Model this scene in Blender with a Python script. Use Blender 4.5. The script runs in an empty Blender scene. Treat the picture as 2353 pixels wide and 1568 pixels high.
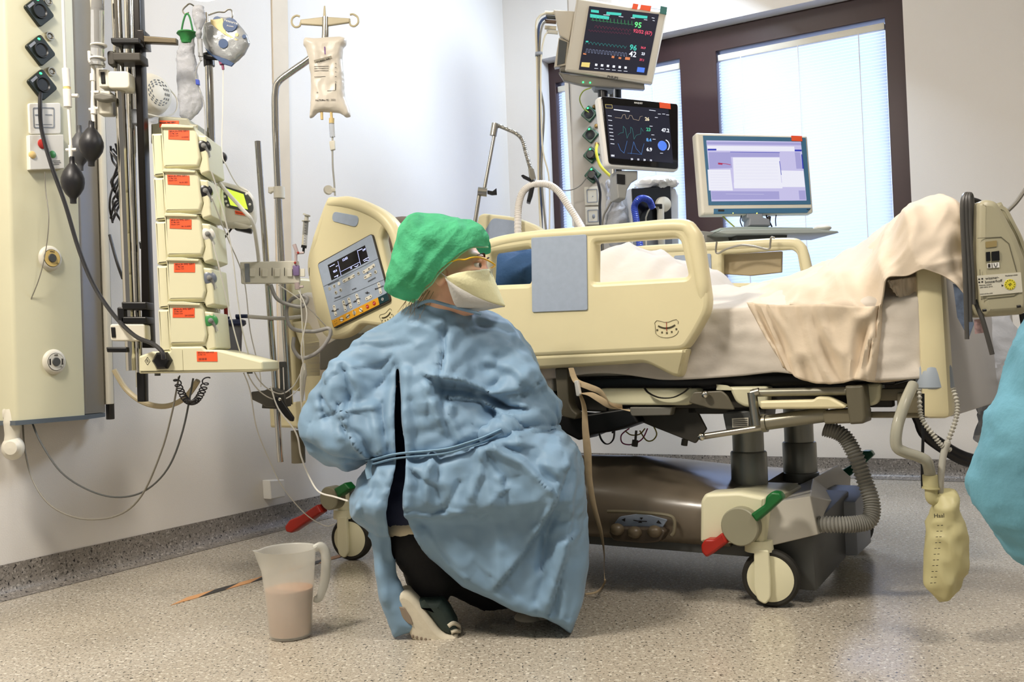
import bpy, bmesh, random
import numpy as np
from math import *
from mathutils import Vector, Matrix, Euler, noise
random.seed(7)
# ---------------------------------------------------------------- camera, world, lights, exposure
F, CX, CY, CAMH = 2150.0, 1176.5, 784.0, 0.684
sc = bpy.context.scene
cd = bpy.data.cameras.new('camera'); cam = bpy.data.objects.new('camera', cd)
sc.collection.objects.link(cam); sc.camera = cam
cd.sensor_width = 36.0; cd.lens = 36.0 * F / 2353.0; cd.clip_end = 60
cam.matrix_world = Matrix.Translation((0, 0, CAMH)) @ Matrix.Rotation(pi/2 + radians(1.01), 4, 'X') @ Matrix.Rotation(radians(-2.2), 4, 'Z')
CAM = Vector((0, 0, CAMH)); CR = cam.matrix_world.to_3x3()
sc.view_settings.view_transform = 'Standard'; sc.view_settings.look = 'None'
sc.view_settings.gamma = 1; sc.view_settings.use_curve_mapping = False
sc.view_settings.exposure = 0.3
sc.cycles.use_denoising = True; sc.cycles.max_bounces = 7; sc.cycles.transparent_max_bounces = 16
sc.cycles.sample_clamp_indirect = 4.0; sc.cycles.caustics_reflective = False; sc.cycles.caustics_refractive = False
w = bpy.data.worlds.new('world'); sc.world = w; w.use_nodes = True
w.node_tree.nodes['Background'].inputs[0].default_value = (1.0, .95, .90, 1)
w.node_tree.nodes['Background'].inputs[1].default_value = 0.20
ROOM = -29.5                      # heading of the back wall
def area(name, loc, aim, size, power, col, sy=None):
    l = bpy.data.lights.new(name, 'AREA'); l.shape = 'RECTANGLE'; l.size = size; l.size_y = sy or size
    l.energy = power; l.color = col; o = bpy.data.objects.new(name, l); sc.collection.objects.link(o)
    o.location = loc; o.rotation_euler = (Vector(aim) - Vector(loc)).to_track_quat('-Z', 'Y').to_euler(); o['kind'] = 'helper'
    return o
area('ceiling_area_light', (-1.5, 1.3, 2.93), (-0.7, 2.0, 0), .5, 92, (1, .92, .81), .5)
area('ceiling_area_light', (1.3, 1.1, 2.93), (1.3, 1.4, 0), .6, 34, (1, .92, .84), .6)
area('ceiling_area_light', (1.0, 4.3, 2.93), (-.7, 4.2, .9), .8, 84, (.68, .81, 1), .8)  # added cool fill, stands in for window daylight on the left wall
# ---------------------------------------------------------------- frames
def ray(x, y): return CR @ Vector(((x - CX)/F, -(y - CY)/F, -1.0))
def at(x, y, Y): d = ray(x, y); return CAM + d * (Y/d.y)
def gnd(x, y, z=0): d = ray(x, y); return CAM + d * ((z - CAMH)/d.z)
class Fr:
    def __init__(s, o, yaw=0, pitch=0, roll=0):
        s.M = Matrix.Translation(Vector(o)) @ Matrix.Rotation(radians(yaw), 4, 'Z') @ Matrix.Rotation(radians(pitch), 4, 'X') @ Matrix.Rotation(radians(roll), 4, 'Y')
        s.I = s.M.inverted()
    def px(s, x, y, t=0):
        d = s.I.to_3x3() @ ray(x, y); o = s.I @ CAM; return o + d * ((t - o.y)/d.y)
    def X(s, x, y, k=0):                    # pixel on the local plane x = k
        d = s.I.to_3x3() @ ray(x, y); o = s.I @ CAM; return o + d * ((k - o.x)/d.x)
    def pts(s, L, t=0): return [s.px(a, b, t) for a, b in L]
    def oz(s, L, t=0): return [(p.x, p.z) for p in s.pts(L, t)]
    def l(s, p): return s.I @ Vector(p)
# ---------------------------------------------------------------- objects
class T:
    def __init__(s, name, label, cat, fr, group=None, kind=None):
        s.fr = fr; s.o = bpy.data.objects.new(name, None); sc.collection.objects.link(s.o); s.o.matrix_world = fr.M
        s.o.empty_display_size = .05; s.o['label'] = label; s.o['category'] = cat
        if group: s.o['group'] = group
        if kind: s.o['kind'] = kind
def mesh_obj(name, mb, m, parent=None, smooth=38):
    me = bpy.data.meshes.new(name); mb.fill(me)
    ms = m if isinstance(m, (list, tuple)) else [m]
    for k in ms: me.materials.append(k)
    if mb.mi: me.polygons.foreach_set('material_index', mb.mi[:len(me.polygons)])
    if smooth:
        me.polygons.foreach_set('use_smooth', [True]*len(me.polygons)); me.set_sharp_from_angle(angle=radians(smooth))
    o = bpy.data.objects.new(name, me); sc.collection.objects.link(o)
    if parent is not None: o.parent = parent.o if isinstance(parent, T) else parent
    return o
def one(name, mb, m, fr, label=None, cat=None, group=None, kind=None, smooth=38):
    o = mesh_obj(name, mb, m, None, smooth); o.matrix_world = fr.M
    if label: o['label'] = label; o['category'] = cat
    if group: o['group'] = group
    if kind: o['kind'] = kind
    return o
def copy_tree(o, parent=None):
    c = o.copy(); sc.collection.objects.link(c); c.parent = parent
    for ch in list(o.children): copy_tree(ch, c)
    return c
# ---------------------------------------------------------------- mesh builder
def catmull(P, k=6, closed=False):
    P = [Vector(p) for p in P]; n = len(P); out = []
    if n < 3: return P
    R_ = range(n if closed else n-1)
    for i in R_:
        g = (lambda j: P[j % n]) if closed else (lambda j: P[min(max(j, 0), n-1)])
        a, b, c, d = g(i-1), g(i), g(i+1), g(i+2)
        for j in range(k):
            t = j/k; out.append(.5*((2*b)+(c-a)*t+(2*a-5*b+4*c-d)*t*t+(3*b-a-3*c+d)*t**3))
    if not closed: out.append(P[-1])
    return out
def rp(pts, r, n=5):
    out = []; m = len(pts)
    for i in range(m):
        p = Vector(pts[i]).to_2d(); a = Vector(pts[i-1]).to_2d(); b = Vector(pts[(i+1) % m]).to_2d()
        ri = r[i] if isinstance(r, (list, tuple)) else r
        u = (a-p); v = (b-p); k = min(ri, u.length*.48, v.length*.48)
        if k < 1e-5: out.append(tuple(p)); continue
        A_, B_ = p+u.normalized()*k, p+v.normalized()*k
        for j in range(n+1):
            t = j/n; q = A_*(1-t)**2 + p*2*t*(1-t) + B_*t*t; out.append((q.x, q.y))
    return out
def rect(cx, cz, w, h, r=0): 
    q = [(cx-w/2, cz-h/2), (cx+w/2, cz-h/2), (cx+w/2, cz+h/2), (cx-w/2, cz+h/2)]
    return rp(q, r) if r else q
def circ(cx, cz, r, n=24, a0=0, a1=2*pi): return [(cx+r*cos(a0+(a1-a0)*i/n), cz+r*sin(a0+(a1-a0)*i/n)) for i in range(n if a1-a0 > 6.28 else n+1)]
class MB:
    def __init__(s): s.v = []; s.f = []; s.mi = []
    def add(s, V, Fa, M=None, m=0):
        b = len(s.v)
        s.v += [tuple(M @ Vector(p)) if M is not None else tuple(p) for p in V]
        s.f += [tuple(b+i for i in f) for f in Fa]; s.mi += [m]*len(Fa); return s
    def fill(s, me): me.from_pydata(s.v, [], s.f); me.validate(); me.update()
    def box(s, c, d, r=0, M=None, m=0, seg=2):
        bm = bmesh.new(); bmesh.ops.create_cube(bm, size=1)
        for v in bm.verts: v.co = Vector((v.co.x*d[0], v.co.y*d[1], v.co.z*d[2]))
        if r: bmesh.ops.bevel(bm, geom=list(bm.edges), offset=min(r, min(d)*.49), segments=seg, affect='EDGES', profile=.5)
        MM = Matrix.Translation(Vector(c)) @ (M.to_4x4() if M is not None else Matrix.Identity(4))
        V = [v.co.copy() for v in bm.verts]; Fa = [[v.index for v in f.verts] for f in bm.faces] if not bm.verts.index_update() else 0
        bm.free(); return s.add(V, Fa, MM, m)
    def hexa(s, P, r=0, m=0):              # 8 corners: bottom four, top four
        bm = bmesh.new(); vs = [bm.verts.new(p) for p in P]
        for f in ((3,2,1,0),(4,5,6,7),(0,1,5,4),(1,2,6,5),(2,3,7,6),(3,0,4,7)): bm.faces.new([vs[i] for i in f])
        bmesh.ops.recalc_face_normals(bm, faces=list(bm.faces))
        if r: bmesh.ops.bevel(bm, geom=list(bm.edges), offset=r, segments=2, affect='EDGES', profile=.5)
        bm.verts.index_update(); V = [v.co.copy() for v in bm.verts]; Fa = [[v.index for v in f.verts] for f in bm.faces]
        bm.free(); return s.add(V, Fa, None, m)
    def tube(s, P, r, n=8, k=6, closed=False, caps=True, sm=True, m=0, flat=None, twist=0):
        P = [Vector(p) for p in P]
        if sm and len(P) > 2:
            N0 = len(P); P = catmull(P, k, closed)
            if isinstance(r, (list, tuple)):
                rr = []; L = len(r)
                for i in range(len(P)):
                    x = i/k; a = int(min(x, L-1)); b = min(a+1, L-1); rr.append(r[a]+(r[b]-r[a])*(x-a))
                r = rr
        N = len(P); V = []; Fa = []
        tg = []
        for i in range(N):
            a = P[(i-1) % N] if closed else P[max(i-1, 0)]; b = P[(i+1) % N] if closed else P[min(i+1, N-1)]
            d = b-a; tg.append(d.normalized() if d.length > 1e-9 else Vector((0, 0, 1)))
        up = Vector((0, 0, 1)) if abs(tg[0].z) < .9 else Vector((1, 0, 0))
        nx = tg[0].cross(up).normalized()
        for i in range(N):
            nx = (nx - tg[i]*nx.dot(tg[i])); nx = nx.normalized() if nx.length > 1e-6 else tg[i].orthogonal().normalized()
            ny = tg[i].cross(nx); ri = r(i/(N-1)) if callable(r) else (r[i] if isinstance(r, (list, tuple)) else r)
            for j in range(n):
                a = 2*pi*j/n; ca, sa = cos(a)*ri, sin(a)*ri*(flat or 1)
                if twist: t_ = twist*i/N; ca, sa = ca*cos(t_)-sa*sin(t_), ca*sin(t_)+sa*cos(t_)
                V.append(P[i]+nx*ca+ny*sa)
        for i in range(N if closed else N-1):
            for j in range(n): Fa.append((i*n+j, i*n+(j+1) % n, ((i+1) % N)*n+(j+1) % n, ((i+1) % N)*n+j))
        if caps and not closed: Fa.append(tuple(range(n))[::-1]); Fa.append(tuple((N-1)*n+j for j in range(n)))
        return s.add(V, Fa, None, m)
    def cyl(s, a, b, r, r2=None, n=20, m=0): return s.tube([a, b], [r, r if r2 is None else r2], n=n, sm=False, m=m)
    def lathe(s, prof, o=(0, 0, 0), ax=(0, 0, 1), n=28, m=0):
        q = Vector((0, 0, 1)).rotation_difference(Vector(ax)).to_matrix(); o = Vector(o); V = []; Fa = []
        for r, h in prof:
            for j in range(n): V.append(o + q @ Vector((r*cos(2*pi*j/n), r*sin(2*pi*j/n), h)))
        L = len(prof)
        for i in range(L-1):
            for j in range(n): Fa.append((i*n+j, i*n+(j+1) % n, (i+1)*n+(j+1) % n, (i+1)*n+j))
        if prof[0][0] > 1e-4: Fa.append(tuple(range(n))[::-1])
        if prof[-1][0] > 1e-4: Fa.append(tuple((L-1)*n+j for j in range(n)))
        return s.add(V, Fa, None, m)
    def ball(s, c, r, n=20, m=0, M=None):
        r = r if isinstance(r, (list, tuple)) else (r, r, r); V = []; Fa = []; h = n//2
        for i in range(h+1):
            for j in range(n):
                t, p = pi*i/h, 2*pi*j/n; q = Vector((r[0]*sin(t)*cos(p), r[1]*sin(t)*sin(p), r[2]*cos(t)))
                V.append(Vector(c) + (M @ q if M is not None else q))
        for i in range(h):
            for j in range(n): Fa.append((i*n+j, (i+1)*n+j, (i+1)*n+(j+1) % n, i*n+(j+1) % n))
        return s.add(V, Fa, None, m)
    def plate(s, outs, y0, y1, bev=0, m=0, M=None, res=2):  # outlines in (x,z), holes allowed; extruded from y0 to y1
        if not isinstance(outs[0][0], (list, tuple, Vector)): outs = [outs]
        cu = bpy.data.curves.new('t', 'CURVE'); cu.dimensions = '2D'; cu.fill_mode = 'BOTH'
        bev = min(bev, abs(y1-y0)*.49)
        cu.extrude = abs(y1-y0)/2-bev; cu.bevel_depth = bev; cu.bevel_resolution = res; cu.offset = -bev
        for o in outs:
            sp = cu.splines.new('POLY'); sp.points.add(len(o)-1); sp.use_cyclic_u = True
            for i, p in enumerate(o): sp.points[i].co = (p[0], p[1], 0, 1)
        ob = bpy.data.objects.new('t', cu); me = bpy.data.meshes.new_from_object(ob); yc = (y0+y1)/2
        V = [Vector((v.co.x, yc-v.co.z, v.co.y)) for v in me.vertices]; Fa = [tuple(p.vertices) for p in me.polygons]
        bpy.data.objects.remove(ob); bpy.data.curves.remove(cu); bpy.data.meshes.remove(me)
        return s.add(V, Fa, M, m)
    def txt(s, t, size, pos, M=None, d=.0004, al='CENTER', m=0, bold=0, sx=1):   # in the local x-z plane, facing -y
        cu = bpy.data.curves.new('t', 'FONT'); cu.body = t; cu.size = size; cu.align_x = al; cu.align_y = 'CENTER'; cu.extrude = d; cu.resolution_u = 2; cu.offset = bold
        ob = bpy.data.objects.new('t', cu); me = bpy.data.meshes.new_from_object(ob)
        V = [Vector((v.co.x*sx, -v.co.z, v.co.y)) for v in me.vertices]; Fa = [tuple(p.vertices) for p in me.polygons]
        bpy.data.objects.remove(ob); bpy.data.curves.remove(cu); bpy.data.meshes.remove(me)
        MM = Matrix.Translation(Vector(pos)) @ (M.to_4x4() if M is not None else Matrix.Identity(4))
        return s.add(V, Fa, MM, m)
    def line(s, P, wd, y, m=0, d=.0006):      # ribbon drawn on the plane y, points (x,z)
        P = [Vector((p[0], p[1])) for p in P]
        for a, b in zip(P, P[1:]):
            u = (b-a)
            if u.length < 1e-6: continue
            u.normalize(); nn = Vector((-u.y, u.x))*wd/2; e = u*wd*.3
            q = [a-e-nn, b+e-nn, b+e+nn, a-e+nn]
            s.add([(p.x, y, p.y) for p in q]+[(p.x, y-d, p.y) for p in q], [(0,1,2,3),(7,6,5,4),(0,4,5,1),(1,5,6,2),(2,6,7,3),(3,7,4,0)], None, m)
        return s
    def grid(s, fn, nu, nv, m=0, close=False):
        V = [fn(i/nu, j/nv) for i in range(nu+1) for j in range(nv+1)]
        return s.add(V, [(i*(nv+1)+j, (i+1)*(nv+1)+j, (i+1)*(nv+1)+j+1, i*(nv+1)+j+1) for i in range(nu) for j in range(nv)], None, m)
    def disp(s, fn): s.v = [tuple(fn(Vector(p))) for p in s.v]; return s
    def pn(s, *a, **k): return s
def B(): return MB()
def RM(ax, deg): return Matrix.Rotation(radians(deg), 3, ax)
# ---------------------------------------------------------------- implicit shapes
def nets(f, lo, hi, h):
    lo = np.array(lo, float); n = np.ceil((np.array(hi)-lo)/h).astype(int)+1
    g = np.stack(np.meshgrid(*[lo[i]+h*np.arange(n[i]) for i in range(3)], indexing='ij'), -1)
    D = f(g.reshape(-1, 3)).reshape(n); S = D < 0
    c = n-1; cnt = np.zeros(c); pos = np.zeros(tuple(c)+(3,))
    cs = [(i, j, k) for i in (0, 1) for j in (0, 1) for k in (0, 1)]
    def sl(A_, o): return A_[o[0]:o[0]+c[0], o[1]:o[1]+c[1], o[2]:o[2]+c[2]]
    for a in cs:
        for ax in range(3):
            if a[ax]: continue
            b = list(a); b[ax] = 1
            da, db = sl(D, a), sl(D, b); cr = sl(S, a) != sl(S, b)
            t = np.where(cr, da/np.where(cr, da-db, 1), 0)
            p = np.zeros(tuple(c)+(3,)) + np.array(a); p[..., ax] += t
            pos += p*cr[..., None]; cnt += cr
    act = cnt > 0; idx = -np.ones(tuple(c), int); idx[act] = np.arange(act.sum())
    V = (pos[act]/cnt[act][:, None] + np.argwhere(act))*h + lo
    Q = []
    for ax in range(3):
        a, b = [(1, 2), (2, 0), (0, 1)][ax]
        sh = [slice(None)]*3; sh2 = [slice(None)]*3; sh[ax] = slice(0, -1); sh2[ax] = slice(1, None)
        cr = S[tuple(sh)] != S[tuple(sh2)]; w_ = np.argwhere(cr)
        w_ = w_[(w_[:, a] > 0) & (w_[:, b] > 0) & (w_[:, a] < n[a]-1) & (w_[:, b] < n[b]-1)]
        ea = np.zeros(3, int); ea[a] = 1; eb = np.zeros(3, int); eb[b] = 1
        q = np.stack([idx[tuple((w_-x).T)] for x in (ea+eb, eb, np.zeros(3, int), ea)], 1)
        fl = ~S[tuple(w_.T)]; q[fl] = q[fl][:, ::-1]; Q.append(q)
    Q = np.concatenate(Q)
    m = MB(); m.v = [tuple(p) for p in V]; m.f = [tuple(int(i) for i in q) for q in Q]; m.mi = [0]*len(Q); return m
def smin(a, b, k):
    h = np.clip(.5+.5*(b-a)/k, 0, 1); return b*(1-h)+a*h-k*h*(1-h)
def sdcone(P, a, b, ra, rb, sq=None):
    a = np.array(a, float); b = np.array(b, float); d = b-a; t = np.clip(((P-a)@d)/(d@d+1e-12), 0, 1)
    q = P-(a+t[:, None]*d)
    if sq is not None: q = q/np.array(sq)
    return (np.linalg.norm(q, axis=1)-(ra+(rb-ra)*t))
def sdell(P, c, r, M=None):
    q = P-np.array(c, float)
    if M is not None: q = q@np.array(M)
    r = np.array(r, float); k = np.linalg.norm(q/r, axis=1); return (k-1)*r.min()
def normals(m):
    V = np.array(m.v); N = np.zeros_like(V); f4 = np.array([f for f in m.f if len(f) == 4]); 
    if len(f4):
        c = np.cross(V[f4[:, 2]]-V[f4[:, 0]], V[f4[:, 3]]-V[f4[:, 1]])
        for i in range(4): np.add.at(N, f4[:, i], c)
    return V, N/np.maximum(np.linalg.norm(N, axis=1)[:, None], 1e-9)
def crumple(m, amp, sc_, seed=0, mask=None, stretch=(1, 1, 1)):
    V, N = normals(m); out = []
    for p, n_ in zip(V, N):
        q = Vector((p[0]*stretch[0], p[1]*stretch[1], p[2]*stretch[2]))*sc_ + Vector((seed, seed*.7, seed*1.3))
        q = q + Vector(noise.noise_vector(q*.6))*.8
        a = 1-abs(noise.noise(q))*2.2; b = 1-abs(noise.noise(q*2.3+Vector((5, 1, 2))))*2.2
        k = (a*.7+b*.35-.45)*amp*(mask(p) if mask else 1)
        out.append(tuple(p+n_*k))
    m.v = out; return m
def relax(m, it=2, lam=.5):
    V = np.array(m.v); E = set()
    for f in m.f:
        for i in range(len(f)): E.add((min(f[i], f[i-1]), max(f[i], f[i-1])))
    E = np.array(list(E))
    for _ in range(it):
        S_ = np.zeros_like(V); c = np.zeros(len(V)); np.add.at(S_, E[:, 0], V[E[:, 1]]); np.add.at(S_, E[:, 1], V[E[:, 0]]); np.add.at(c, E[:, 0], 1); np.add.at(c, E[:, 1], 1)
        V = V+lam*(S_/np.maximum(c, 1)[:, None]-V)
    m.v = [tuple(p) for p in V]; return m
# ---------------------------------------------------------------- materials
def lin(c):
    if isinstance(c, str): c = tuple(int(c[i:i+2], 16)/255 for i in (0, 2, 4))
    return tuple(x/12.92 if x <= .04045 else ((x+.055)/1.055)**2.4 for x in c)+(1,)
MATS = {}
def mat(name, col, rough=.5, metal=0, var=.06, vs=6, bump=0, bs=40, emis=0, trans=0, alpha=1, sss=0, spec=.5, sheen=0, transl=0, ior=1.45, coat=0, ridged=0):
    if name in MATS: return MATS[name]
    m = bpy.data.materials.new(name); m.use_nodes = True; nt = m.node_tree; N = nt.nodes; L = nt.links; b = N['Principled BSDF']
    c = lin(col); tc = N.new('ShaderNodeTexCoord')
    b.inputs['Roughness'].default_value = rough; b.inputs['Metallic'].default_value = metal
    b.inputs['Specular IOR Level'].default_value = spec; b.inputs['IOR'].default_value = ior
    if var:
        n = N.new('ShaderNodeTexNoise'); n.inputs['Scale'].default_value = vs; n.inputs['Detail'].default_value = 4; L.new(tc.outputs['Object'], n.inputs['Vector'])
        r = N.new('ShaderNodeValToRGB'); r.color_ramp.elements[0].position = .3; r.color_ramp.elements[1].position = .7
        r.color_ramp.elements[0].color = tuple(x*(1-var) for x in c[:3])+(1,); r.color_ramp.elements[1].color = tuple(min(1, x*(1+var)) for x in c[:3])+(1,)
        L.new(n.outputs['Fac'], r.inputs['Fac']); L.new(r.outputs['Color'], b.inputs['Base Color'])
    else: b.inputs['Base Color'].default_value = c
    if bump:
        n = N.new('ShaderNodeTexNoise'); n.inputs['Scale'].default_value = bs; n.inputs['Detail'].default_value = 5
        if ridged: n.noise_type = 'RIDGED_MULTIFRACTAL'; n.inputs['Detail'].default_value = 3.5; n.inputs['Distortion'].default_value = .6
        L.new(tc.outputs['Object'], n.inputs['Vector'])
        u = N.new('ShaderNodeBump'); u.inputs['Strength'].default_value = bump; u.inputs['Distance'].default_value = .01; L.new(n.outputs['Fac'], u.inputs['Height']); L.new(u.outputs['Normal'], b.inputs['Normal'])
    if emis: b.inputs['Emission Color'].default_value = c; b.inputs['Emission Strength'].default_value = emis
    if trans: b.inputs['Transmission Weight'].default_value = trans
    if alpha < 1: b.inputs['Alpha'].default_value = alpha
    if sss: b.inputs['Subsurface Weight'].default_value = sss; b.inputs['Subsurface Radius'].default_value = (.02, .008, .005); b.inputs['Subsurface Scale'].default_value = 1
    if sheen: b.inputs['Sheen Weight'].default_value = sheen
    if coat: b.inputs['Coat Weight'].default_value = coat; b.inputs['Coat Roughness'].default_value = .15
    if transl:
        t = N.new('ShaderNodeBsdfTranslucent'); t.inputs[0].default_value = c; x = N.new('ShaderNodeMixShader'); x.inputs[0].default_value = transl
        L.new(b.outputs[0], x.inputs[1]); L.new(t.outputs[0], x.inputs[2]); L.new(x.outputs[0], N['Material Output'].inputs[0])
    MATS[name] = m; return m
def speckle(name, base, dark, light, rough, dens=.42, bumpy=0, seam=True):
    m = bpy.data.materials.new(name); m.use_nodes = True; nt = m.node_tree; N = nt.nodes; L = nt.links; b = N['Principled BSDF']
    g = N.new('ShaderNodeNewGeometry')
    def ns(scale, det=2):
        n = N.new('ShaderNodeTexNoise'); n.inputs['Scale'].default_value = scale; n.inputs['Detail'].default_value = det; L.new(g.outputs['Position'], n.inputs['Vector']); return n
    def mix(fac, a, c, ra, rb):
        r = N.new('ShaderNodeMapRange'); r.inputs['From Min'].default_value = ra; r.inputs['From Max'].default_value = rb; L.new(fac.outputs['Fac'], r.inputs['Value'])
        x = N.new('ShaderNodeMix'); x.data_type = 'RGBA'; L.new(r.outputs[0], x.inputs[0])
        if isinstance(a, tuple): x.inputs[6].default_value = a
        else: L.new(a, x.inputs[6])
        x.inputs[7].default_value = c; return x.outputs[2]
    c = mix(ns(3, 3), lin(base), tuple(k*.86 for k in lin(base)[:3])+(1,), .35, .65)
    c = mix(ns(90, 2), c, lin(light), .56, .66)
    c = mix(ns(170, 3), c, tuple(k*.55 for k in lin(base)[:3])+(1,), .55, .63)
    c = mix(ns(120, 1), c, lin(dark), .66-dens*.05, .70)
    L.new(c, b.inputs['Base Color']); b.inputs['Roughness'].default_value = rough; b.inputs['Specular IOR Level'].default_value = .5
    MATS[name] = m; return m
M_ = dict(
 wall=mat('painted_wall', 'dcd8d2', .75, var=.02, vs=2, bump=.12, bs=260),
 ceil=mat('ceiling_paint', 'e6e2da', .8, var=.02),
 cream=mat('cream_plastic', 'd9cfa8', .38, var=.03, vs=5, bump=.03, bs=500),
 cream2=mat('pale_cream_plastic', 'dcd8b8', .4, var=.03, vs=5),
 colbody=mat('column_paint', 'cfccb0', .45, var=.03, vs=3),
 white=mat('white_plastic', 'e4e2dc', .4, var=.02), offw=mat('offwhite_plastic', 'd8d4c6', .45, var=.03),
 greyp=mat('grey_plastic', '8b9098', .5, var=.04), bluegrey=mat('blue_grey_panel', '9aa6b8', .5, var=.04, vs=60),
 dgrey=mat('dark_grey_plastic', '4b4d4c', .5, var=.06), mgrey=mat('mid_grey_plastic', '6c6a62', .5, var=.06),
 black=mat('black_plastic', '141415', .35, var=.1), rubber=mat('black_rubber', '1b1b1f', .42, var=.1, bump=.05, bs=80),
 tyre=mat('tyre_rubber', '26241f', .7, var=.1), chrome=mat('chrome', 'c9c6bd', .12, 1, var=.04), steel=mat('brushed_steel', 'a9a59a', .3, 1, var=.05, vs=20),
 dmetal=mat('dark_painted_metal', '3b3832', .5, .3, var=.08), taupe=mat('taupe_painted_metal', '77705c', .45, .1, var=.05), colm=mat('column_metal', '93938a', .35, .55, var=.03),
 brown=mat('brown_window_frame', '331f1f', .35, var=.06, vs=8), red=mat('red_plastic', 'a02418', .4, var=.05), green=mat('green_plastic', '12602a', .4, var=.05),
 dgreen=mat('dark_green_plastic', '0f4a35', .3, var=.06), orange=mat('orange_sticker', 'ee5a30', .5, var=.03), ink=mat('printed_ink', '2a2623', .6, var=0),
 wink=mat('white_print', 'dcdcd8', .6, var=0), sheet=mat('white_sheet', 'cec6bb', .85, var=.03, vs=4, bump=.15, bs=30, sheen=.15),
 clear=mat('clear_tube_plastic', 'e8e8e6', .12, var=0, trans=.75, ior=1.2), milky=mat('milky_tube_plastic', 'cfccc0', .25, var=.02, trans=.35, ior=1.3),
 cord=mat('beige_cord', 'cfc6ae', .5, var=.03), gcord=mat('grey_cord', '7a766c', .5, var=.03), strap=mat('beige_webbing', 'b7a383', .8, var=.08, vs=40),
 blue=mat('blue_tube_plastic', '3046a8', .35, var=.05), led=mat('green_led', '30ff70', .4, var=0, emis=3.5), navy=mat('navy_scrubs', '1d2540', .85, var=.1, vs=20, bump=.2, bs=40),
)
# ================================================================ the room
CORN = Vector((0.02, 5.80, 0)); RF = Fr(CORN, ROOM)      # local x along the back wall, local y into it
def struct(name, mb, m, fr=RF, smooth=None): return one(name, mb, m, fr, kind='structure', smooth=smooth)
floor_m = speckle('vinyl_floor', 'b9b0a0', '2c2824', 'd8d2c4', .22)
base_m = speckle('vinyl_baseboard', '857f78', '201d1c', 'a39c94', .4, dens=.9)
W_ = Fr((0, 0, 0))
struct('floor', B().box((0.5, 2.6, -.05), (9, 9.4, .1)), floor_m, W_)
# back wall with a window recess
sillz, topz = .74, 2.495
x0, x1 = RF.px(1252, 400).x, RF.px(2084, 250, .10).x + .012      # recess
wz = 3.0
struct('wall_back', B().plate([[(-.15, 0), (5.2, 0), (5.2, wz), (-.15, wz)], [(x0, sillz), (x1, sillz), (x1, topz), (x0, topz)]], 0, .22, m=0), M_['wall'])
struct('wall_left', B().box((-.08, -3.2, wz/2), (.16, 6.85, wz)), M_['wall'])
def cove(m, p0, p1, nrm):       # coved vinyl skirting: 10 cm up the wall
    p0, p1, nrm = Vector(p0), Vector(p1), Vector(nrm); prof = [(0, .10), (.004, .10), (.005, .05), (.012, .02), (.03, .005), (.055, .0012), (0, .0012)]
    V = [p+nrm*a+Vector((0, 0, b)) for p in (p0, p1) for a, b in prof]; n = len(prof)
    return m.add(V, [(i, (i+1) % n, n+(i+1) % n, n+i) for i in range(n)]+[tuple(range(n))[::-1], tuple(range(n, 2*n))])
struct('baseboard_back', cove(B(), (0, 0, 0), (5.1, 0, 0), (0, -1, 0)), base_m, smooth=50)
struct('baseboard_left', cove(B(), (0, -6.6, 0), (0, 0, 0), (1, 0, 0)), base_m, smooth=50)
struct('ceiling', B().box((.5, 3.2, 3.05), (9, 8.2, .1)), M_['ceil'], W_)
# flush ceiling lamps that carry the room light; the one by the window is an added cool fill
lens = mat('lamp_lens', 'fff3e0', .5, var=0, emis=1.6)
for i, (x, y) in enumerate([(-1.5, 1.3), (1.3, 1.1), (1.0, 4.3)]):
    f = Fr((x, y, 3.0)); t = T('ceiling_light_panel', ['square flush ceiling lamp over the floor at the front left', 'square flush ceiling lamp over the floor at the front right', 'added square fill panel on the ceiling between the bed and the window'][i], 'lamp', f, 'ceiling lamps')
    mesh_obj('frame', B().plate([rect(0, 0, .9, .9), rect(0, 0, .8, .8)], 0, .05, .004, M=Matrix.Rotation(pi/2, 4, 'X')), M_['white'], t)
    mesh_obj('diffuser', B().box((0, 0, -.012), (.8, .8, .012)), lens, t)
# window: recessed brown frame, two sashes, glass, sky beyond
D = .10                                            # recess depth of the frame's face
win = T('window_1', 'brown framed double window with white venetian blinds behind the monitors', 'window', RF, kind='structure'); del win.o['category']; del win.o['label']
m0, m1 = RF.px(1568, 300, D).x, RF.px(1652, 300, D).x
rr0 = RF.px(2042, 250, D).x; l1 = x0+.045; zt = topz-.13
mesh_obj('window_frame', B().plate([[(x0+.002, sillz+.002), (x1-.002, sillz+.002), (x1-.002, topz-.002), (x0+.002, topz-.002)], [(l1, sillz+.07), (m0, sillz+.07), (m0, zt), (l1, zt)], [(m1, sillz+.07), (rr0, sillz+.07), (rr0, zt), (m1, zt)]], D, .19, .004), M_['brown'], win)
glass = mat('window_glass', 'eef4ff', .03, var=0, alpha=.08)
mesh_obj('pane', B().box(((l1+m0)/2, .165, (sillz+zt)/2+.03), (m0-l1+.01, .006, zt-sillz-.06)), glass, win)
mesh_obj('pane', B().box(((m1+rr0)/2, .165, (sillz+zt)/2+.03), (rr0-m1+.01, .006, zt-sillz-.06)), glass, win)
slat = mat('blind_slat', 'e9eef8', .5, var=0, transl=.8)
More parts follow.
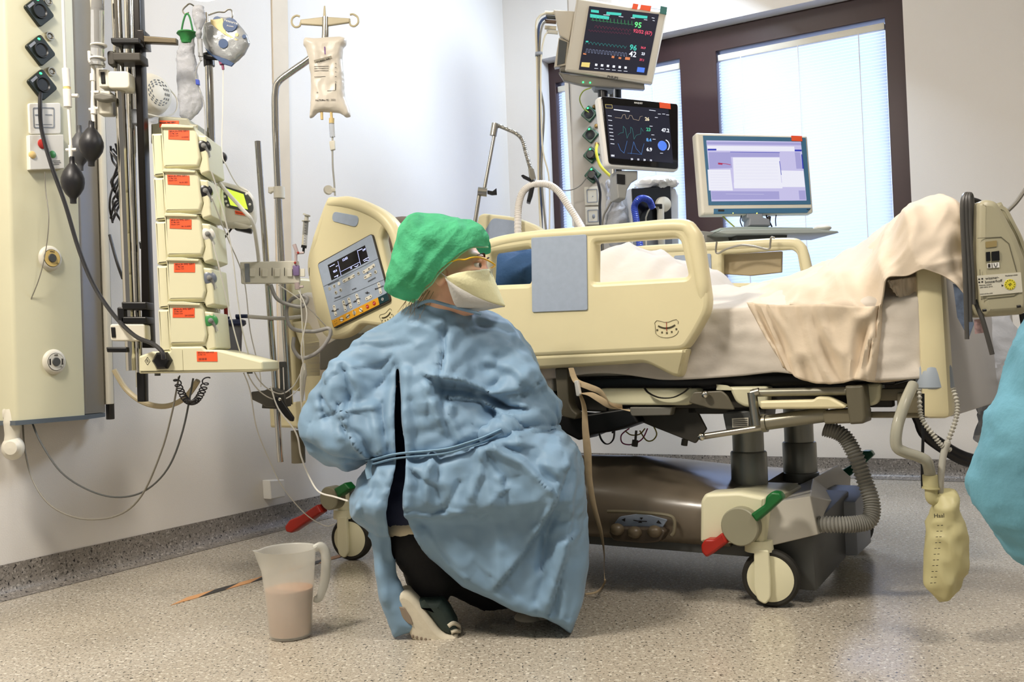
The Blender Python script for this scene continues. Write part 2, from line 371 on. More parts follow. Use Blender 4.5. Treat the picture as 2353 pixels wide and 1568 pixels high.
for nm, a, b, lab in (('l', l1, m0, 'white venetian blind in the narrow window half behind the ventilator'), ('r', m1, rr0, 'white venetian blind in the wide window half behind the computer screen')):
    t = T('venetian_blind', lab, 'blind', RF, 'window blinds')
    mesh_obj('headrail', B().box(((a+b)/2, .135, zt-.035), (b-a-.01, .03, .035), .003), M_['offw'], t)
    s = B(); z = zt-.066; TI = radians(64)
    while z > sillz+.09:
        dy, dz = .0092*cos(TI), .0092*sin(TI)
        s.add([(a+.006, .135-dy, z-dz), (b-.006, .135-dy, z-dz), (b-.006, .135, z+.0012), (a+.006, .135, z+.0012), (a+.006, .135+dy, z+dz), (b-.006, .135+dy, z+dz)], [(0, 1, 2, 3), (3, 2, 5, 4)]); z -= .0166
    o = mesh_obj('slats', s, slat, t, 50); o['kind'] = 'stuff'
    c = B()
    for u in ((.15, .5, .85) if nm == 'r' else (.3, .78)): c.tube([(a+(b-a)*u, .121, zt-.05), (a+(b-a)*u+.002, .121, sillz+.09)], .0028, n=6, sm=False)
    mesh_obj('ladder_cord', c, M_['white'], t)
    mesh_obj('bottom_rail', B().box(((a+b)/2, .135, sillz+.085), (b-a-.012, .022, .014), .002), M_['white'], t)
skym = mat('daylight_sky', 'c6d9ff', 1, var=0, emis=1.4)
o = struct('sky', B().box(((x0+x1)/2, .62, 1.7), (x1-x0+1.2, .01, 2.6)), skym); o['kind'] = 'structure'

struct('reflection_strip_1', B().plate(rp(Fr(CORN, 60.5).oz([(622, -60), (658, -60), (672, 900), (640, 900)], 0), .001), -.006, .0, .001), mat('reflection_tan', 'cdbfa9', .6), Fr(CORN, 60.5))  # tan strip painting a door frame's reflection in the glass onto the wall
# ================================================================ the hospital bed (local x: towards the foot, y: away from the camera)
BF = Fr((.649, 2.492, 0), -31.5)
bed = T('hospital_bed', 'cream electric hospital bed with patient under white sheet', 'bed', BF)
def bl(L, t): return BF.oz(L, t)
def P3(x, y, t): return BF.px(x, y, t)
cream, crm2 = M_['cream'], M_['cream2']
def part(n, mb, m, p=bed, sm=38): return mesh_obj(n, mb, m, p, sm)
# --- base shell between the casters
def zt_(x): return .385 if x < -.42 else .385-.10*min(1, (x+.42)/.32)**1.1
shell = B()
xs = [-1.2, -1.0, -.8, -.6, -.5, -.42, -.36, -.3, -.25, -.2, -.15, -.10]
prof = lambda x: [(.02, .145), (-.005, .17), (-.012, .22), (-.004, .255), (.03, .285+.02*(zt_(x)-.28)/.1), (.12, zt_(x)-.018), (.20, zt_(x)-.018), (.55, (zt_(x)-.28)*.35+.28), (.74, (zt_(x)-.28)*.1+.27), (.83, .25), (.85, .22), (.84, .15)]
V = [(x, a, b) for x in xs for a, b in prof(x)]; n = 12
shell.add(V, [(i*n+j, (i+1)*n+j, (i+1)*n+(j+1) % n, i*n+(j+1) % n) for i in range(len(xs)-1) for j in range(n)]+[tuple(range(n))[::-1], tuple((len(xs)-1)*n+j for j in range(n))])
part('base_shell', shell, mat('base_shell_plastic', '6e6456', .28, var=.05, coat=.3), sm=50)
part('lower_rail', B().box((-.62, .05, .135), (1.25, .05, .03), .004).box((-.62, .8, .135), (1.25, .05, .03), .004), M_['dgrey'])
# pedal recess
ps = part('pedal_panel', B().plate(rp(bl([(1412, 1203), (1424, 1188), (1475, 1180), (1533, 1195), (1520, 1218), (1412, 1218)], -.016), .006), -.018, -.010, .001), M_['bluegrey'])
ink = B()
for q in ([(1428, 1195), (1437, 1191), (1436, 1199)], [(1470, 1190), (1478, 1190), (1474, 1195)], [(1466, 1202), (1476, 1202), (1471, 1197)], [(1508, 1202), (1520, 1204), (1513, 1196)]):
    ink.plate(bl(q, -.019), -.0195, -.0185)
ink.line(bl([(1456, 1196), (1466, 1198), (1486, 1199)], -.019), .0025, -.0188)
part('printed_arrows', ink, M_['ink'], ps)
part('pedal_rim', B().tube(BF.pts([(1396, 1176), (1450, 1177), (1530, 1184), (1549, 1196), (1549, 1222), (1543, 1231)], -.03), .005, n=8), M_['taupe'])
part('pedal_tray', B().plate(rp(bl([(1398, 1222), (1420, 1212), (1520, 1214), (1530, 1222), (1516, 1246), (1480, 1249), (1410, 1243)], -.04), .01), -.045, 0, .006), mat('tray_plastic', '4a4136', .4))
for q in ((1418, 1217), (1458, 1224), (1504, 1222)): part('foot_pedal', B().ball(P3(*q, -.05), (.021, .02, .017)), mat('pedal_plastic', '5d5240', .4))
# --- telescopic columns
for cx, cy in ((-.128, .30), (-.055, .60)):
    c = B().lathe([(.058, .25), (.058, .278), (.0535, .28), (.0535, .372), (.051, .376), (.046, .377), (.046, .55)], (cx, cy, 0), n=40)
    part('lift_column', c, M_['colm'])
part('lift_column', B().lathe([(.058, .25), (.0535, .28), (.0535, .372), (.046, .377), (.046, .55)], (-1.2, .35, 0), n=40), M_['colm'])
# --- foot-end undercarriage cover
cov = B().plate(rp(bl([(1611, 1246), (1612, 1150), (1622, 1134), (1700, 1130), (1762, 1142), (1756, 1252)], -.02), .008), -.03, .06, .010)
cov.box((-.08, .2, .225), (.20, .30, .11), .02)
part('base_cover', cov, M_['cream2'])
sk = B()
a, b_, c_, d_ = P3(1748, 1160, .02), P3(1862, 1140, .05), P3(1880, 1229, .04), P3(1763, 1257, .0)
e, f, g, h = P3(1760, 1150, .25), P3(1925, 1069, .72), P3(1956, 1096, .72), P3(1952, 1160, .66)
i_, j = P3(1942, 1205, .5), P3(1800, 1142, .4)
sk.add([a, b_, c_, d_, e, f, g, h, i_, j, P3(1868, 1100, .5)], [(0, 3, 2, 1), (0, 1, 4), (4, 1, 10, 9), (10, 5, 9), (1, 2, 8, 7), (1, 7, 10), (10, 7, 6, 5)])
o = part('skirt_cover', sk, mat('skirt_plastic', 'bdb9ae', .4, var=.04), sm=30)
sm_ = o.modifiers.new('s', 'SOLIDIFY'); sm_.thickness = .008; bv = o.modifiers.new('b', 'BEVEL'); bv.width = .006; bv.segments = 3; bv.limit_method = 'ANGLE'
part('battery_box', B().hexa([(.0, .06, .035), (.115, .06, .035), (.115, .42, .05), (.0, .42, .05), (-.02, .04, .21), (.115, .04, .21), (.115, .5, .24), (-.02, .5, .24)], .006), M_['dgrey'])
part('battery_box', B().hexa([(.02, .42, .05), (.15, .42, .06), (.15, .62, .06), (.02, .62, .06), (.02, .42, .22), (.15, .42, .22), (.15, .62, .24), (.02, .62, .24)], .006), M_['greyp'])
# --- casters with central brake
def caster(x, y, yaw, side, zz=0):
    R_ = RM('Z', yaw); o = Vector((x, y, 0)); ax = R_ @ Vector((0, -1, 0)); fx = R_ @ Vector((1, 0, 0))
    wc = o+fx*.028+Vector((0, 0, .0755))
    fk = B(); q = [(-.026, .155), (.012, .155), (.014, .08), (.012, .03), (-.002, .012), (-.022, .022), (-.030, .05)]
    M4 = Matrix.Translation(o+ax*.0)@R_.to_4x4()
    fk.plate(rp([(a+.018, b) for a, b in q], .008), -.038, -.022, .004, M=M4).plate(rp([(a+.018, b) for a, b in q], .008), .022, .036, .004, M=M4)
    fk.cyl(o+Vector((0, 0, .145)), o+Vector((0, 0, .175)), .038, .036).cyl(o+Vector((0, 0, .17)), o+Vector((0, 0, .24)), .022)
    fo = part('caster', fk, crm2)
    part('tyre', B().lathe([(.055, -.016), (.068, -.018), (.0745, -.012), (.0755, 0), (.0745, .012), (.068, .018), (.055, .016)], wc, ax, n=44), M_['tyre'], fo)
    part('wheel_cover', B().lathe([(.0, -.022), (.040, -.0215), (.0605, -.018), (.0605, .018), (.040, .0215), (.0, .022)], wc, ax, n=44), crm2, fo)
caster(-.015, -.0, 8, 1); caster(-1.49, .02, 12, 1); caster(.02, .84, -18, 1); caster(-1.45, .85, 0, 1)
# axle housings carrying the casters
part('axle_beam', B().box((-.02, .42, .22), (.09, .78, .05), .01), M_['dgrey'])
part('axle_beam', B().box((-1.46, .43, .22), (.09, .80, .05), .01).box((-1.33, .42, .22), (.3, .5, .06), .01), M_['dgrey'])
# brake pedals
def brake(px_, r, t, gl, rl, bx=None):
    c = P3(*px_, t); hub = part('brake_hub', B().lathe([(0, .012), (r-.003, .012), (r, .009), (r, -.03)], c, (0, -1, 0), n=36), mat('hub_plastic', '8f8c76', .45))
    part('green_pedal', gl, M_['green'], hub); part('red_pedal', rl, M_['red'], hub)
gl = B().plate(rp(bl([(1729, 1180), (1762, 1157), (1764, 1140), (1778, 1128), (1795, 1131), (1803, 1145), (1770, 1175), (1743, 1198)], -.05), .006), -.07, -.03, .006)
rl = B().plate(rp(bl([(1664, 1222), (1645, 1237), (1625, 1237), (1616, 1250), (1617, 1266), (1628, 1279), (1640, 1272), (1676, 1245)], -.05), .006), -.07, -.03, .006)
brake((1702, 1210), .0505, -.05, gl, rl)
gl = B().plate(rp(bl([(775, 1122), (800, 1108), (812, 1122), (785, 1142)], -.05), .004), -.07, -.03, .006)
rl = B().plate(rp(bl([(738, 1158), (700, 1183), (676, 1193), (665, 1208), (668, 1220), (680, 1223), (748, 1176)], -.05), .005), -.075, -.035, .006)
brake((760, 1145), .0405, -.05, gl, rl)
part('green_pedal', B().plate(rp(bl([(1936, 1080), (1962, 1065), (1985, 1035), (2003, 1035), (2010, 1045), (1995, 1060), (1952, 1096)], .82), .005), .80, .84, .006), M_['dgreen'])
# --- corrugated hose at the foot end
hp = [P3(x, y, t) for x, y, t in ((1895, 985, .15), (1935, 1000, .15), (1962, 1040, .15), (1985, 1100, .15), (2003, 1155, .14), (1998, 1195, .12), (1965, 1205, .1), (1920, 1206, .08), (1868, 1205, .08))]
part('corrugated_hose', B().tube(hp, lambda t: .0205+.0022*sin(t*2*pi*58), n=16, k=60), mat('hose_plastic', '8d8c86', .45))
# --- chassis under the deck
part('mattress_platform', B().box((-.62, .45, .597), (1.92, .84, .035), .006), M_['black'])
part('deck_panel', B().plate(rp(bl([(1376, 893), (1604, 893), (1602, 912), (1580, 932), (1404, 932), (1385, 915)], 0), .01), 0, .05, .008), crm2)
part('deck_panel', B().plate(rp(bl([(1640, 890), (1765, 888), (1765, 930), (1760, 936), (1710, 936), (1690, 925), (1675, 893)], .0), .01), 0, .05, .008), crm2)
part('deck_panel', B().plate(rp(bl([(1960, 884), (2024, 881), (2021, 920), (2008, 933), (1960, 934)], .0), .01), 0, .06, .008), crm2)
part('side_frame', B().box((-.62, .05, .545), (1.9, .035, .045), .004).box((-.62, .85, .545), (1.9, .035, .045), .004).box((-.12, .45, .53), (.2, .8, .05), .004).box((-1.2, .45, .53), (.2, .8, .05), .004).box((-.62, .45, .54), (1.7, .12, .04), .004), M_['dmetal'])
part('linkage_plate', B().plate(rp(bl([(1447, 957), (1470, 940), (1600, 936), (1626, 986), (1600, 1019), (1501, 980)], .06), .004), .05, .062, .003), M_['dmetal'])
part('linkage_plate', B().plate(rp(bl([(1584, 925), (1596, 901), (1659, 898), (1672, 908), (1690, 942), (1636, 939)], -.02), .006), -.03, -.018, .003), mat('bracket_paint', '5d584a', .4))
part('curved_bracket', B().plate(rp(bl([(1280, 846), (1308, 846), (1312, 925), (1320, 942), (1332, 951), (1326, 964), (1300, 958), (1288, 940)], -.03), .006), -.045, -.0, .004), mat('bracket_paint', '5d584a', .4))
part('gear_housing', B().plate(rp(bl([(1276, 951), (1330, 955), (1447, 937), (1467, 971), (1409, 992), (1361, 999), (1329, 1013), (1277, 985)], 0), .006), .0, .12, .006), M_['black'])
part('gear_housing', B().plate(rp(bl([(1310, 885), (1380, 885), (1420, 925), (1440, 950), (1330, 945), (1312, 920)], .03), .006), .03, .2, .006), M_['dmetal'])
part('gear_housing', B().plate(rp(bl([(1236, 850), (1270, 850), (1272, 900), (1240, 895)], 0), .006), .0, .12, .006), M_['offw'])
part('crossbar', B().plate(rp(bl([(1447, 936), (1545, 936), (1540, 955), (1447, 957)], .0), .003), .0, .03, .003), M_['mgrey'])
part('motor_box', B().plate(rp(bl([(1660, 950), (1760, 940), (1755, 985), (1668, 990)], .02), .006), .02, .12, .004), M_['dgrey'])
lb = part('rating_label', B().plate(bl([(1682, 962), (1720, 960), (1720, 980), (1683, 983)], .018), .017, .019), M_['offw'])
ink = B()
for k in range(4): ink.line(bl([(1685, 966+k*4.5), (1717, 964+k*4.5)], .0165), .0018, .0168)
part('label_print', ink, M_['ink'], lb)
part('actuator', B().cyl(P3(1612, 1004, -.03), P3(1755, 982, -.03), .0085), M_['steel'])
part('actuator', B().cyl(P3(1752, 973, -.03), P3(1902, 952, -.03), .0195).cyl(P3(1752, 973, -.03), P3(1762, 972, -.03), .024), mat('actuator_metal', '8a8676', .35, .5))
part('actuator_motor', B().plate(rp(bl([(1890, 945), (1955, 940), (1990, 940), (1991, 972), (1895, 975)], -.05), .006), -.055, .02, .006), M_['taupe'])
part('motor_block', B().plate(rp(bl([(1944, 886), (1985, 885), (1992, 960), (1988, 973), (1955, 975), (1950, 940)], -.06), .006), -.075, .0, .006), mat('motor_block_plastic', '5f5a49', .5))
part('pivot_arm', B().cyl(P3(1728, 902, -.05), P3(1738, 978, -.05), .0125).cyl(P3(1727, 905, -.05), P3(1745, 900, -.05), .010), M_['steel'])
part('release_handle', B().cyl(P3(1730, 903, -.045), P3(1945, 899, -.045), .0105), mat('handle_metal', '8a8778', .35, .4))
part('release_handle', B().plate(rp(bl([(1748, 921), (1872, 918), (1880, 911), (1908, 912), (1950, 934), (1940, 939), (1750, 940)], -.055), .007), -.07, -.03, .006), cream)
for q in ((1620, 907), (1612, 1004)): part('bolt_head', B().ball(P3(*q, -.045), .0105), M_['chrome'])
part('foot_crossbar', B().box((.37, .3, .535), (.05, .6, .05), .004).box((.3, .02, .505), (.25, .02, .015), .003).box((.33, .04, .555), (.2, .05, .03), .004), M_['taupe'])
part('black_strap', B().tube([P3(x, y, -.02) for x, y in ((1480, 890), (1490, 903), (1515, 914), (1545, 914), (1570, 903), (1585, 890))], .008, n=6, flat=.25), M_['black'])
# --- near side rails
def ridge(outer, zr, k=.75): 
    def f(p): return Vector((p.x, p.y+max(0, zr-p.z)*k, p.z))
    return f
t0 = -.10
fo = [(1078, 640), (1090, 592), (1128, 556), (1222, 535), (1400, 521), (1550, 509), (1583, 513), (1603, 530), (1611, 560), (1629, 690), (1625, 718), (1600, 765), (1600, 765)][:12]
RAIL = bl(fo+[(1573, 806), (1235, 821), (1080, 828)], t0)
h1 = rp(bl([(1126, 582), (1218, 568), (1218, 652), (1122, 656)], t0), .012)
h2 = rp(bl([(1366, 558), (1560, 545), (1580, 636), (1365, 649)], t0), [.006, .02, .012, .006])
r = B().plate([rp(RAIL, [.03, .05, .06, .05, .05, .04, .05, .05, .05, .05, .04, .05, .02, .004, .03]), h1, h2], t0, t0+.05, .014)
low = bl([(1080, 826), (1235, 819), (1575, 804), (1600, 770), (1572, 845), (1553, 869), (1536, 866), (1478, 834), (1450, 836), (1235, 849), (1095, 854)], t0)
low = bl([(1080, 824), (1235, 817), (1577, 802), (1553, 869), (1536, 866), (1478, 834), (1450, 836), (1235, 849), (1095, 854)], t0)
zr = low[1][1]
lo_ = B().plate(rp(low, [.004, .004, .004, .018, .018, .03, .03, .01, .01]), t0+.0015, t0+.045, .010)
lo_.v = [(x, y+max(0, zr-z)*.42, z) for x, y, z in lo_.v]
r.v += lo_.v; nb = len(r.v)-len(lo_.v); r.f += [tuple(i+nb for i in f) for f in lo_.f]; r.mi += lo_.mi
top = BF.pts([(1092, 610), (1112, 578), (1140, 560), (1225, 545), (1400, 532), (1555, 520), (1590, 535), (1601, 570), (1615, 660), (1614, 705)], t0+.015)
r.tube(top, [.016, .019, .019, .018, .019, .020, .021, .021, .020, .010], n=14)
rail = part('side_rail', r, cream, sm=45)
part('grey_panel', B().plate(rp(bl([(1222, 547), (1348.5, 539), (1351, 713), (1224, 718)], t0), .006), t0-.004, t0+.003, .001), M_['bluegrey'], rail)
lv = B(); lc = BF.px(1532, 751, t0); cx, cz = lc.x, lc.z
def level(cx, cz, t, k=1.0, tilt=0.0):
    R2 = lambda L: [(cx+(a*cos(tilt)-b*sin(tilt))*k, cz+(a*sin(tilt)+b*cos(tilt))*k) for a, b in L]
    m = B(); m.line(R2([(.033*cos(a), -.012+.018*sin(a) if a > pi else .006+.0) for a in np.linspace(pi, 2*pi, 14)]), .0009, t)
    m.line(R2([(-.033, .006), (-.034, .012), (-.028, .018), (-.018, .016), (-.006, .012), (.006, .012), (.018, .016), (.028, .018), (.034, .012), (.033, .006)]), .0009, t)
    m.line(R2([(.04*sin(a), .032-.036*cos(a)) for a in np.linspace(-.62, .62, 14)]), .0042, t)
    for a in (-.62, -.3, 0, .3, .62): m.plate(R2(rect(.047*sin(a), .032-.049*cos(a), .0045, .0045)), t-.0006, t)
    return m
part('level_indicator', level(cx, cz, t0-.0006), mat('level_ink', '4d4630', .6), rail)
part('level_needle', B().line([(cx, cz+.012), (cx, cz-.012)], .0012, t0-.0012), M_['red'], rail)
# head rail (raised with the backrest)
ho = bl([(741, 473), (751, 451), (802, 454), (850, 468), (888, 491), (918, 530), (935, 590), (965, 690), (950, 745), (879, 752), (826, 745), (800, 772), (764, 782), (738, 771), (724, 735), (700, 606), (714, 552)], t0)
hh = bl([(880, 525), (897, 538), (909, 562), (902, 610), (890, 625), (874, 548)], t0)
r = B().plate([rp(ho, [.015, .012, .03, .05, .05, .06, .08, .08, .05, .03, .02, .03, .03, .03, .04, .05, .05]), rp(hh, .008)], t0, t0+.05, .014)
r.tube(BF.pts([(757, 468), (800, 466), (848, 481), (884, 504), (908, 538), (922, 590)], t0+.012), [.014, .022, .022, .021, .02, .02], n=14)
r.tube(BF.pts([(716, 604), (730, 550), (752, 480)], t0+.012), [.008, .016, .012], n=12)
hr = part('side_rail', r, cream, sm=45)
part('grey_inset', B().plate(rp(bl([(767, 486), (826, 497), (821, 523), (763, 508)], t0), .018), t0-.003, t0+.002, .001), M_['bluegrey'], hr)
def c6(X, Y): return (700+X/5.6, 520+Y/5.6)
def cb(L, t=t0-.008): return bl([c6(*q) for q in L], t)
kp = part('control_panel', B().plate(rp(cb([(162, 482), (868, 92), (1108, 965), (372, 1325)]), .012), t0-.008, t0+.002, .001), M_['dmetal'])
part('keypad', B().plate(rp(cb([(172, 492), (862, 105), (1068, 858), (348, 1218)]), .008), t0-.0092, t0-.007, .0006), M_['bluegrey'], kp)
part('orange_strip', B().plate(cb([(348, 1214), (945, 916), (966, 1010), (378, 1304)]), t0-.0094, t0-.007, .0006), mat('amber_print', 'd89c28', .45), kp)
part('black_key', B().plate(cb([(945, 916), (1064, 858), (1090, 950), (966, 1010)]), t0-.0094, t0-.007, .0006), mat('dark_teal_print', '12343a', .45), kp)
part('display', B().plate(cb([(300, 500), (780, 245), (832, 445), (350, 700)]), t0-.0096, t0-.007, .0004), mat('lcd_black', '0c0b10', .15), kp)
TT = t0-.0102; lcd = mat('lcd_lit_blue', 'b9c0ff', .5, var=0, emis=1.6)
u0, u1, u2 = [BF.px(*c6(*q), TT) for q in ((300, 500), (780, 245), (350, 700))]
ex = (u1-u0).normalized(); ez = (u0-u2).normalized(); MK = Matrix((ex, Vector((0, 1, 0)), ez)).transposed()
def kt(m, s, size, X, Y, **k): q = BF.px(*c6(X, Y), TT); return m.txt(s, size, q, MK, d=.0002, **k)
m = B(); kt(m, '12:03', .0115, 518, 425); kt(m, '92.0', .010, 392, 580); kt(m, '15', .009, 598, 540); kt(m, 'OFF', .008, 765, 305)
for L in ([(428, 452), (470, 635)], [(678, 312), (720, 498)], [(470, 585), (708, 462)]): m.line(cb(L, TT), .0007, TT)
for L in ([(325, 522), (385, 490)], [(690, 315), (740, 292)], [(385, 655), (430, 630), (420, 650)], [(645, 520), (672, 518), (690, 495)], [(755, 440), (795, 415), (820, 405)], [(765, 455), (800, 438), (825, 440)], [(405, 520), (425, 508)]): m.line(cb(L, TT), .0016, TT)
part('display_digits', m, lcd, kp)
keys = B(); kink = B(); kred = B()
def key(X, Y, w_, h_, ang=-28):
    q = BF.px(*c6(X, Y), TT); MM = Matrix.Translation(q) @ MK.to_4x4(); keys.plate(rect(0, 0, w_, h_, min(w_, h_)*.48), -.0002, .001, .0002, M=MM)
S5 = .0003*1.16
def pill(X0, Y0, X1, Y1, w_=.011):
    keys = B(); a, b = BF.px(*c6(X0, Y0), TT), BF.px(*c6(X1, Y1), TT); keys.line([(a.x, a.z), (b.x, b.z)], w_, TT+.0006)
    for q in (a, b): keys.lathe([(w_/2, -.0006), (w_/2, .0006)], q, (0, -1, 0), n=14)
    part('key', keys, M_['offw'], kp)
for q in ((505, 705, 628, 640), (692, 608, 693, 607), (765, 590, 888, 505), (780, 660, 845, 622), (912, 590, 913, 589), (320, 805, 321, 804), (380, 772, 381, 771), (442, 740, 443, 739), (402, 855, 403, 854), (462, 822, 463, 821),
          (378, 1035, 400, 1135), (498, 975, 525, 1075), (568, 940, 595, 1040), (670, 890, 697, 985), (798, 935, 850, 905), (952, 745, 978, 850)): pill(*q)
for X, Y in ((475, 1200), (555, 1160), (638, 1115), (722, 1078)): pill(X, Y, X+1, Y, .013)
def tri(X, Y, up=1, s=9): kink.plate(cb([(X-s, Y+s*.6*up), (X+s, Y+s*.2*up), (X-s*.25, Y-s*up)], TT-.001), TT-.0012, TT-.0004)
for X, Y, u in ((378, 1037, 1), (402, 1133, -1), (500, 977, 1), (524, 1072, -1), (570, 942, 1), (594, 1037, -1), (672, 892, 1), (696, 984, -1), (954, 748, 1), (977, 848, -1), (800, 934, 1), (848, 906, 1)): tri(X, Y, u)
for L in ([(345, 1090), (365, 1095), (400, 1090), (415, 1068), (435, 1065)], [(500, 1010), (540, 1018), (560, 995), (590, 985)], [(625, 975), (660, 965), (675, 935), (715, 930)], [(910, 808), (960, 790), (1012, 765)],
          [(780, 858), (830, 855)], [(805, 840), (805, 872)], [(610, 818), (662, 795)], [(815, 712), (910, 660)], [(300, 757), (440, 692)], [(385, 925), (460, 900)], [(500, 712), (518, 700)], [(560, 680), (578, 668)], [(568, 662), (570, 686)], [(620, 645), (640, 634)], [(683, 612), (700, 602)],
          [(445, 1200), (505, 1200)], [(530, 1180), (580, 1140)], [(632, 1085), (640, 1150)], [(700, 1060), (748, 1095)], [(385, 1225), (388, 1226)], [(405, 1215), (408, 1216)], [(392, 1255), (395, 1256)], [(412, 1245), (415, 1246)], [(770, 660), (790, 650)], [(838, 628), (856, 620)], [(800, 603), (815, 596)]):
    kink.line(cb(L, TT-.001), .0018, TT-.0008)
for L in ([(245, 775), (945, 415)], [(375, 970), (1035, 680)]): kink.line(cb(L, TT), .0005, TT+.0006)
for X, Y in ((365, 1085), (540, 1018), (650, 965), (912, 808), (806, 857), (765, 588), (828, 550), (885, 518), (910, 592), (400, 857), (462, 822), (380, 772)): kink.lathe([(.0022, -.0004), (.0022, .0012)], BF.px(*c6(X, Y), TT), (0, -1, 0), n=10)
part('key_symbols', kink, M_['ink'], kp)
for X, Y in ((808, 1035), (895, 992)): kred.lathe([(.0063, -.0004), (.0063, .0008)], BF.px(*c6(X, Y), TT), (0, -1, 0), n=20)
part('stop_key', kred, mat('stop_red', 'b32a20', .4), kp)
m = B(); kt(m, 'STOP', .0036, 808, 1035); kt(m, 'STOP', .0036, 895, 992); q = BF.px(*c6(1002, 940), TT); m.v = [(x, y-.0012, z) for x, y, z in m.v]
for rr in (.0022, .0045): m.tube([q+Vector((rr*cos(a), -.0004, rr*sin(a))) for a in np.linspace(0, 2*pi, 16)[:-1]], .0005, n=5, k=1, closed=True)
part('key_print', m, M_['wink'], kp)
lc = BF.px(888, 726, t0); part('level_indicator', level(lc.x, lc.z, t0-.0006, .8, .42), mat('level_ink', '4d4630', .6), hr)
# --- far side rails
t1 = .93
r = B().plate([rp(bl([(1322, 650), (1345, 610), (1395, 580), (1470, 566), (1800, 547), (1835, 551), (1853, 575), (1870, 650), (1872, 720), (1330, 720)], t1), [.02, .04, .06, .05, .05, .04, .03, .03, .01, .01]),
    rp(bl([(1425, 606), (1470, 596), (1522, 593), (1530, 660), (1440, 660)], t1), .008), rp(bl([(1657, 584), (1818, 573), (1830, 582), (1842, 650), (1657, 650)], t1), [.004, .01, .01, .004, .004])], t1, t1+.045, .012)
r.tube(BF.pts([(1345, 618), (1400, 588), (1470, 576), (1660, 566), (1800, 558), (1838, 566), (1850, 600), (1860, 660)], t1+.01), .018, n=12)
fr_ = part('side_rail', r, cream, sm=45)
cp = part('grey_panel', B().plate(rp(bl([(1549, 588), (1634, 583), (1636, 645), (1550, 648)], t1), .008), t1-.003, t1+.002, .001), M_['bluegrey'], fr_)
kk = B(); ki = B()
for q in ((1562, 622), (1622, 618)):
    for dz in (-1, 1): kk.ball(BF.px(q[0], q[1]+dz*10, t1-.003), (.011, .002, .013)); a = BF.px(q[0], q[1]+dz*10, t1-.006); ki.plate([(a.x-.005, a.z+.004*dz), (a.x+.005, a.z+.004*dz), (a.x, a.z-.004*dz)], t1-.008, t1-.006)
for L in ([(1550, 610), (1560, 620), (1566, 622), (1576, 614)], [(1578, 618), (1590, 611), (1602, 620), (1606, 610)], [(1616, 616), (1622, 616), (1625, 608)]): ki.line(bl(L, t1-.006), .004, t1-.006)
ki.ball(BF.px(1551, 608, t1-.006), .004)
part('keys', kk, M_['offw'], fr_); part('key_symbols', ki, M_['ink'], fr_)
r = B().plate(rp(bl([(1086, 560), (1098, 496), (1108, 490), (1180, 498), (1240, 522), (1268, 555), (1275, 660), (1086, 660)], t1), [.01, .02, .02, .05, .04, .05, .01, .01]), t1, t1+.045, .012)
o = part('side_rail', r, cream, sm=45)
part('grey_inset', B().plate(rp(bl([(1112, 536), (1132, 501), (1186, 508), (1186, 545), (1112, 560)], t1), .02), t1-.003, t1+.002, .001), M_['bluegrey'], o)
# --- head and foot boards
part('headboard', B().plate(rp(rect(.45, .80, .84, .42), .05), -.02, .02, .012, M=Matrix.Translation((-1.74, 0, 0)) @ Matrix.Rotation(pi/2, 4, 'Z')), cream)
hd = B().plate(rp(bl([(617, 932), (722, 918), (728, 985), (620, 983)], .02), .006), .02, .2, .008)
part('headboard_socket', hd, cream)
part('headboard_post', B().plate(rp(bl([(668, 740), (712, 735), (738, 780), (742, 930), (700, 934), (690, 800)], .03), .01), .03, .12, .01), cream)
part('bracket', B().plate(bl([(716, 760), (800, 765), (812, 800), (740, 915), (735, 800)], .06), .06, .12, .004), M_['black'])
part('bracket', B().plate(rp(bl([(752, 800), (806, 770), (850, 765), (850, 830), (752, 850)], .04), .004), .0, .06, .004), M_['mgrey'])
part('pole_socket', B().cyl(P3(686, 935, .1), P3(686, 985, .1), .008).cyl(P3(684, 990, .1), P3(686, 1064, .1), .026), M_['taupe'])
fb = B()
xa, xb, ya, yb = .455, .545, .02, .93
fb.hexa([(xa-.012, ya, .50), (xa+.02, ya, .50), (xb+.02, yb, .50), (xb-.012, yb, .50), (xa-.03, ya, 1.0), (xa-.004, ya, 1.0), (xb-.004, yb, 1.0), (xb-.03, yb, 1.0)], .012)
part('footboard', fb, mat('footboard_plastic', 'b5b4b4', .4, var=.03))
part('footboard_post', B().hexa([(.405, -.045, .50), (.47, -.045, .50), (.475, .03, .50), (.41, .03, .50), (.405, -.04, .94), (.465, -.04, .94), (.465, .03, .94), (.405, .03, .94)], .016), cream)
part('corner_bumper', B().lathe([(.0, .0), (.040, .0), (.044, .004), (.040, .05), (.036, .058), (.0, .06)], P3(2148, 893, -.005)+Vector((0, 0, 0)), n=36), mat('bumper_plastic', '98a2ad', .4))
part('corner_bumper', B().lathe([(.0, .0), (.044, .004), (.040, .05), (.0, .06)], (.56, .93, .56), n=30), mat('bumper_plastic', '98a2ad', .4))
part('bumper_core', B().lathe([(0, -.062), (.026, -.062), (.028, 0)], P3(2148, 893, -.005), n=30), cream)
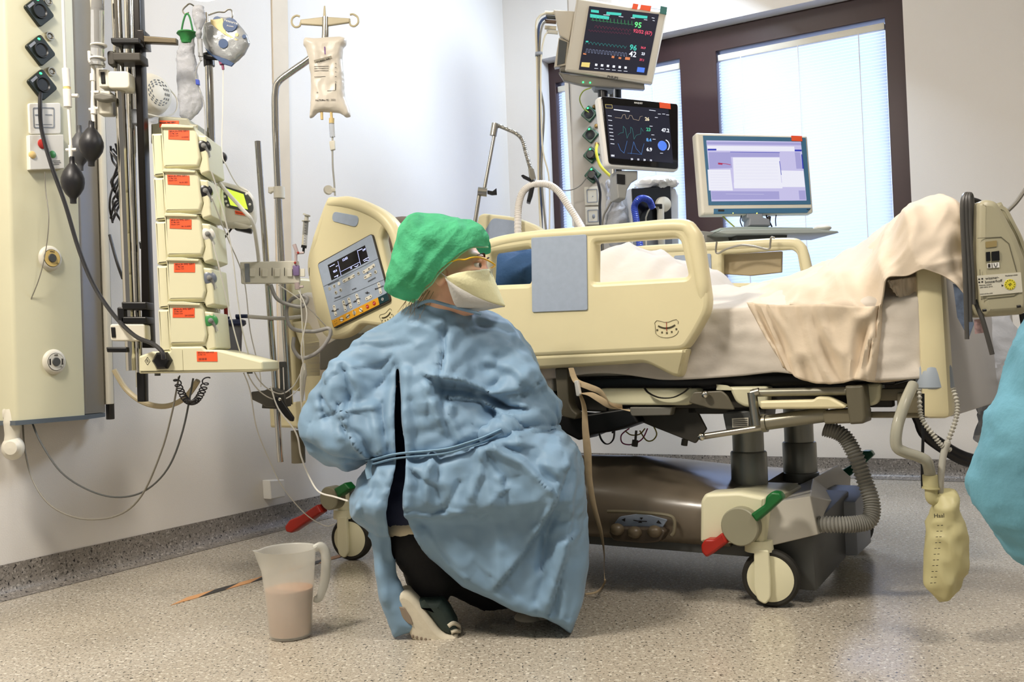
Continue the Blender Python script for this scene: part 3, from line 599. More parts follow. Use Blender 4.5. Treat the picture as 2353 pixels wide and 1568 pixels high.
# ================================================================ mattress, sheet, patient
def hillx(x):      # height of the covered surface along the bed
    K = [(-1.7, 1.0), (-1.35, .97), (-1.1, .93), (-.95, .90), (-.80, .955), (-.62, 1.015), (-.54, 1.035), (-.48, 1.0), (-.40, .985), (-.34, .945), (-.25, .875), (-.12, .87), (.0, .865), (.1, .90), (.2, .955), (.3, 1.02), (.38, 1.045), (.43, 1.05)]
    for (a, b), (c, d) in zip(K, K[1:]):
        if x <= c: t = max(0, (x-a)/(c-a)); t = t*t*(3-2*t); return b+(d-b)*t
    return K[-1][1]
MT = .775
mt = B().box((-.35, .45, .69), (1.5, .84, .15), .03, seg=3)
mt.hexa([(-1.69, .03, .615), (-1.08, .03, .615), (-1.08, .87, .615), (-1.69, .87, .615), (-1.69, .03, .96), (-1.12, .03, .765), (-1.12, .87, .765), (-1.69, .87, .96)], .03)
one('mattress', mt, mat('mattress_cover', 'b9b2a4', .7), BF, 'thick mattress on the hospital bed under the white sheet', 'mattress')
def fold(x, y, z, a=.012):
    q = Vector((x*5, y*5, z*5)); n1 = noise.noise(q+Vector((0, 0, 3))); n2 = 1-abs(noise.noise(Vector((x*7+y*4, y*3, z*3+7))))*2
    return a*(n1*.7+n2*.6)+.004*noise.noise(q*5)
def sheetpt(u, v):
    x = -.97+u*1.385
    h = hillx(x); k = min(1, max(0, (x-.08)/.3))          # knees: the body ridge
    hem = .615+.012*sin(x*9)+.02*noise.noise(Vector((x*4, 2, 0)))-(.02*k)
    if x > .06: hem += -.02*sin((x-.06)*9)
    yn = -.005-.012*k
    if v < .34:
        t = v/.34; z = hem+(MT+.015-hem)*t
        fl = fold(x, 0, z*1.4, .020*(1-t*.6))+.012*sin(x*22+z*10)*(1-t)
        return Vector((x, yn-.012-fl, z))
    t = (v-.34)/.66; y = yn-.012+.93*t
    prof = sin(min(1, t*1.0/.42)*pi/2)**1.3 if t < .42 else (1 if t < .75 else cos((t-.75)/.25*pi/2)**.8)
    prof = max(prof, 0)
    z = MT+.015+(h-MT-.015)*prof + fold(x, y, 0, .019)*(1 if t > .04 else t/.04)
    return Vector((x+.01*noise.noise(Vector((x*6, y*6, 9))), y, z))
sh = B().grid(sheetpt, 150, 80)
o = one('bed_sheet', sh, M_['sheet'], BF, 'rumpled white sheet covering the patient and hanging over the mattress side', 'sheet', smooth=80)
s_ = o.modifiers.new('s', 'SOLIDIFY'); s_.thickness = .003; s_.offset = 1
# second sheet thrown over the raised knees and the footboard
def lerpr(rows, v):
    n = len(rows)-1; i = min(int(v*n), n-1); t = v*n-i; return rows[i].lerp(rows[i+1], t)
R0 = [(1712, 700, .1), (1735, 708, .0), (1790, 712, -.03), (1850, 704, -.05), (1960, 716, -.05), (2010, 728, -.04), (2042, 642, -.08), (2095, 628, -.09), (2160, 632, -.085), (2195, 658, -.07), (2255, 724, -.06)]
R1 = [(1708, 690, .2), (1735, 695, .03), (1790, 698, .0), (1855, 690, -.03), (1960, 690, -.03), (2005, 690, -.03), (2048, 615, -.08), (2098, 600, -.09), (2160, 605, -.085), (2195, 625, -.07), (2240, 690, -.05)]
R2_ = [(1705, 682, .3), (1740, 672, .2), (1800, 660, .12), (1870, 648, .08), (1945, 630, .05), (2010, 600, .02), (2062, 550, -.05), (2110, 520, -.07), (2165, 522, -.06), (2200, 540, -.04), (2230, 600, -.02)]
R3 = [(1702, 672, .45), (1745, 655, .42), (1800, 645, .40), (1860, 625, .38), (1940, 590, .36), (2010, 553, .30), (2068, 505, .02), (2100, 475, .0), (2160, 462, .0), (2200, 470, .02), (2222, 500, .04)]
R4 = [(1702, 668, .60), (1745, 653, .60), (1800, 645, .60), (1855, 624, .60), (1935, 588, .60), (2000, 553, .55), (2060, 506, .30), (2098, 474, .22), (2150, 458, .20), (2190, 465, .2), (2215, 485, .2)]
rows = [[P3(*q) for q in R] for R in (R0, R1, R2_, R3, R4)]
cols = [catmull(r_, 9) for r_ in rows]; nn = len(cols[0]); D2 = B(); VV = []
for j in range(nn):
    VV.append(catmull([c[j] for c in cols], 14))
nv = len(VV[0])
def dfold(p, j, i):
    w_ = p+Vector(noise.noise_vector(p*5))*.04; a = .014*(1-abs(noise.noise(Vector((w_.x*8+w_.z*5, w_.y*3, w_.z*3-w_.x*2+4))))*3)+.005*(1-abs(noise.noise(Vector(((w_.x-w_.z)*16, w_.y*8, (w_.z+w_.x)*7))))*3)+.005*noise.noise(p*22)
    return p+Vector((0, -a, a*.5))
D2.add([dfold(VV[j][i], j, i) for j in range(nn) for i in range(nv)], [(a*nv+b, (a+1)*nv+b, (a+1)*nv+b+1, a*nv+b+1) for a in range(nn-1) for b in range(nv-1)])
o = one('top_sheet', D2, mat('top_sheet_cloth', 'd9cab6', .85, var=.03, vs=4, bump=.15, bs=30), BF, 'white top sheet stretched over the raised knees and thrown over the footboard', 'sheet', smooth=80)
s_ = o.modifiers.new('s', 'SOLIDIFY'); s_.thickness = .004
# hanging corner of that sheet inside the footboard, and the bunched side drop
dr = B()
def cloth(rowsA, rowsB, m, amp=.01, nu=40, nv=24, f=9):
    A_, B2 = catmull([P3(*q) for q in rowsA], 8), catmull([P3(*q) for q in rowsB], 8)
    def fn(u, v):
        def s(L): x = u*(len(L)-1); i = min(int(x), len(L)-2); return L[i].lerp(L[i+1], x-i)
        p = s(A_).lerp(s(B2), v); a = amp*(1-abs(noise.noise(Vector((u*f, v*1.5+3, p.x*2))))*2.2)+.004*noise.noise(p*25)
        return p+Vector((0, -a, 0))
    return m.grid(fn, nu, nv)
cloth([(2040, 645, -.03), (2075, 640, -.02), (2118, 634, .0)], [(2042, 655, -.03), (2080, 705, -.02), (2117, 756, .0)], dr, .004)
cloth([(1722, 696, -.045), (1795, 702, -.055), (1900, 700, -.06), (2005, 706, -.045), (2040, 690, -.02), (2112, 690, .01)], [(1800, 840, -.055), (1850, 875, -.06), (1925, 882, -.06), (1975, 872, -.06), (2020, 880, -.03), (2105, 868, .02)], dr, .022, 60, 30, 12)
o = one('bath_towel', dr, mat('side_cloth', 'd3c3ac', .85, var=.04, vs=5, bump=.2, bs=30), BF, 'cream cloth hanging in folds down the foot end of the mattress', 'cloth', smooth=80)
s_ = o.modifiers.new('s', 'SOLIDIFY'); s_.thickness = .003
# patient: one continuous covered body, blue hospital shirt, only shoulder and chest show
def pf(P):
    d = sdell(P, (-1.02, .42, .955), (.30, .24, .13)); d = smin(d, sdell(P, (-.72, .42, .88), (.32, .20, .11)), .06)
    d = smin(d, sdcone(P, (-1.12, .20, .965), (-.82, .12, .90), .065, .05), .04)
    d = smin(d, sdcone(P, (-1.12, .66, .965), (-.82, .74, .90), .065, .05), .04)
    d = smin(d, sdcone(P, (-1.25, .42, 1.02), (-1.38, .42, 1.07), .06, .055), .03)
    d = smin(d, sdell(P, (-1.46, .42, 1.12), (.115, .078, .10)), .02); d = smin(d, sdell(P, (-1.44, .42, 1.222), (.03, .013, .018)), .012); d = smin(d, sdell(P, (-1.39, .42, 1.195), (.02, .022, .012)), .012)
    for s_ in (-1, 1): d = -smin(-d, sdell(P, (-1.475, .42+s_*.03, 1.225), (.012, .016, .014)), .01); d = smin(d, sdell(P, (-1.46, .42+s_*.078, 1.10), (.03, .008, .018)), .006)
    d = smin(d, sdcone(P, (-.5, .33, .83), (.1, .33, .79), .055, .04), .05); d = smin(d, sdcone(P, (-.5, .52, .83), (.1, .52, .79), .055, .04), .05)
    return d
pm = nets(pf, (-1.7, -.05, .6), (.3, .95, 1.4), .014)
skin = mat('skin', 'c08a72', .55, var=.05, vs=12, sss=.08, bump=.05, bs=90)
pt = T('person', 'patient lying in the bed in a blue hospital shirt with a breathing tube', 'person', BF)
mesh_obj('body', pm, skin, pt)
def sf(P): return np.maximum(np.minimum(sdell(P, (-1.0, .40, .955), (.33, .30, .150)), sdcone(P, (-1.14, .17, .965), (-.78, .06, .93), .085, .075)), P[:, 0]*1.-(-.66))
shm = nets(lambda P: smin(sdell(P, (-1.0, .42, .955), (.34, .28, .15)), sdcone(P, (-1.14, .17, .965), (-.70, .09, .93), .088, .082), .06), (-1.5, -.1, .6), (-.4, .9, 1.3), .014)
crumple(shm, .018, 7, 3)
mesh_obj('shirt', shm, mat('blue_shirt_cloth', '24466e', .8, var=.08, vs=8, bump=.25, bs=60), pt, 60)
mesh_obj('hair', B().ball((-1.50, .42, 1.15), (.11, .085, .10)), mat('patient_hair', '6a5c50', .8), pt)
pil = B().ball((-1.50, .45, 1.02), (.19, .34, .075), 32); crumple(pil, .02, 4, 1)
one('pillow', pil, M_['sheet'], BF, 'white pillow under the head of the patient', 'pillow', smooth=80)
# ================================================================ the crouching nurse
NF = Fr((0, 2.35, 0), 0)
def J(x, y, t=0): return NF.px(x, y, t)
def N2(L, t=0): return np.array([(p.x, p.z) for p in NF.pts(L, t)])
def polysd(pts, lo, hi, h=.005):
    xs, zs = np.arange(lo[0], hi[0], h), np.arange(lo[1], hi[1], h); G_ = np.stack(np.meshgrid(xs, zs, indexing='ij'), -1).reshape(-1, 2)
    d = np.full(len(G_), 1e9); ins = np.zeros(len(G_), bool)
    for a, b in zip(pts, np.roll(pts, -1, 0)):
        e = b-a; w_ = G_-a; t = np.clip((w_@e)/(e@e+1e-12), 0, 1); d = np.minimum(d, np.linalg.norm(w_-t[:, None]*e, axis=1))
        c = ((a[1] > G_[:, 1]) != (b[1] > G_[:, 1])); xi = a[0]+(G_[:, 1]-a[1])*(b[0]-a[0])/np.where(b[1] == a[1], 1e-9, b[1]-a[1]); ins ^= c & (G_[:, 0] < xi)
    D_ = np.where(ins, -d, d).reshape(len(xs), len(zs))
    def f(x, z):
        i = np.clip((x-lo[0])/h, 0, len(xs)-1.001); j = np.clip((z-lo[1])/h, 0, len(zs)-1.001); a, b = i.astype(int), j.astype(int); u, v = i-a, j-b
        return D_[a, b]*(1-u)*(1-v)+D_[a+1, b]*u*(1-v)+D_[a, b+1]*(1-u)*v+D_[a+1, b+1]*u*v
    return f
nurse = T('person', 'nurse crouching by the bed in a blue gown, green cap, yellow mask and safety glasses', 'person', NF)
# --- body (one continuous figure, mostly under the clothes)
jt = {k: tuple(J(*v)) for k, v in dict(pel=(1035, 1125, .10), chest=(1000, 880, .07), nb=(1000, 745, .05), sl=(835, 850, .09), sr=(1165, 835, .09), el=(775, 975, .08), er=(1225, 930, .11), wl=(880, 1015, .34), wr=(1130, 960, .38),
  hl=(965, 1130, .12), hr=(1110, 1130, .12), kl=(900, 1075, .50), kr=(1250, 1100, .48), al=(985, 1352, .08), ar=(1215, 1380, .16), tl=(1035, 1455, .04), tr=(1235, 1425, .28)).items()}
def bodyf(P):
    q = jt; d = sdell(P, q['chest'], (.12, .058, .18)); d = smin(d, sdell(P, q['pel'], (.13, .10, .11)), .08)
    d = smin(d, sdcone(P, q['chest'], q['nb'], .09, .06), .05); d = smin(d, sdcone(P, q['nb'], tuple(J(1025, 680, .03)), .055, .052), .03)
    for a, b, ra, rb in (('nb', 'sl', .045, .045), ('nb', 'sr', .045, .045), ('sl', 'el', .05, .04), ('sr', 'er', .05, .04), ('el', 'wl', .039, .026), ('er', 'wr', .039, .026),
                         ('hl', 'kl', .082, .056), ('hr', 'kr', .082, .056), ('kl', 'al', .054, .036), ('kr', 'ar', .054, .036), ('al', 'tl', .036, .028), ('ar', 'tr', .036, .028)): d = smin(d, sdcone(P, q[a], q[b], ra, rb), .025)
    for w_, s_ in (('wl', 1), ('wr', -1)):
        w3 = np.array(q[w_]); pc = w3+np.array([.02*s_, .06, .0]); d = smin(d, sdell(P, pc, (.042, .045, .018)), .012)
        for i in range(4): b0 = pc+np.array([(-.03+.02*i)*1.0, .035, 0]); b1 = b0+np.array([0, .035+.008*(i in (1, 2)), -.008]); d = smin(d, sdcone(P, b0, b1, .009, .008), .006); d = smin(d, sdcone(P, b1, b1+np.array([0, .018, -.025]), .008, .007), .004)
        d = smin(d, sdcone(P, pc+np.array([.035*s_, -.01, 0]), pc+np.array([.06*s_, .03, -.012]), .011, .009), .008)
    return d
bm_ = nets(bodyf, (-.62, -.12, .0), (.22, .60, .90), .011)
# head, built facing -y then turned to look over the right shoulder
HC = J(1038, 628, .015)
HM = Matrix.Translation(HC) @ Matrix.Rotation(radians(80), 4, 'Z') @ Matrix.Rotation(radians(-5), 4, 'X') @ Matrix.Rotation(radians(4), 4, 'Y')
def headf(P):
    d = sdell(P, (0, .02, .025), (.076, .093, .088)); d = smin(d, sdell(P, (0, -.028, -.035), (.058, .062, .078)), .03)
    d = smin(d, sdell(P, (0, -.040, -.074), (.028, .024, .020)), .025)                     # chin
    d = smin(d, sdcone(P, (0, -.084, .004), (0, -.094, -.030), .009, .011), .014)         # nose
    d = smin(d, sdell(P, (0, -.078, .024), (.046, .014, .010)), .014)                      # brow
    for s in (-1, 1):
        d = smin(d, sdell(P, (s*.040, -.062, -.022), (.022, .018, .016)), .016)            # cheekbone
        d = -smin(-d, sdell(P, (s*.031, -.088, .006), (.019, .016, .011)), .010)           # socket
        d = smin(d, sdell(P, (s*.030, -.0775, .0135), (.017, .009, .0045)), .004)          # upper lid
        d = smin(d, sdell(P, (s*.030, -.0765, -.006), (.016, .008, .0035)), .005)          # lower lid
        e = sdell(P, (s*.077, .012, -.012), (.010, .018, .031)); e = np.maximum(e, -sdell(P, (s*.088, .008, -.008), (.010, .010, .018))); d = smin(d, e, .006)
        d = smin(d, sdell(P, (s*.018, -.088, -.062), (.014, .008, .005)), .008)            # lips
    d = smin(d, sdcone(P, (0, .035, -.05), (0, .075, -.17), .052, .056), .03)
    return d
hm = nets(headf, (-.12, -.14, -.20), (.12, .15, .13), .0042)
nb_ = len(bm_.v); bm_.add(hm.v, hm.f, HM)
skin2 = mat('face_skin', 'e6b497', .5, var=.07, vs=25, sss=.1, bump=.06, bs=120)
body = mesh_obj('body', bm_, skin2, nurse, 80)
def hp(m, name, mt_, parent=None, sm=60):
    m.v = [tuple(HM @ Vector(p)) for p in m.v]; return mesh_obj(name, m, mt_, parent or nurse, sm)
eye = B(); iris = B(); pup = B()
for s in (-1, 1):
    c = Vector((s*.030, -.0725, .0035)); eye.ball(c, .0118, 20); dr_ = Vector((.25, -1, .02)).normalized()
    if s == -1: dr_ = Vector((-.35, -1, .02)).normalized()
    iris.lathe([(.0058, -.0003), (.0052, .0009)], c+dr_*.0112, dr_, n=20); pup.lathe([(.0026, .0), (.0024, .0012)], c+dr_*.0112, dr_, n=14)
eo = hp(eye, 'eye', mat('eye_white', 'e6ded6', .15, var=0)); hp(iris, 'iris', mat('iris_brown', '3a2318', .2, var=0)); hp(pup, 'pupil', M_['black'])
br = B()
for s in (-1, 1): br.tube([(s*.014, -.0915, .026), (s*.03, -.0925, .0315), (s*.047, -.080, .027)], [.0022, .0035, .0012], n=6, flat=.6)
hp(br, 'eyebrow', mat('eyebrow_hair', '4a3226', .8))
hr_ = B(); random.seed(3)
for i in range(26):
    a = random.uniform(0, 1); p0 = J(950+60*a, 655+20*a, random.uniform(-.05, .0)); hr_.tube([p0, p0+Vector((-.02+random.uniform(-.01, .01), random.uniform(-.01, .01), -.03)), p0+Vector((-.035+random.uniform(-.015, .015), random.uniform(-.02, .02), -.055-random.uniform(0, .02)))], [.0008, .0006, .0003], n=4)
mesh_obj('hair', hr_, mat('blond_brown_hair', '8f7858', .6, var=.25, vs=60), nurse)
# --- cap
def inpoly(x, z, L):
    c = False
    for a, b in zip(L, L[1:]+L[:1]):
        if (a[1] > z) != (b[1] > z) and x < a[0]+(z-a[1])*(b[0]-a[0])/(b[1]-a[1]): c = not c
    return c
def rimfix(m, it=6):          # smooth the ragged rim left where cloth was cut open
    from collections import Counter
    E_ = Counter(tuple(sorted((f[i], f[i-1]))) for f in m.f for i in range(len(f))); nb = {}
    for (a, b), c in E_.items():
        if c == 1: nb.setdefault(a, []).append(b); nb.setdefault(b, []).append(a)
    V = [Vector(p) for p in m.v]
    for _ in range(it):
        W = {a: (V[a]+sum((V[b] for b in L), Vector())/len(L))/2 for a, L in nb.items() if len(L) == 2}
        for a, p in W.items(): V[a] = p
    m.v = [tuple(p) for p in V]
cpoly = N2([(1122, 562), (1122, 545), (1110, 524), (1082, 507), (1020, 494), (962, 492), (938, 500), (914, 530), (906, 580), (892, 632), (886, 668), (902, 682), (945, 694), (972, 686), (992, 664), (1012, 638), (1040, 606), (1066, 584), (1096, 568)])
cgrow = N2([(1150, 600), (1140, 540), (1114, 520), (1082, 507), (1020, 494), (962, 492), (938, 500), (914, 530), (906, 580), (892, 632), (886, 668), (902, 682), (945, 696), (985, 720), (1030, 700), (1070, 660), (1120, 625)])
cs_ = polysd(cgrow, (-.5, .6), (.1, 1.2), .003)
def capf(P):
    d2 = cs_(P[:, 0], P[:, 2]); R_ = .085; yc = .012+.02*np.clip((P[:, 0]+.2)/.2, -1, 1); T_ = .118
    return np.sqrt(np.maximum(d2+R_, 0)**2+((P[:, 1]-yc)*R_/T_)**2)-R_
cm = nets(capf, (-.36, -.14, .76), (-.02, .18, 1.08), .0048)
V, Nn = normals(cm); edge = [J(*q, 0) for q in ((1122, 562), (1096, 568), (1066, 584), (1040, 606), (1012, 638), (992, 664), (972, 686), (945, 694))]
out = []
for p, n_ in zip(V, Nn):
    de = min(((Vector((p[0], 0, p[2]))-Vector((e.x, 0, e.z))).length for e in catmull(edge, 3)))
    q = Vector(p); along = (p[0]-p[2])
    g = (1-abs(noise.noise(Vector((p[0]*9+p[2]*9, (p[0]-p[2])*34, p[1]*22+2))))*2.4)*.0042*min(1, .35+1.1*exp(-(de/.055)**2))
    w3 = q+Vector(noise.noise_vector(q*7))*.02; t1_ = (w3.x*.8-w3.z*.6)*22+w3.y*6; t2_ = (w3.x*.5+w3.z*.9)*19-w3.y*8; c = (abs(t1_-floor(t1_)-.5)*2-.5)*.009*(.5+.5*noise.noise(q*8))+(abs(t2_-floor(t2_)-.5)*2-.5)*.008*(.5-.5*noise.noise(q*8))+(1-abs(noise.noise(q*15+Vector((1, 5, 3))))*2.3)*.004+noise.noise(q*9)*.008+(1-abs(noise.noise(Vector((p[0]*30+9, p[1]*12, p[2]*11))))*2)*.003
    out.append(tuple(p+n_*(g+c*min(1, de/.03)-.002)))
cm.v = out; ctrue = [tuple(q) for q in np.concatenate([N2([(1125, 566), (1125, 544)], -.04), cpoly[2:13], N2([(955, 689), (975, 664), (993, 650), (1006, 629), (1029, 608), (1044, 595), (1064, 578), (1084, 568), (1100, 566)], -.08)])]; cm.f = [f for f in cm.f if inpoly(sum(out[i][0] for i in f)/4, sum(out[i][2] for i in f)/4, ctrue)]; cm.mi = [0]*len(cm.f); rimfix(cm, 8)
cap = mesh_obj('surgical_cap', cm, mat('green_cap_fabric', '4cb482', .8, var=.24, vs=13, bump=.35, bs=130, transl=.22), nurse, 80)
mesh_obj('elastic_edge', B().tube([J(x, y, t) for x, y, t in ((1121, 568, -.035), (1100, 568, -.062), (1084, 569, -.074), (1064, 580, -.083), (1044, 597, -.088), (1028, 611, -.09), (1006, 632, -.089), (992, 653, -.083), (974, 668, -.07), (956, 690, -.05))], .0024, n=8), mat('cap_elastic', '8ec7a0', .8), cap)
# --- mask
def loftc(A_, C_, m, nu=30, nv=14, bul=None):
    a, b = catmull([J(*q) for q in A_], 8), catmull([J(*q) for q in C_], 8)
    def fn(u, v):
        def s(L): x = u*(len(L)-1); i = min(int(x), len(L)-2); return L[i].lerp(L[i+1], x-i)
        p = s(a).lerp(s(b), v)
        if bul: p = p+Vector(bul(u, v))
        return p
    return m.grid(fn, nu, nv)
seam = [(1022, 640, -.088), (1065, 667, -.084), (1112, 690, -.066), (1154, 703, -.03), (1160, 704, .03)]
mk = loftc([(1024, 638, -.088), (1055, 627, -.088), (1092, 622, -.072), (1121, 618, -.025), (1126, 622, .04)], seam, B(), bul=lambda u, v: (0, -.008*sin(pi*v)*sin(pi*min(1, u*1.3)), .002*sin(pi*v)+.0012*noise.noise(Vector((u*9, v*7, 2)))))
mask = mesh_obj('face_mask', mk, mat('mask_yellow', 'e2dfb4', .8, var=.04, vs=30, bump=.15, bs=160), nurse, 80)
mk = loftc(seam, [(1028, 645, -.086), (1038, 680, -.078), (1053, 707, -.062), (1100, 714, -.02), (1152, 704, .03)], B(), bul=lambda u, v: (0, -.008*sin(pi*v), 0))
mo = mesh_obj('lower_panel', mk, mat('mask_white', 'c6c5c0', .8, var=.03, bump=.15, bs=160), mask, 80)
for o in (mask, mo): q = o.modifiers.new('s', 'SOLIDIFY'); q.thickness = .0016
mesh_obj('nose_clip', loftc([(1078, 627, -.082), (1100, 624, -.066), (1117, 623, -.03)], [(1078, 631, -.084), (1100, 628, -.069), (1118, 627, -.032)], B(), 10, 2), mat('nose_clip_grey', 'b9b79f', .5), mask)
mesh_obj('head_strap', B().tube([J(1027, 638, -.089), J(1014, 628, -.088), J(1000, 615, -.07)], .0026, n=6, flat=.5), mat('strap_grey', '9a9a98', .7), mask)
# --- glasses
gp = [(1020, 608, -.088), (1034, 603, -.089), (1052, 597, -.089), (1068, 597, -.088), (1085, 592, -.083), (1104, 592, -.072), (1120, 598, -.056), (1134, 606, -.038), (1137, 611, -.020), (1130, 616, .02)]
gl_ = mesh_obj('safety_glasses', B().tube([J(*q) for q in gp], .0026, n=10, flat=.8), mat('yellow_frame', 'e8b92e', .35, var=.02), nurse)
lensm = mat('clear_lens', 'f4f4ee', .03, var=0, trans=1, ior=1.05, alpha=.35)
mesh_obj('lens', loftc([(1062, 598, -.09), (1085, 593, -.085), (1104, 593, -.074), (1120, 599, -.058), (1134, 607, -.04)], [(1066, 622, -.092), (1088, 632, -.09), (1106, 636, -.08), (1122, 638, -.062), (1133, 637, -.045)], B(), 16, 6), lensm, gl_, 80)
# --- scrubs under the gown
jn = jt
def topf(P):
    d = sdell(P, jn['chest'], (.145, .075, .20)); d = smin(d, sdell(P, tuple(J(1010, 1120, .07)), (.17, .16, .13)), .08)
    return smin(d, sdell(P, tuple(J(935, 1140, .10)), (.09, .12, .085)), .05)
tm = nets(topf, (-.5, -.2, .22), (.1, .3, .95), .012); tm = crumple(tm, .010, 16, 4)
mesh_obj('scrub_top', tm, M_['navy'], nurse, 80)
ud = B().lathe([(.10, -.035), (.125, -.03), (.137, .0), (.135, .026), (.12, .03)], J(985, 1206, .085), (0.03, 0, 1), n=40); ud.v = [(x, y, z+.012*noise.noise(Vector((x*8, y*8, 3)))) for x, y, z in ud.v]
mesh_obj('undershirt', ud, mat('undershirt_cloth', 'cfc6ac', .85, bump=.2, bs=40), nurse, 80)
def trf(P):
    q = jn; d = sdell(P, tuple(J(1000, 1215, .08)), (.14, .13, .07))
    for a, b, ra, rb in (('hl', 'kl', .10, .075), ('hr', 'kr', .10, .075), ('kl', 'al', .075, .048), ('kr', 'ar', .075, .05)): d = smin(d, sdcone(P, q[a], q[b], ra, rb), .03)
    d = smin(d, sdcone(P, tuple(J(955, 1250, .02)), tuple(J(990, 1330, .05)), .062, .055), .03); d = smin(d, sdcone(P, tuple(J(985, 1300, .06)), tuple(J(988, 1378, .05)), .045, .040), .02)
    return smin(d, sdcone(P, tuple(J(1010, 1300, .1)), tuple(J(1160, 1390, .16)), .05, .04), .03)
tm = nets(trf, (-.42, -.14, .02), (.25, .7, .55), .011); tm = crumple(tm, .006, 14, 6)
mesh_obj('trousers', tm, mat('black_trousers', '0d0e12', .85, bump=.2, bs=50), nurse, 80)
# --- clogs
def clog(name, L, up, t, w_):
    c = B().plate(rp([tuple(q) for q in N2(L, t)], .012), t-w_, t+w_, .014); o = mesh_obj(name, c, mat('clog_sole', 'cfc7b2', .6, var=.06, vs=30, bump=.1, bs=80), nurse, 60)
    return o
c1 = clog('clog', [(903, 1396), (908, 1366), (924, 1351), (944, 1354), (966, 1374), (990, 1408), (1012, 1438), (1030, 1449), (1052, 1449), (1055, 1462), (1040, 1478), (1000, 1481), (962, 1472), (947, 1456), (941, 1432), (925, 1416)], None, .0, .045)
tr_ = B().plate(rp([tuple(q) for q in N2([(904, 1402), (912, 1392), (930, 1396), (944, 1418), (950, 1436), (940, 1434), (922, 1418)], -.044)], .004), -.049, -.03, .002)
for i in range(9): mesh_obj('tread_stud', B().ball(J(948+i*10, 1463+i*2.3, -.044), (.004, .004, .005), 8), mat('clog_tread', '8a7c6c', .7), c1)
mesh_obj('tread', tr_, mat('clog_tread', '8a7c6c', .7), c1)
u_ = nets(lambda P: sdcone(P, tuple(J(990, 1385, 0)), tuple(J(1030, 1436, 0)), .042, .038, (1, 1.05, 1)), (-.35, -.1, 0), (-.05, .1, .25), .008)
mesh_obj('clog_upper', B().plate(rp([tuple(q) for q in N2([(963, 1373), (1016, 1374), (1032, 1392), (1050, 1425), (1052, 1444), (1036, 1453), (1016, 1444), (992, 1412)])], .006), -.040, .040, .016), mat('clog_leather', '2c3a36', .6, var=.15, vs=30, bump=.2, bs=60), c1, 70)
mesh_obj('toe_strap', B().tube([J(1030, 1440, -.042), J(1041, 1433, -.036), J(1053, 1438, -.014), J(1055, 1446, .01)], .0055, n=8).tube([J(1037, 1454, -.04), J(1047, 1450, -.034), J(1056, 1452, -.01)], .005, n=8), mat('clog_sole', 'cfc7b2', .6), c1)
c2 = B().ball(J(1215, 1424, .12), (.040, .05, .024), 20).plate(rp([tuple(q) for q in N2([(1192, 1408), (1240, 1405), (1290, 1425), (1300, 1440), (1200, 1442)], .12)], .01), .09, .17, .012)
mesh_obj('clog', c2, mat('clog_sole', 'cfc7b2', .6), nurse, 60)
# --- gown
GO = [(946, 704), (985, 678), (1036, 690), (1100, 703), (1150, 728), (1190, 764), (1222, 812), (1237, 855), (1256, 895), (1283, 932), (1281, 972), (1268, 990), (1302, 1000), (1330, 1030), (1343, 1080), (1350, 1150), (1355, 1230), (1360, 1300), (1346, 1385), (1313, 1461),
      (1275, 1436), (1200, 1410), (1120, 1376), (1062, 1348), (1022, 1318), (980, 1285), (940, 1280), (905, 1285), (906, 1320), (926, 1365), (962, 1440), (904, 1466), (888, 1420), (874, 1382), (864, 1310), (854, 1240),
      (800, 1192), (797, 1152), (822, 1102), (845, 1076), (852, 1062), (790, 1090), (742, 1062), (704, 1022), (690, 985), (703, 940), (728, 893), (742, 862), (760, 832), (800, 790), (850, 755), (900, 728)]
gs = polysd(N2(GO, -.02), (-.62, -.02), (.32, .95), .004)
bodyA = [(946, 704), (985, 689), (1036, 701), (1100, 713), (1150, 735), (1190, 770), (1222, 815), (1215, 900), (1190, 1000), (1302, 1010), (1343, 1080), (1360, 1300), (1313, 1461), (1120, 1376), (1022, 1300), (945, 1175), (930, 1050)]
def gownf(P):
    x, y, z = P[:, 0], P[:, 1], P[:, 2]; d2 = gs(x, z)
    yc = .10-.06*np.clip((.62-z)/.3, 0, 1); T_ = .10+.08*np.clip((.70-z)/.25, 0, 1); T_ = T_*np.clip((.34-z)/.2*-1+1, .75, 1); R_ = .095
    strip = (x < J(960, 1300).x) & (z < .26); T_ = np.where(strip, .028, T_); yc = np.where(strip, -.02, yc); R2 = np.where(strip, .035, .03+.065*np.clip((z-.09)/.2, 0, 1))
    d = np.sqrt(np.maximum(d2+R2, 0)**2+((y-yc)*R2/T_)**2)-R2
    q = jn; A = [] 
    for a, b, ra, rb in ((J(1010, 760, .06), J(850, 832, .07), .075, .085), (J(1010, 760, .06), J(1150, 822, .08), .075, .09), (J(1000, 775, .055), J(1000, 960, .05), .115, .15), (J(840, 832, .06), J(800, 900, .045), .075, .085), (J(800, 880, .04), J(742, 985, .035), .080, .062), (J(745, 985, .05), J(830, 1060, .27), .068, .05),
                         (J(1160, 822, .07), J(1200, 872, .045), .085, .075), (J(1200, 870, .05), J(1234, 940, .07), .078, .062), (J(1234, 940, .08), J(1150, 960, .30), .062, .045),
                         (J(1040, 1110, .05), J(1150, 1140, .05), .145, .15), (J(1180, 1130, .07), J(1240, 1160, .15), .125, .12)):
        A.append(sdcone(P, tuple(a), tuple(b), ra, rb))
    e = A[0]
    for k in A[1:]: e = smin(e, k, .03)
    e = np.maximum(e, d2-.004)
    return smin(d, e, .025)
gm = nets(gownf, (-.60, -.20, .0), (.28, .50, .90), .0064)
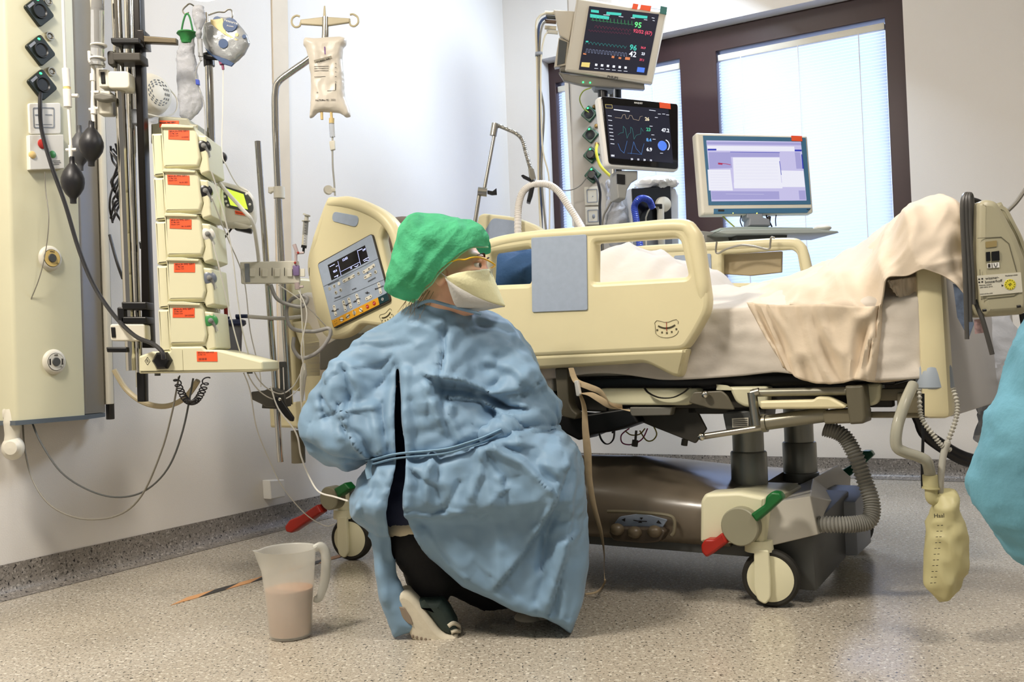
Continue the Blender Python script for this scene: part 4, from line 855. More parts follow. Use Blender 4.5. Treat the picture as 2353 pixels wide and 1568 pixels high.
def segd(p, L):
    best = 1e9
    for a, b in zip(L, L[1:]):
        ex_, ez_ = b[0]-a[0], b[1]-a[1]; t = ((p[0]-a[0])*ex_+(p[1]-a[1])*ez_)/(ex_*ex_+ez_*ez_+1e-9); t = min(1, max(0, t)); best = min(best, hypot(p[0]-a[0]-t*ex_, p[1]-a[1]-t*ez_))
    return best
# (polyline in photo pixels, half width m, height m; positive stands out towards the camera)
CR_ = [([(1016, 760), (1020, 800), (1010, 880), (1015, 930)], .008, -.010), ([(1040, 760), (1030, 850), (1005, 930), (1010, 960)], .014, .008), ([(1060, 740), (1120, 745), (1180, 760)], .010, -.006), ([(1005, 870), (1070, 880), (1110, 900), (1130, 905)], .010, .018), ([(1020, 895), (1090, 905), (1150, 930), (1130, 950)], .020, -.028),
  ([(1095, 905), (1150, 950), (1175, 990)], .010, .016), ([(985, 885), (1000, 930), (1020, 985)], .008, .010), ([(1040, 915), (1036, 960), (1060, 1010)], .008, .012), ([(1140, 820), (1150, 870), (1120, 900)], .010, -.008), ([(1190, 790), (1215, 850), (1190, 890)], .012, .008), ([(1120, 830), (1180, 850), (1230, 890)], .010, .007),
  ([(1135, 930), (1170, 935), (1190, 930)], .014, -.02), ([(1145, 960), (1200, 990), (1260, 1000)], .014, -.018), ([(1180, 960), (1190, 1010)], .014, .012), ([(850, 1060), (810, 1010), (790, 960), (785, 950)], .010, .014), ([(862, 1052), (830, 1000), (800, 985)], .012, -.014), ([(785, 955), (810, 940), (860, 935)], .008, .010),
  ([(700, 1010), (750, 1040), (820, 1040)], .012, -.010), ([(735, 935), (770, 945), (790, 1000)], .012, .012), ([(745, 885), (738, 925), (750, 960)], .008, -.012), ([(790, 850), (800, 900), (805, 940)], .012, -.010), ([(815, 850), (870, 845), (900, 820)], .006, -.006), ([(860, 895), (890, 860), (905, 840)], .006, -.007),
  ([(860, 940), (870, 990), (880, 1040)], .010, .010), ([(880, 930), (890, 1000), (905, 1040)], .008, -.008), ([(895, 850), (900, 950), (915, 1040)], .012, .009), ([(935, 850), (938, 950), (942, 1040)], .012, .009), ([(950, 920), (965, 980), (960, 1030)], .010, -.006),
  ([(940, 1060), (950, 1100), (945, 1150)], .010, .012), ([(1015, 1050), (1010, 1100), (1030, 1150)], .010, -.010), ([(1000, 1045), (985, 1090), (990, 1140)], .008, .012), ([(1108, 1030), (1105, 1080), (1085, 1130)], .008, .012), ([(1130, 1040), (1160, 1090), (1155, 1130)], .010, -.010), ([(1125, 1025), (1200, 1055), (1260, 1110)], .010, .012),
  ([(1140, 1015), (1230, 1020), (1290, 1070)], .010, .010), ([(1150, 1090), (1155, 1130), (1100, 1180)], .010, .012), ([(935, 1170), (1000, 1180), (1060, 1165)], .008, .012), ([(1060, 1100), (1030, 1160), (1000, 1175)], .008, -.008), ([(1250, 1060), (1290, 1090), (1270, 1160), (1230, 1210)], .012, .014), ([(1290, 1080), (1270, 1180), (1250, 1240), (1240, 1300)], .010, -.014),
  ([(1290, 1010), (1320, 1100), (1310, 1200), (1250, 1370)], .016, .010), ([(1330, 1180), (1300, 1270), (1290, 1400)], .014, .010), ([(1255, 1240), (1260, 1300), (1235, 1370)], .014, -.010), ([(1120, 1110), (1145, 1220), (1150, 1330)], .012, .006), ([(980, 1210), (1030, 1290), (1070, 1320)], .006, .006), ([(960, 1180), (1020, 1270), (1060, 1325)], .008, -.005),
  ([(852, 1064), (925, 1050), (1031, 1042), (1101, 1020), (1160, 992)], .013, -.016), ([(870, 1080), (850, 1120), (820, 1180)], .010, .010), ([(900, 1090), (880, 1150), (870, 1260), (885, 1380)], .012, .008), ([(845, 1090), (835, 1140), (840, 1190)], .008, -.008), ([(900, 740), (960, 735), (1010, 760)], .008, -.004), ([(830, 790), (880, 800), (940, 790)], .008, -.004)]
CRW = [([tuple(q) for q in N2(L, -.05)], w_, a) for L, w_, a in CR_]
CRW = [(L, w_, a, min(q[0] for q in L)-3*w_, max(q[0] for q in L)+3*w_, min(q[1] for q in L)-3*w_, max(q[1] for q in L)+3*w_) for L, w_, a in CRW]
# overlapping cloth edges: raised on one side of the line, sunk on the other
ST_ = [([(785, 945), (800, 985), (825, 1030), (857, 1060)], 1, .020, .035), ([(1000, 866), (1060, 878), (1110, 898), (1168, 934), (1192, 936)], 1, .020, .045), ([(1040, 915), (1100, 925), (1140, 950), (1135, 995)], 1, .016, .03), ([(1285, 985), (1220, 985), (1150, 1010), (1100, 1025)], 1, .016, .035),
  ([(1296, 1072), (1272, 1150), (1236, 1215), (1200, 1270), (1150, 1330)], -1, .014, .04), ([(830, 1052), (760, 1040), (700, 1012)], -1, .012, .03), ([(742, 862), (736, 905), (762, 938)], 1, .012, .03), ([(1018, 745), (1020, 800), (1008, 870), (1012, 930)], -1, .007, .03),
  ([(935, 1055), (928, 1130), (938, 1190), (985, 1290), (1060, 1345)], 1, .006, .03), ([(920, 850), (932, 950), (938, 1040)], 1, .006, .03), ([(790, 850), (815, 900), (800, 940)], 1, .010, .03), ([(1235, 880), (1200, 900), (1150, 905)], -1, .010, .03), ([(1140, 1018), (1200, 1050), (1262, 1112)], -1, .012, .03), ([(868, 1085), (838, 1120), (812, 1180)], 1, .010, .03), ([(960, 1075), (1010, 1110), (1030, 1165), (1100, 1170), (1155, 1125)], 1, .009, .03), ([(1330, 1040), (1310, 1150), (1300, 1260), (1260, 1400)], -1, .012, .035), ([(1352, 1200), (1280, 1240), (1245, 1300)], 1, .008, .03)]
STW = [([tuple(q) for q in N2(L, -.05)], sg, a, w_) for L, sg, a, w_ in ST_]
def sgd(p, L):
    best, s_ = 1e9, 1; n = len(L)-1
    for i, (a, b) in enumerate(zip(L, L[1:])):
        ex_, ez_ = b[0]-a[0], b[1]-a[1]; t0_ = ((p[0]-a[0])*ex_+(p[1]-a[1])*ez_)/(ex_*ex_+ez_*ez_+1e-9); t = min(1, max(0, t0_)); d = hypot(p[0]-a[0]-t*ex_, p[1]-a[1]-t*ez_)
        if d < best:
            best = d; s_ = 1 if ex_*(p[1]-a[1])-ez_*(p[0]-a[0]) > 0 else -1; end = (i == 0 and t0_ < 0) or (i == n-1 and t0_ > 1)
    return best, s_, end
V, Nn = normals(gm); out = []
for p, n_ in zip(V, Nn):
    q = Vector(p); dd = Vector((0, 0, 0))
    if n_[1] < .35:
        for L, w_, a, xa_, xb_, za_, zb_ in CRW:
            if xa_ < p[0] < xb_ and za_ < p[2] < zb_: r_ = segd((p[0], p[2]), L); dd.y -= a*exp(-(r_/w_)**2)*1.15
        for L, sg, a, w_ in STW:
            r_, s_, end = sgd((p[0], p[2]), L)
            if r_ < w_*2.5: dd.y -= s_*sg*a*exp(-r_/w_)*min(1, r_/.004)*(exp(-(r_/.02)**2) if end else 1)
    low_ = min(1, max(0, (.40-p[2])/.2))
    w1 = Vector(noise.noise_vector(q*3.5))*.055; w2 = Vector(noise.noise_vector(q*9+Vector((5, 5, 5))))*.022; qq = q+w1; q2 = q+w1+w2
    def tri(v, d, f, ph=0): x = (v.x*d[0]+v.y*d[1]+v.z*d[2])*f+ph; return abs(x-floor(x)-.5)*2-.5
    k1 = .5+.5*noise.noise(q*4+Vector((1, 1, 1))); k2 = .5+.5*noise.noise(q*4.5+Vector((6, 2, 1))); k3 = .5+.5*noise.noise(q*5+Vector((2, 8, 1)))
    c = noise.noise(q*3.2+Vector((1, 2, 3)))*.012+tri(qq, (1, .3, .22), 7.5)*.010*k1*(.7+.5*low_)+tri(qq, (.65, .2, -.75), 7, .3)*.011*k2*(1-.5*low_)+tri(qq, (.6, -.1, .8), 8.5, .6)*.009*k3*(1-.6*low_)
    c += tri(q2, (.9, .2, .45), 21)*.0055*k2*(1-.4*low_)+tri(q2, (.5, .2, -.86), 24, .2)*.0055*k1*(1-.7*low_)+tri(q2, (.2, .5, .85), 27, .7)*.0045*k3*(1-.8*low_)
    out.append(tuple(q+dd+Vector(n_)*c))
gm.v = out
# openings on the back: the slit between the two panels and the neck hole
slit = [tuple(q) for q in N2([(908, 848), (917, 846), (927, 940), (933, 1000), (938, 1045), (940, 1090), (934, 1130), (941, 1190), (958, 1232), (988, 1290), (1012, 1318), (1015, 1340), (907, 1340), (897, 1240), (896, 1165), (903, 1125), (915, 1060), (912, 1000), (909, 940)], -.06)]
neck = [tuple(q) for q in N2([(960, 702), (985, 694), (1034, 706), (1075, 716), (1040, 712), (1000, 706)], -.05)]
keep = []
vv = gm.v
for f in gm.f:
    c = sum((Vector(vv[i]) for i in f), Vector())/len(f)
    if c.y < .06 and inpoly(c.x, c.z, slit): continue
    if c.z < .55 and c.y > .0 and (Vector(vv[f[2]])-Vector(vv[f[0]])).cross(Vector(vv[f[3]])-Vector(vv[f[1]])).normalized().z < -.8 and c.z < .2: continue
    keep.append(f)
gm.f = keep; gm.mi = [0]*len(keep); rimfix(gm, 8)
gownm = mat('isolation_gown_fabric', '7f9fbb', .55, var=.09, vs=9, bump=.9, bs=12, ridged=1, transl=.12, sheen=.1)
gown = mesh_obj('gown', gm, gownm, nurse, 180)
q = gown.modifiers.new('s', 'SOLIDIFY'); q.thickness = .0022; q.offset = 1
tie = B()
for dz, r_ in ((0, .0085), (10, .007)):
    tie.tube([J(x, y+dz, t) for x, y, t in ((846, 1058, -.02), (862, 1056, -.07), (900, 1046, -.098), (935, 1041, -.108), (985, 1037, -.118), (1031, 1031, -.122), (1075, 1018, -.118), (1110, 1006, -.108), (1150, 988, -.09))], r_, n=8, flat=.35, k=8)
tie.tube([J(*q) for q in ((852, 1060, -.06), (846, 1080, -.075), (850, 1100, -.08))], .008, n=8, flat=.35)
mesh_obj('waist_tie', tie, mat('gown_tie_fabric', '7d9db6', .75, bump=.2, bs=60), gown, 80)
bun = nets(lambda P: np.minimum(sdcone(P, tuple(J(1120, 1005, -.07)), tuple(J(1165, 985, -.055)), .022, .034), sdcone(P, tuple(J(1165, 985, -.05)), tuple(J(1195, 965, -.03)), .032, .02)), (-.2, -.15, .4), (.12, .1, .65), .006)
mesh_obj('tie_knot', crumple(bun, .018, 22, 2), gownm, gown, 80)
# cuffs of the neckline
mesh_obj('neck_binding', B().tube([J(x, y, t) for x, y, t in ((950, 708, -.02), (968, 697, -.045), (988, 692, -.055), (1012, 697, -.06), (1036, 704, -.062), (1075, 714, -.06), (1105, 722, -.05))], .0042, n=8), gownm, gown)
# ================================================================ second staff member, cut by the right edge
SF = Fr((0, 1.45, 0), 0)
sp = [(2420, 690), (2353, 800), (2320, 905), (2285, 960), (2255, 1050), (2247, 1110), (2250, 1160), (2285, 1210), (2353, 1295), (2440, 1330), (2600, 1320), (2650, 1000), (2600, 700), (2500, 640)]
g2 = polysd(np.array([(p.x, p.z) for p in SF.pts(sp)]), (.6, .2), (1.2, .95), .005)
def sf2(P):
    d2 = g2(P[:, 0], P[:, 2]); d = np.sqrt(np.maximum(d2+.09, 0)**2+(P[:, 1]*.09/.12)**2)-.09
    return smin(smin(d, sdell(P, (1.0, .02, .66), (.17, .12, .26)), .03), sdell(P, (1.10, -.02, .84), (.15, .15, .13)), .06)
s2 = nets(sf2, (.62, -.2, .25), (1.28, .2, 1.02), .009); crumple(s2, .009, 9, 8)
p2 = T('person', 'person in a blue gown bending in from the right edge of the picture', 'person', SF)
def b2f(P):
    d = sdell(P, (1.02, .02, .66), (.13, .09, .22)); d = smin(d, sdcone(P, (1.02, .02, .8), (1.13, -.06, .98), .05, .045), .02); d = smin(d, sdell(P, (1.15, -.08, 1.05), (.075, .09, .105)), .03)
    d = smin(d, sdcone(P, (1.0, .0, .45), (1.0, .25, .42), .09, .06), .05); d = smin(d, sdcone(P, (1.0, .25, .42), (1.03, .05, .07), .055, .04), .03)
    return smin(d, sdcone(P, (1.03, .05, .07), (1.03, .20, .035), .038, .03), .02)
mesh_obj('body', nets(b2f, (.8, -.25, .0), (1.3, .4, 1.22), .014), skin2, p2, 80)
mesh_obj('gown', s2, mat('blurred_blue_gown', '5f95a8', .8, var=.1, vs=6, bump=.2, bs=60), p2, 80)
def tf2(P): return smin(sdcone(P, (1.0, .0, .40), (1.0, .25, .40), .10, .075), sdcone(P, (1.0, .25, .40), (1.03, .05, .10), .075, .055), .03)
mesh_obj('trousers', nets(tf2, (.8, -.2, .02), (1.25, .4, .56), .014), M_['navy'], p2, 80)
mesh_obj('surgical_cap', crumple(nets(lambda P: sdell(P, (1.155, -.065, 1.10), (.10, .115, .10)), (1.0, -.25, .9), (1.3, .1, 1.3), .01), .012, 12, 2), MATS['green_cap_fabric'], p2, 80)
mesh_obj('clog', B().ball((1.035, .14, .035), (.05, .13, .035)), MATS['clog_sole'], p2)
# ================================================================ left wall: supply column and everything on it
LF = Fr(CORN, 60.5)                         # x along the left wall into the distance, y into the wall
def frz(L, fr, t): return fr.oz(L, t)
def tubes(name, label, cat, pts, r, m, grp=None, Y=None, **k):      # pts: (px, py, depth)
    fr = Fr(at(*pts[0])); mb = B().tube([fr.l(at(*p)) for p in pts], r, **k); return one(name, mb, m, fr, label, cat, grp)
col = T('supply_column', 'pale wall-mounted medical supply column at the far left with dark sockets', 'supply column', LF)
tf = -.135
xl, xr = LF.px(36, 965, tf).x, LF.px(196, 960, tf).x; zb = LF.px(120, 962, tf).z
def part2(n, mb, m, p, sm=38): return mesh_obj(n, mb, m, p, sm)
def column_body(xl, xr, zb, zt, tf):
    m = B(); prof = [(xl, -.0), (xl, tf+.012), (xl+.004, tf+.004), (xl+.012, tf), (xr-.01, tf), (xr, tf+.003)]
    V = [(a, b, z) for z in (zb, zt) for a, b in prof]; n = len(prof)
    return m.add(V, [(i, i+1, n+i+1, n+i) for i in range(n-1)]+[tuple(range(n)), tuple(range(n, 2*n))[::-1]])
part2('housing', column_body(xl, xr, zb, 2.98, tf), M_['colbody'], col, 50)
xe = LF.px(246, 950, -.09).x
m = B(); prof = [(xr, tf+.003), (xr+.012, tf+.018), (xr+.03, tf+.03), (xe-.01, tf+.045), (xe, tf+.055), (xe, 0), (xr, 0)]; n = len(prof)
m.add([(a, b, z) for z in (zb+.004, 2.98) for a, b in prof], [(i, i+1, n+i+1, n+i) for i in range(n-1)]+[tuple(range(n)), tuple(range(n, 2*n))[::-1]])
part2('side_channel', m, mat('channel_aluminium', '8d877c', .3, .7, var=.05), col, 60)
part2('edge_strip', B().box(((xe+.012), -.05, (zb+2.98)/2+.02), (.02, .10, 2.96-zb), .003), M_['offw'], col)
part2('mounting_rail', B().box((xe+.035, -.06, 1.75), (.022, .02, 2.45), .003), mat('rail_grey', '4c4a47', .35, .6), col)
m = B(); prof = [(xl-.004, -.0), (xl-.004, tf-.004), (xr, tf-.004), (xe+.004, tf+.06), (xe+.004, 0)]; n = 5
m.add([(a, b, z) for z in (zb-.012, zb+.002) for a, b in prof], [(i, (i+1) % n, n+(i+1) % n, n+i) for i in range(n)]+[tuple(range(n))[::-1], tuple(range(n, 2*n))])
part2('bottom_cap', m, mat('cap_slate', '59626a', .5), col)
LR = lambda: None
def face(px_, py_, t=tf): return LF.px(px_, py_, t)
for (cx, cy), dead in zip(((87, 27), (90, 117), (94, 196)), (0, 0, 1)):
    c = face(cx, cy); q = [(c.x, c.z-.052), (c.x+.052, c.z), (c.x, c.z+.052), (c.x-.052, c.z)]
    s = part2('power_socket', B().plate(rp(q, .010), tf-.011, tf+.001, .003), mat('socket_dark_green', '1c2420', .35), col)
    part2('socket_well', B().lathe([(.0, .004), (.017, .0035), (.021, .0075), (.0235, .0075), (.0245, .004)], Vector((c.x, tf-.0085, c.z)), (0, -1, 0), n=30), mat('socket_black', '17191a', .4), s)
    part2('socket_light', B().ball((c.x-.007, tf-.011, c.z+.034), (.005, .0025, .0035), 10), M_['led'], s)
    part2('socket_label', B().plate([(c.x-.042, c.z+.004), (c.x-.036, c.z-.002), (c.x-.017, c.z+.017), (c.x-.023, c.z+.023)], tf-.0116, tf-.0105), M_['greyp'], s)
for cx, cy in ((108, 4), (112, 84), (116, 165)):
    c = face(cx, cy); part2('earth_stud', B().lathe([(.0, .006), (.006, .006), (.008, .004), (.010, .009), (.0135, .009), (.0145, 0)], c, (0, -1, 0), n=24), M_['steel'], col)
sp_ = part2('switch_plate', B().plate(rp(frz([(62, 238), (136, 237), (137, 308), (65, 309)], LF, tf), .008), tf-.008, tf+.001, .003), M_['white'], col)
part2('rocker', B().plate([rp(frz([(71, 248), (121, 248), (121, 295), (73, 295)], LF, tf), .006), rp(frz([(73, 250), (119, 250), (119, 293), (75, 293)], LF, tf), .005)], tf-.0095, tf-.007).line(frz([(77, 265), (90, 265)], LF, tf), .003, tf-.0085).line(frz([(101, 265), (115, 265)], LF, tf), .003, tf-.0085).line(frz([(78, 287), (115, 287)], LF, tf), .0016, tf-.0085), M_['greyp'], sp_)
cpn = part2('call_panel', B().plate(rp(frz([(60, 312), (139, 311), (141, 389), (62, 392)], LF, tf), .003), tf-.016, tf+.001, .002), M_['white'], col)
for cx, cy, r_, c_ in ((97, 331, .0150, 'c03a34'), (75, 356, .0115, 'e6c98a'), (121, 355, .0115, '4f9a62')):
    part2('call_button', B().lathe([(0, .004), (r_-.003, .0035), (r_, .001), (r_, -.004)], face(cx, cy, tf-.0165), (0, -1, 0), n=24), mat('button_'+c_, c_, .4), cpn)
part2('printed_text', B().line(frz([(114, 372), (130, 371)], LF, tf), .0012, tf-.0165).line(frz([(116, 376), (132, 375)], LF, tf), .0012, tf-.0165).line(frz([(113, 380), (128, 379)], LF, tf), .0012, tf-.0165), M_['ink'], cpn)
for cx, cy, tx, cm_ in ((115, 594, 'VAC', 'd9bd74'), (124, 832, 'AIR', 'd9d7cc')):
    c = face(cx, cy); o = part2('gas_outlet', B().lathe([(0, .010), (.031, .010), (.036, .007), (.040, 0)], c, (0, -1, 0), n=40), M_['offw'], col)
    part2('outlet_ring', B().lathe([(.0, .001), (.0275, .001), (.0285, -.001)], c+Vector((0, -.010, 0)), (0, -1, 0), n=36), M_['black'], o)
    part2('outlet_disc', B().lathe([(.0, .0016), (.0265, .0016), (.0268, -.001)], c+Vector((0, -.010, 0)), (0, -1, 0), n=36), mat('outlet_'+tx, cm_, .45), o)
    part2('outlet_core', B().lathe([(.0, .004), (.0125, .004), (.014, .001)], c+Vector((0, -.011, 0)), (0, -1, 0), n=30), M_['dgrey'], o)
    t_ = B().txt(tx, .0088, c+Vector((0, -.0122, .0205)), d=.0002).txt('CE', .006, c+Vector((.016, -.0122, -.016)), d=.0002)
    if tx == 'AIR':
        for s_ in (-1, 1): t_.plate([(c.x+s_*.0185, c.z-.010), (c.x+s_*.0235, c.z-.009), (c.x+s_*.0235, c.z+.009), (c.x+s_*.0185, c.z+.010)], tf-.0122, tf-.0115)
    part2('outlet_print', t_, M_['ink'], o)
# cords around the column
pc_ = [(94, 200, 2.93), (92, 240, 2.9), (96, 300, 2.9), (118, 380, 2.88), (150, 470, 2.86), (180, 570, 2.84), (215, 655, 2.8), (262, 725, 2.72), (310, 772, 2.62), (350, 790, 2.56), (372, 808, 2.535), (376, 826, 2.53)]
tubes('power_cord', 'thick black power cord running from the lowest column socket to the pump rack', 'cable', pc_, .0062, M_['rubber'])
tubes('signal_cable', 'thin grey cable hanging in front of the supply column past the VAC outlet', 'cable', [(103, 395, 2.9), (105, 440, 2.9), (112, 500, 2.88), (106, 570, 2.88), (90, 640, 2.88), (58, 720, 2.88), (35, 790, 2.86), (28, 820, 2.9)], .0016, M_['gcord'])
tubes('cable_loop', 'dark grey cable in the upper of two loops drooping from the supply column bottom', 'cable', [(74, 972, 2.9), (95, 1020, 2.88), (140, 1085, 2.84), (200, 1125, 2.8), (265, 1143, 2.76), (330, 1130, 2.72), (385, 1078, 2.68), (420, 990, 2.66), (444, 870, 2.64)], .0028, M_['dgrey'])
tubes('cable_loop', 'long pale grey cable drooping lowest of the two loops under the supply column', 'cable', [(52, 972, 2.92), (58, 1040, 2.9), (78, 1110, 2.88), (120, 1165, 2.84), (190, 1193, 2.8), (270, 1185, 2.76), (325, 1140, 2.72), (370, 1040, 2.68), (395, 950, 2.66), (411, 866, 2.64)], .0028, M_['gcord'])
# phone shaped holder at the lower left
hf_ = Fr(at(28, 1000, 2.86)); t = T('hand_nozzle', 'cream rounded hand piece hanging at the lower left edge beside the supply column', 'hand piece', hf_)
mesh_obj('grip', B().tube([hf_.px(x, y) for x, y in ((27, 940), (29, 970), (28, 1000), (26, 1022))], [.018, .026, .021, .022], n=20, k=6).box(hf_.px(30, 950, .01), (.05, .04, .03), .006), M_['offw'], t)
mesh_obj('knob', B().ball(hf_.px(30, 1030), (.033, .030, .037), 26).lathe([(0, .008), (.020, .006), (.024, -.006)], hf_.px(26, 1030, -.028), (0, -1, 0)), M_['offw'], t)
mesh_obj('stem', B().cyl(hf_.px(14, 780), hf_.px(24, 936), .004), M_['gcord'], t)
rk = Fr(at(12, 768, 2.9)); mesh = B().cyl(rk.px(-30, 765), rk.px(28, 762), .006)
for a in ((-5, 770, 20, 745), (2, 778, 24, 768), (4, 790, 18, 785), (14, 745, 12, 800)): mesh.cyl(rk.px(a[0], a[1], -.01), rk.px(a[2], a[3], -.015), .0028)
one('hook_rail', mesh, M_['steel'], rk, 'small steel hook rail with clips at the left picture edge', 'rail')
# --- pressure lines and rubber bulbs in front of the column
def bulb(px_, y0, y1, w_, Y, label, m_, lean=0):
    fr = Fr(at(px_, (y0+y1)/2, Y)); H_ = (y1-y0)/F*Y; R_ = w_/F*Y
    prof = [(.0, .5), (.21, .5), (.24, .44), (.24, .36), (.45, .30), (.78, .18), (.98, .04), (1.0, -.06), (.9, -.18), (.62, -.30), (.32, -.38), (.27, -.42), (.27, -.5), (.0, -.5)]
    t = T('rubber_bulb', label, 'pump bulb', fr, 'hand pump bulbs')
    mesh_obj('bulb', B().lathe([(a*R_, -b*-H_) for a, b in prof], (0, 0, 0), (lean, 0, 1), n=28), m_, t, 60)
    return t
bulb(210, 278, 382, 27, 2.68, 'black rubber hand pump bulb, topmost and furthest right of the three', M_['rubber'], .03)
bulb(167, 360, 468, 26, 2.70, 'black rubber hand pump bulb hanging lowest of the three', M_['rubber'])
bulb(184, 288, 392, 22, 2.82, 'dark grey rubber hand pump bulb behind the two black ones', mat('grey_rubber', '47484b', .5))
sf_ = Fr(at(215, 120, 2.68)); t = T('pressure_syringe', 'large clear syringe barrel with white stopcocks above the right black bulb', 'syringe', sf_)
mesh_obj('barrel', B().lathe([(.0, -.17), (.0185, -.17), (.0185, .02), (.021, .022), (.021, .03), (.0, .03)], sf_.px(224, 128), (-.03, 0, -1), n=24), M_['clear'], t)
mesh_obj('plunger', B().cyl(sf_.px(220, -8), sf_.px(222, 20), .0165).cyl(sf_.px(222, 18), sf_.px(223, 108), .006), M_['milky'], t)
mesh_obj('flange', B().lathe([(.021, 0), (.023, .002), (.023, .005), (.015, .006)], sf_.px(227, 107), (0, 0, 1)).lathe([(.015, 0), (.022, .002), (.022, .006), (.015, .007)], sf_.px(225, 138), (0, 0, 1)), M_['white'], t)
mesh_obj('connector', B().tube([sf_.px(x, y) for x, y in ((212, 125), (207, 140), (213, 150), (214, 200), (213, 250), (215, 280))], .0055, n=10).cyl(sf_.px(206, 118), sf_.px(207, 140), .006).cyl(sf_.px(213, 170), sf_.px(213, 186), .0075).cyl(sf_.px(205, 252), sf_.px(226, 249), .0045).cyl(sf_.px(210, 212), sf_.px(228, 212), .0045).cyl(sf_.px(215, 245), sf_.px(215, 262), .008), M_['white'], t)
sf_ = Fr(at(152, 120, 2.70)); t = T('pressure_line', 'white pressure line with cylindrical filter above the lowest black bulb', 'tube', sf_)
mesh_obj('line', B().cyl(sf_.px(144, -10), sf_.px(150, 160), .0042).cyl(sf_.px(157, 245), sf_.px(163, 335), .0042), M_['white'], t)
mesh_obj('filter', B().cyl(sf_.px(151, 158), sf_.px(154, 200), .0105).cyl(sf_.px(154, 206), sf_.px(156, 246), .0115).cyl(sf_.px(166, 220), sf_.px(180, 220), .0055), M_['white'], t)
mesh_obj('filter_window', B().cyl(sf_.px(154, 199), sf_.px(154, 207), .0100), mat('yellow_liquid', 'd8c080', .4), t)
mesh_obj('stopcock', B().cyl(sf_.px(152, 345), sf_.px(176, 344), .0048).cyl(sf_.px(162, 334), sf_.px(163, 362), .006), M_['white'], t)
# --- chrome equipment poles
def pole(name, label, a, b, r, m_='chrome', grp='chrome equipment poles'):
    fr = Fr(at(*b)); return fr, T(name, label, 'pole', fr, grp)
fr, t = pole('equipment_pole', 'thick chrome pole nearest the supply column, holding cream clamps', 0, (300, 860, 2.72), .015)
mesh_obj('tube', B().cyl(fr.l(at(266, -40, 2.72)), fr.l(at(302, 852, 2.72)), .0145, n=28), M_['chrome'], t)
def clamp(t, fr, x0, y0, x1, y1, d, m_, r=.004, n='clamp', t0=-.03): return mesh_obj(n, B().plate(rp(fr.oz([(x0, y0), (x1, y0), (x1+2, y1), (x0+2, y1)], t0), r), t0, t0+d, .004), m_, t)
clamp(t, fr, 246, 163, 296, 203, .06, M_['offw'], .012); clamp(t, fr, 225, 159, 248, 200, .05, M_['offw']); clamp(t, fr, 230, 165, 240, 192, .004, M_['black'], .002, 'slot', -.033)
mesh_obj('clamp_knob', B().plate(rp(fr.oz([(218, 219), (236, 214), (262, 219), (262, 230), (240, 234), (220, 230)], -.04), .004), -.05, -.02, .005), M_['mgrey'], t)
clamp(t, fr, 222, 208, 252, 262, .04, M_['offw'], .006, 'clamp', -.02)
clamp(t, fr, 253, 86, 320, 100, .05, M_['black']); clamp(t, fr, 256, 120, 322, 140, .06, M_['dmetal']); clamp(t, fr, 245, 116, 262, 150, .04, M_['dmetal'], .01)
clamp(t, fr, 278, 694, 336, 712, .06, M_['black']); clamp(t, fr, 268, 706, 284, 742, .05, M_['black'], .006); clamp(t, fr, 276, 728, 336, 744, .06, M_['black'])
clamp(t, fr, 252, 745, 332, 784, .055, M_['offw'], .008); clamp(t, fr, 254, 752, 264, 776, .004, M_['black'], .002, 'slot', -.033); clamp(t, fr, 243, 798, 291, 810, .03, M_['black'], .003)
fr, t = pole('equipment_pole', 'thinner dark chrome pole standing just right of the thick one', 0, (318, 868, 2.78), .01)
mesh_obj('tube', B().cyl(fr.l(at(292, -40, 2.80)), fr.l(at(321, 890, 2.80)), .0105, n=24).cyl(fr.l(at(303, -40, 2.84)), fr.l(at(312, 560, 2.84)), .006, n=16), M_['chrome'], t)
clamp(t, fr, 300, 250, 318, 285, .05, M_['greyp'], .006); clamp(t, fr, 318, 555, 330, 572, .04, M_['black'], .003)
fr = Fr(at(330, 400, 2.74)); t = T('pump_rail', 'black vertical mounting rail behind the pump stack with a crossbar at the top', 'rail', fr)
mesh_obj('rail', B().plate(rp(fr.oz([(306, -40), (322, -40), (347, 716), (350, 800), (329, 800), (326, 560)], 0), .002), -.01, .03, .003).plate(fr.oz([(313, 70), (332, 70), (336, 110), (316, 110)], -.012), -.02, .03, .003), mat('rail_black', '1a1613', .3, .4), t)
mesh_obj('crossbar', B().plate(rp(fr.oz([(332, 84), (408, 90), (408, 103), (332, 100)], -.01), .002), -.02, .0, .003), mat('crossbar_bronze', '5a5140', .35, .6), t)
mesh_obj('rail_foot', B().plate(rp(fr.oz([(313, 856), (332, 856), (333, 924), (315, 924)], 0), .002), .0, .03, .003), M_['black'], t)
cm2 = B(); random.seed(5)
for i in range(7):
    P = [(262+random.uniform(-8, 10), 330+i*6, 2.92)]
    for j in range(5): P.append((258+random.uniform(-6, 26), 370+j*32+i*4+random.uniform(-10, 10), 2.92+random.uniform(-.03, .03)))
    cf = Fr(at(262, 420, 2.92)); cm2.tube([cf.l(at(*p)) for p in P], .0035, n=6)
cm2.tube([cf.l(at(*p)) for p in ((252, 540, 2.95), (268, 600, 2.93), (282, 640, 2.9))], .005, n=8)
o = one('cable_tangle', cm2, M_['rubber'], cf, 'tangle of black cables between the supply column and the chrome poles', 'cables', kind='stuff')
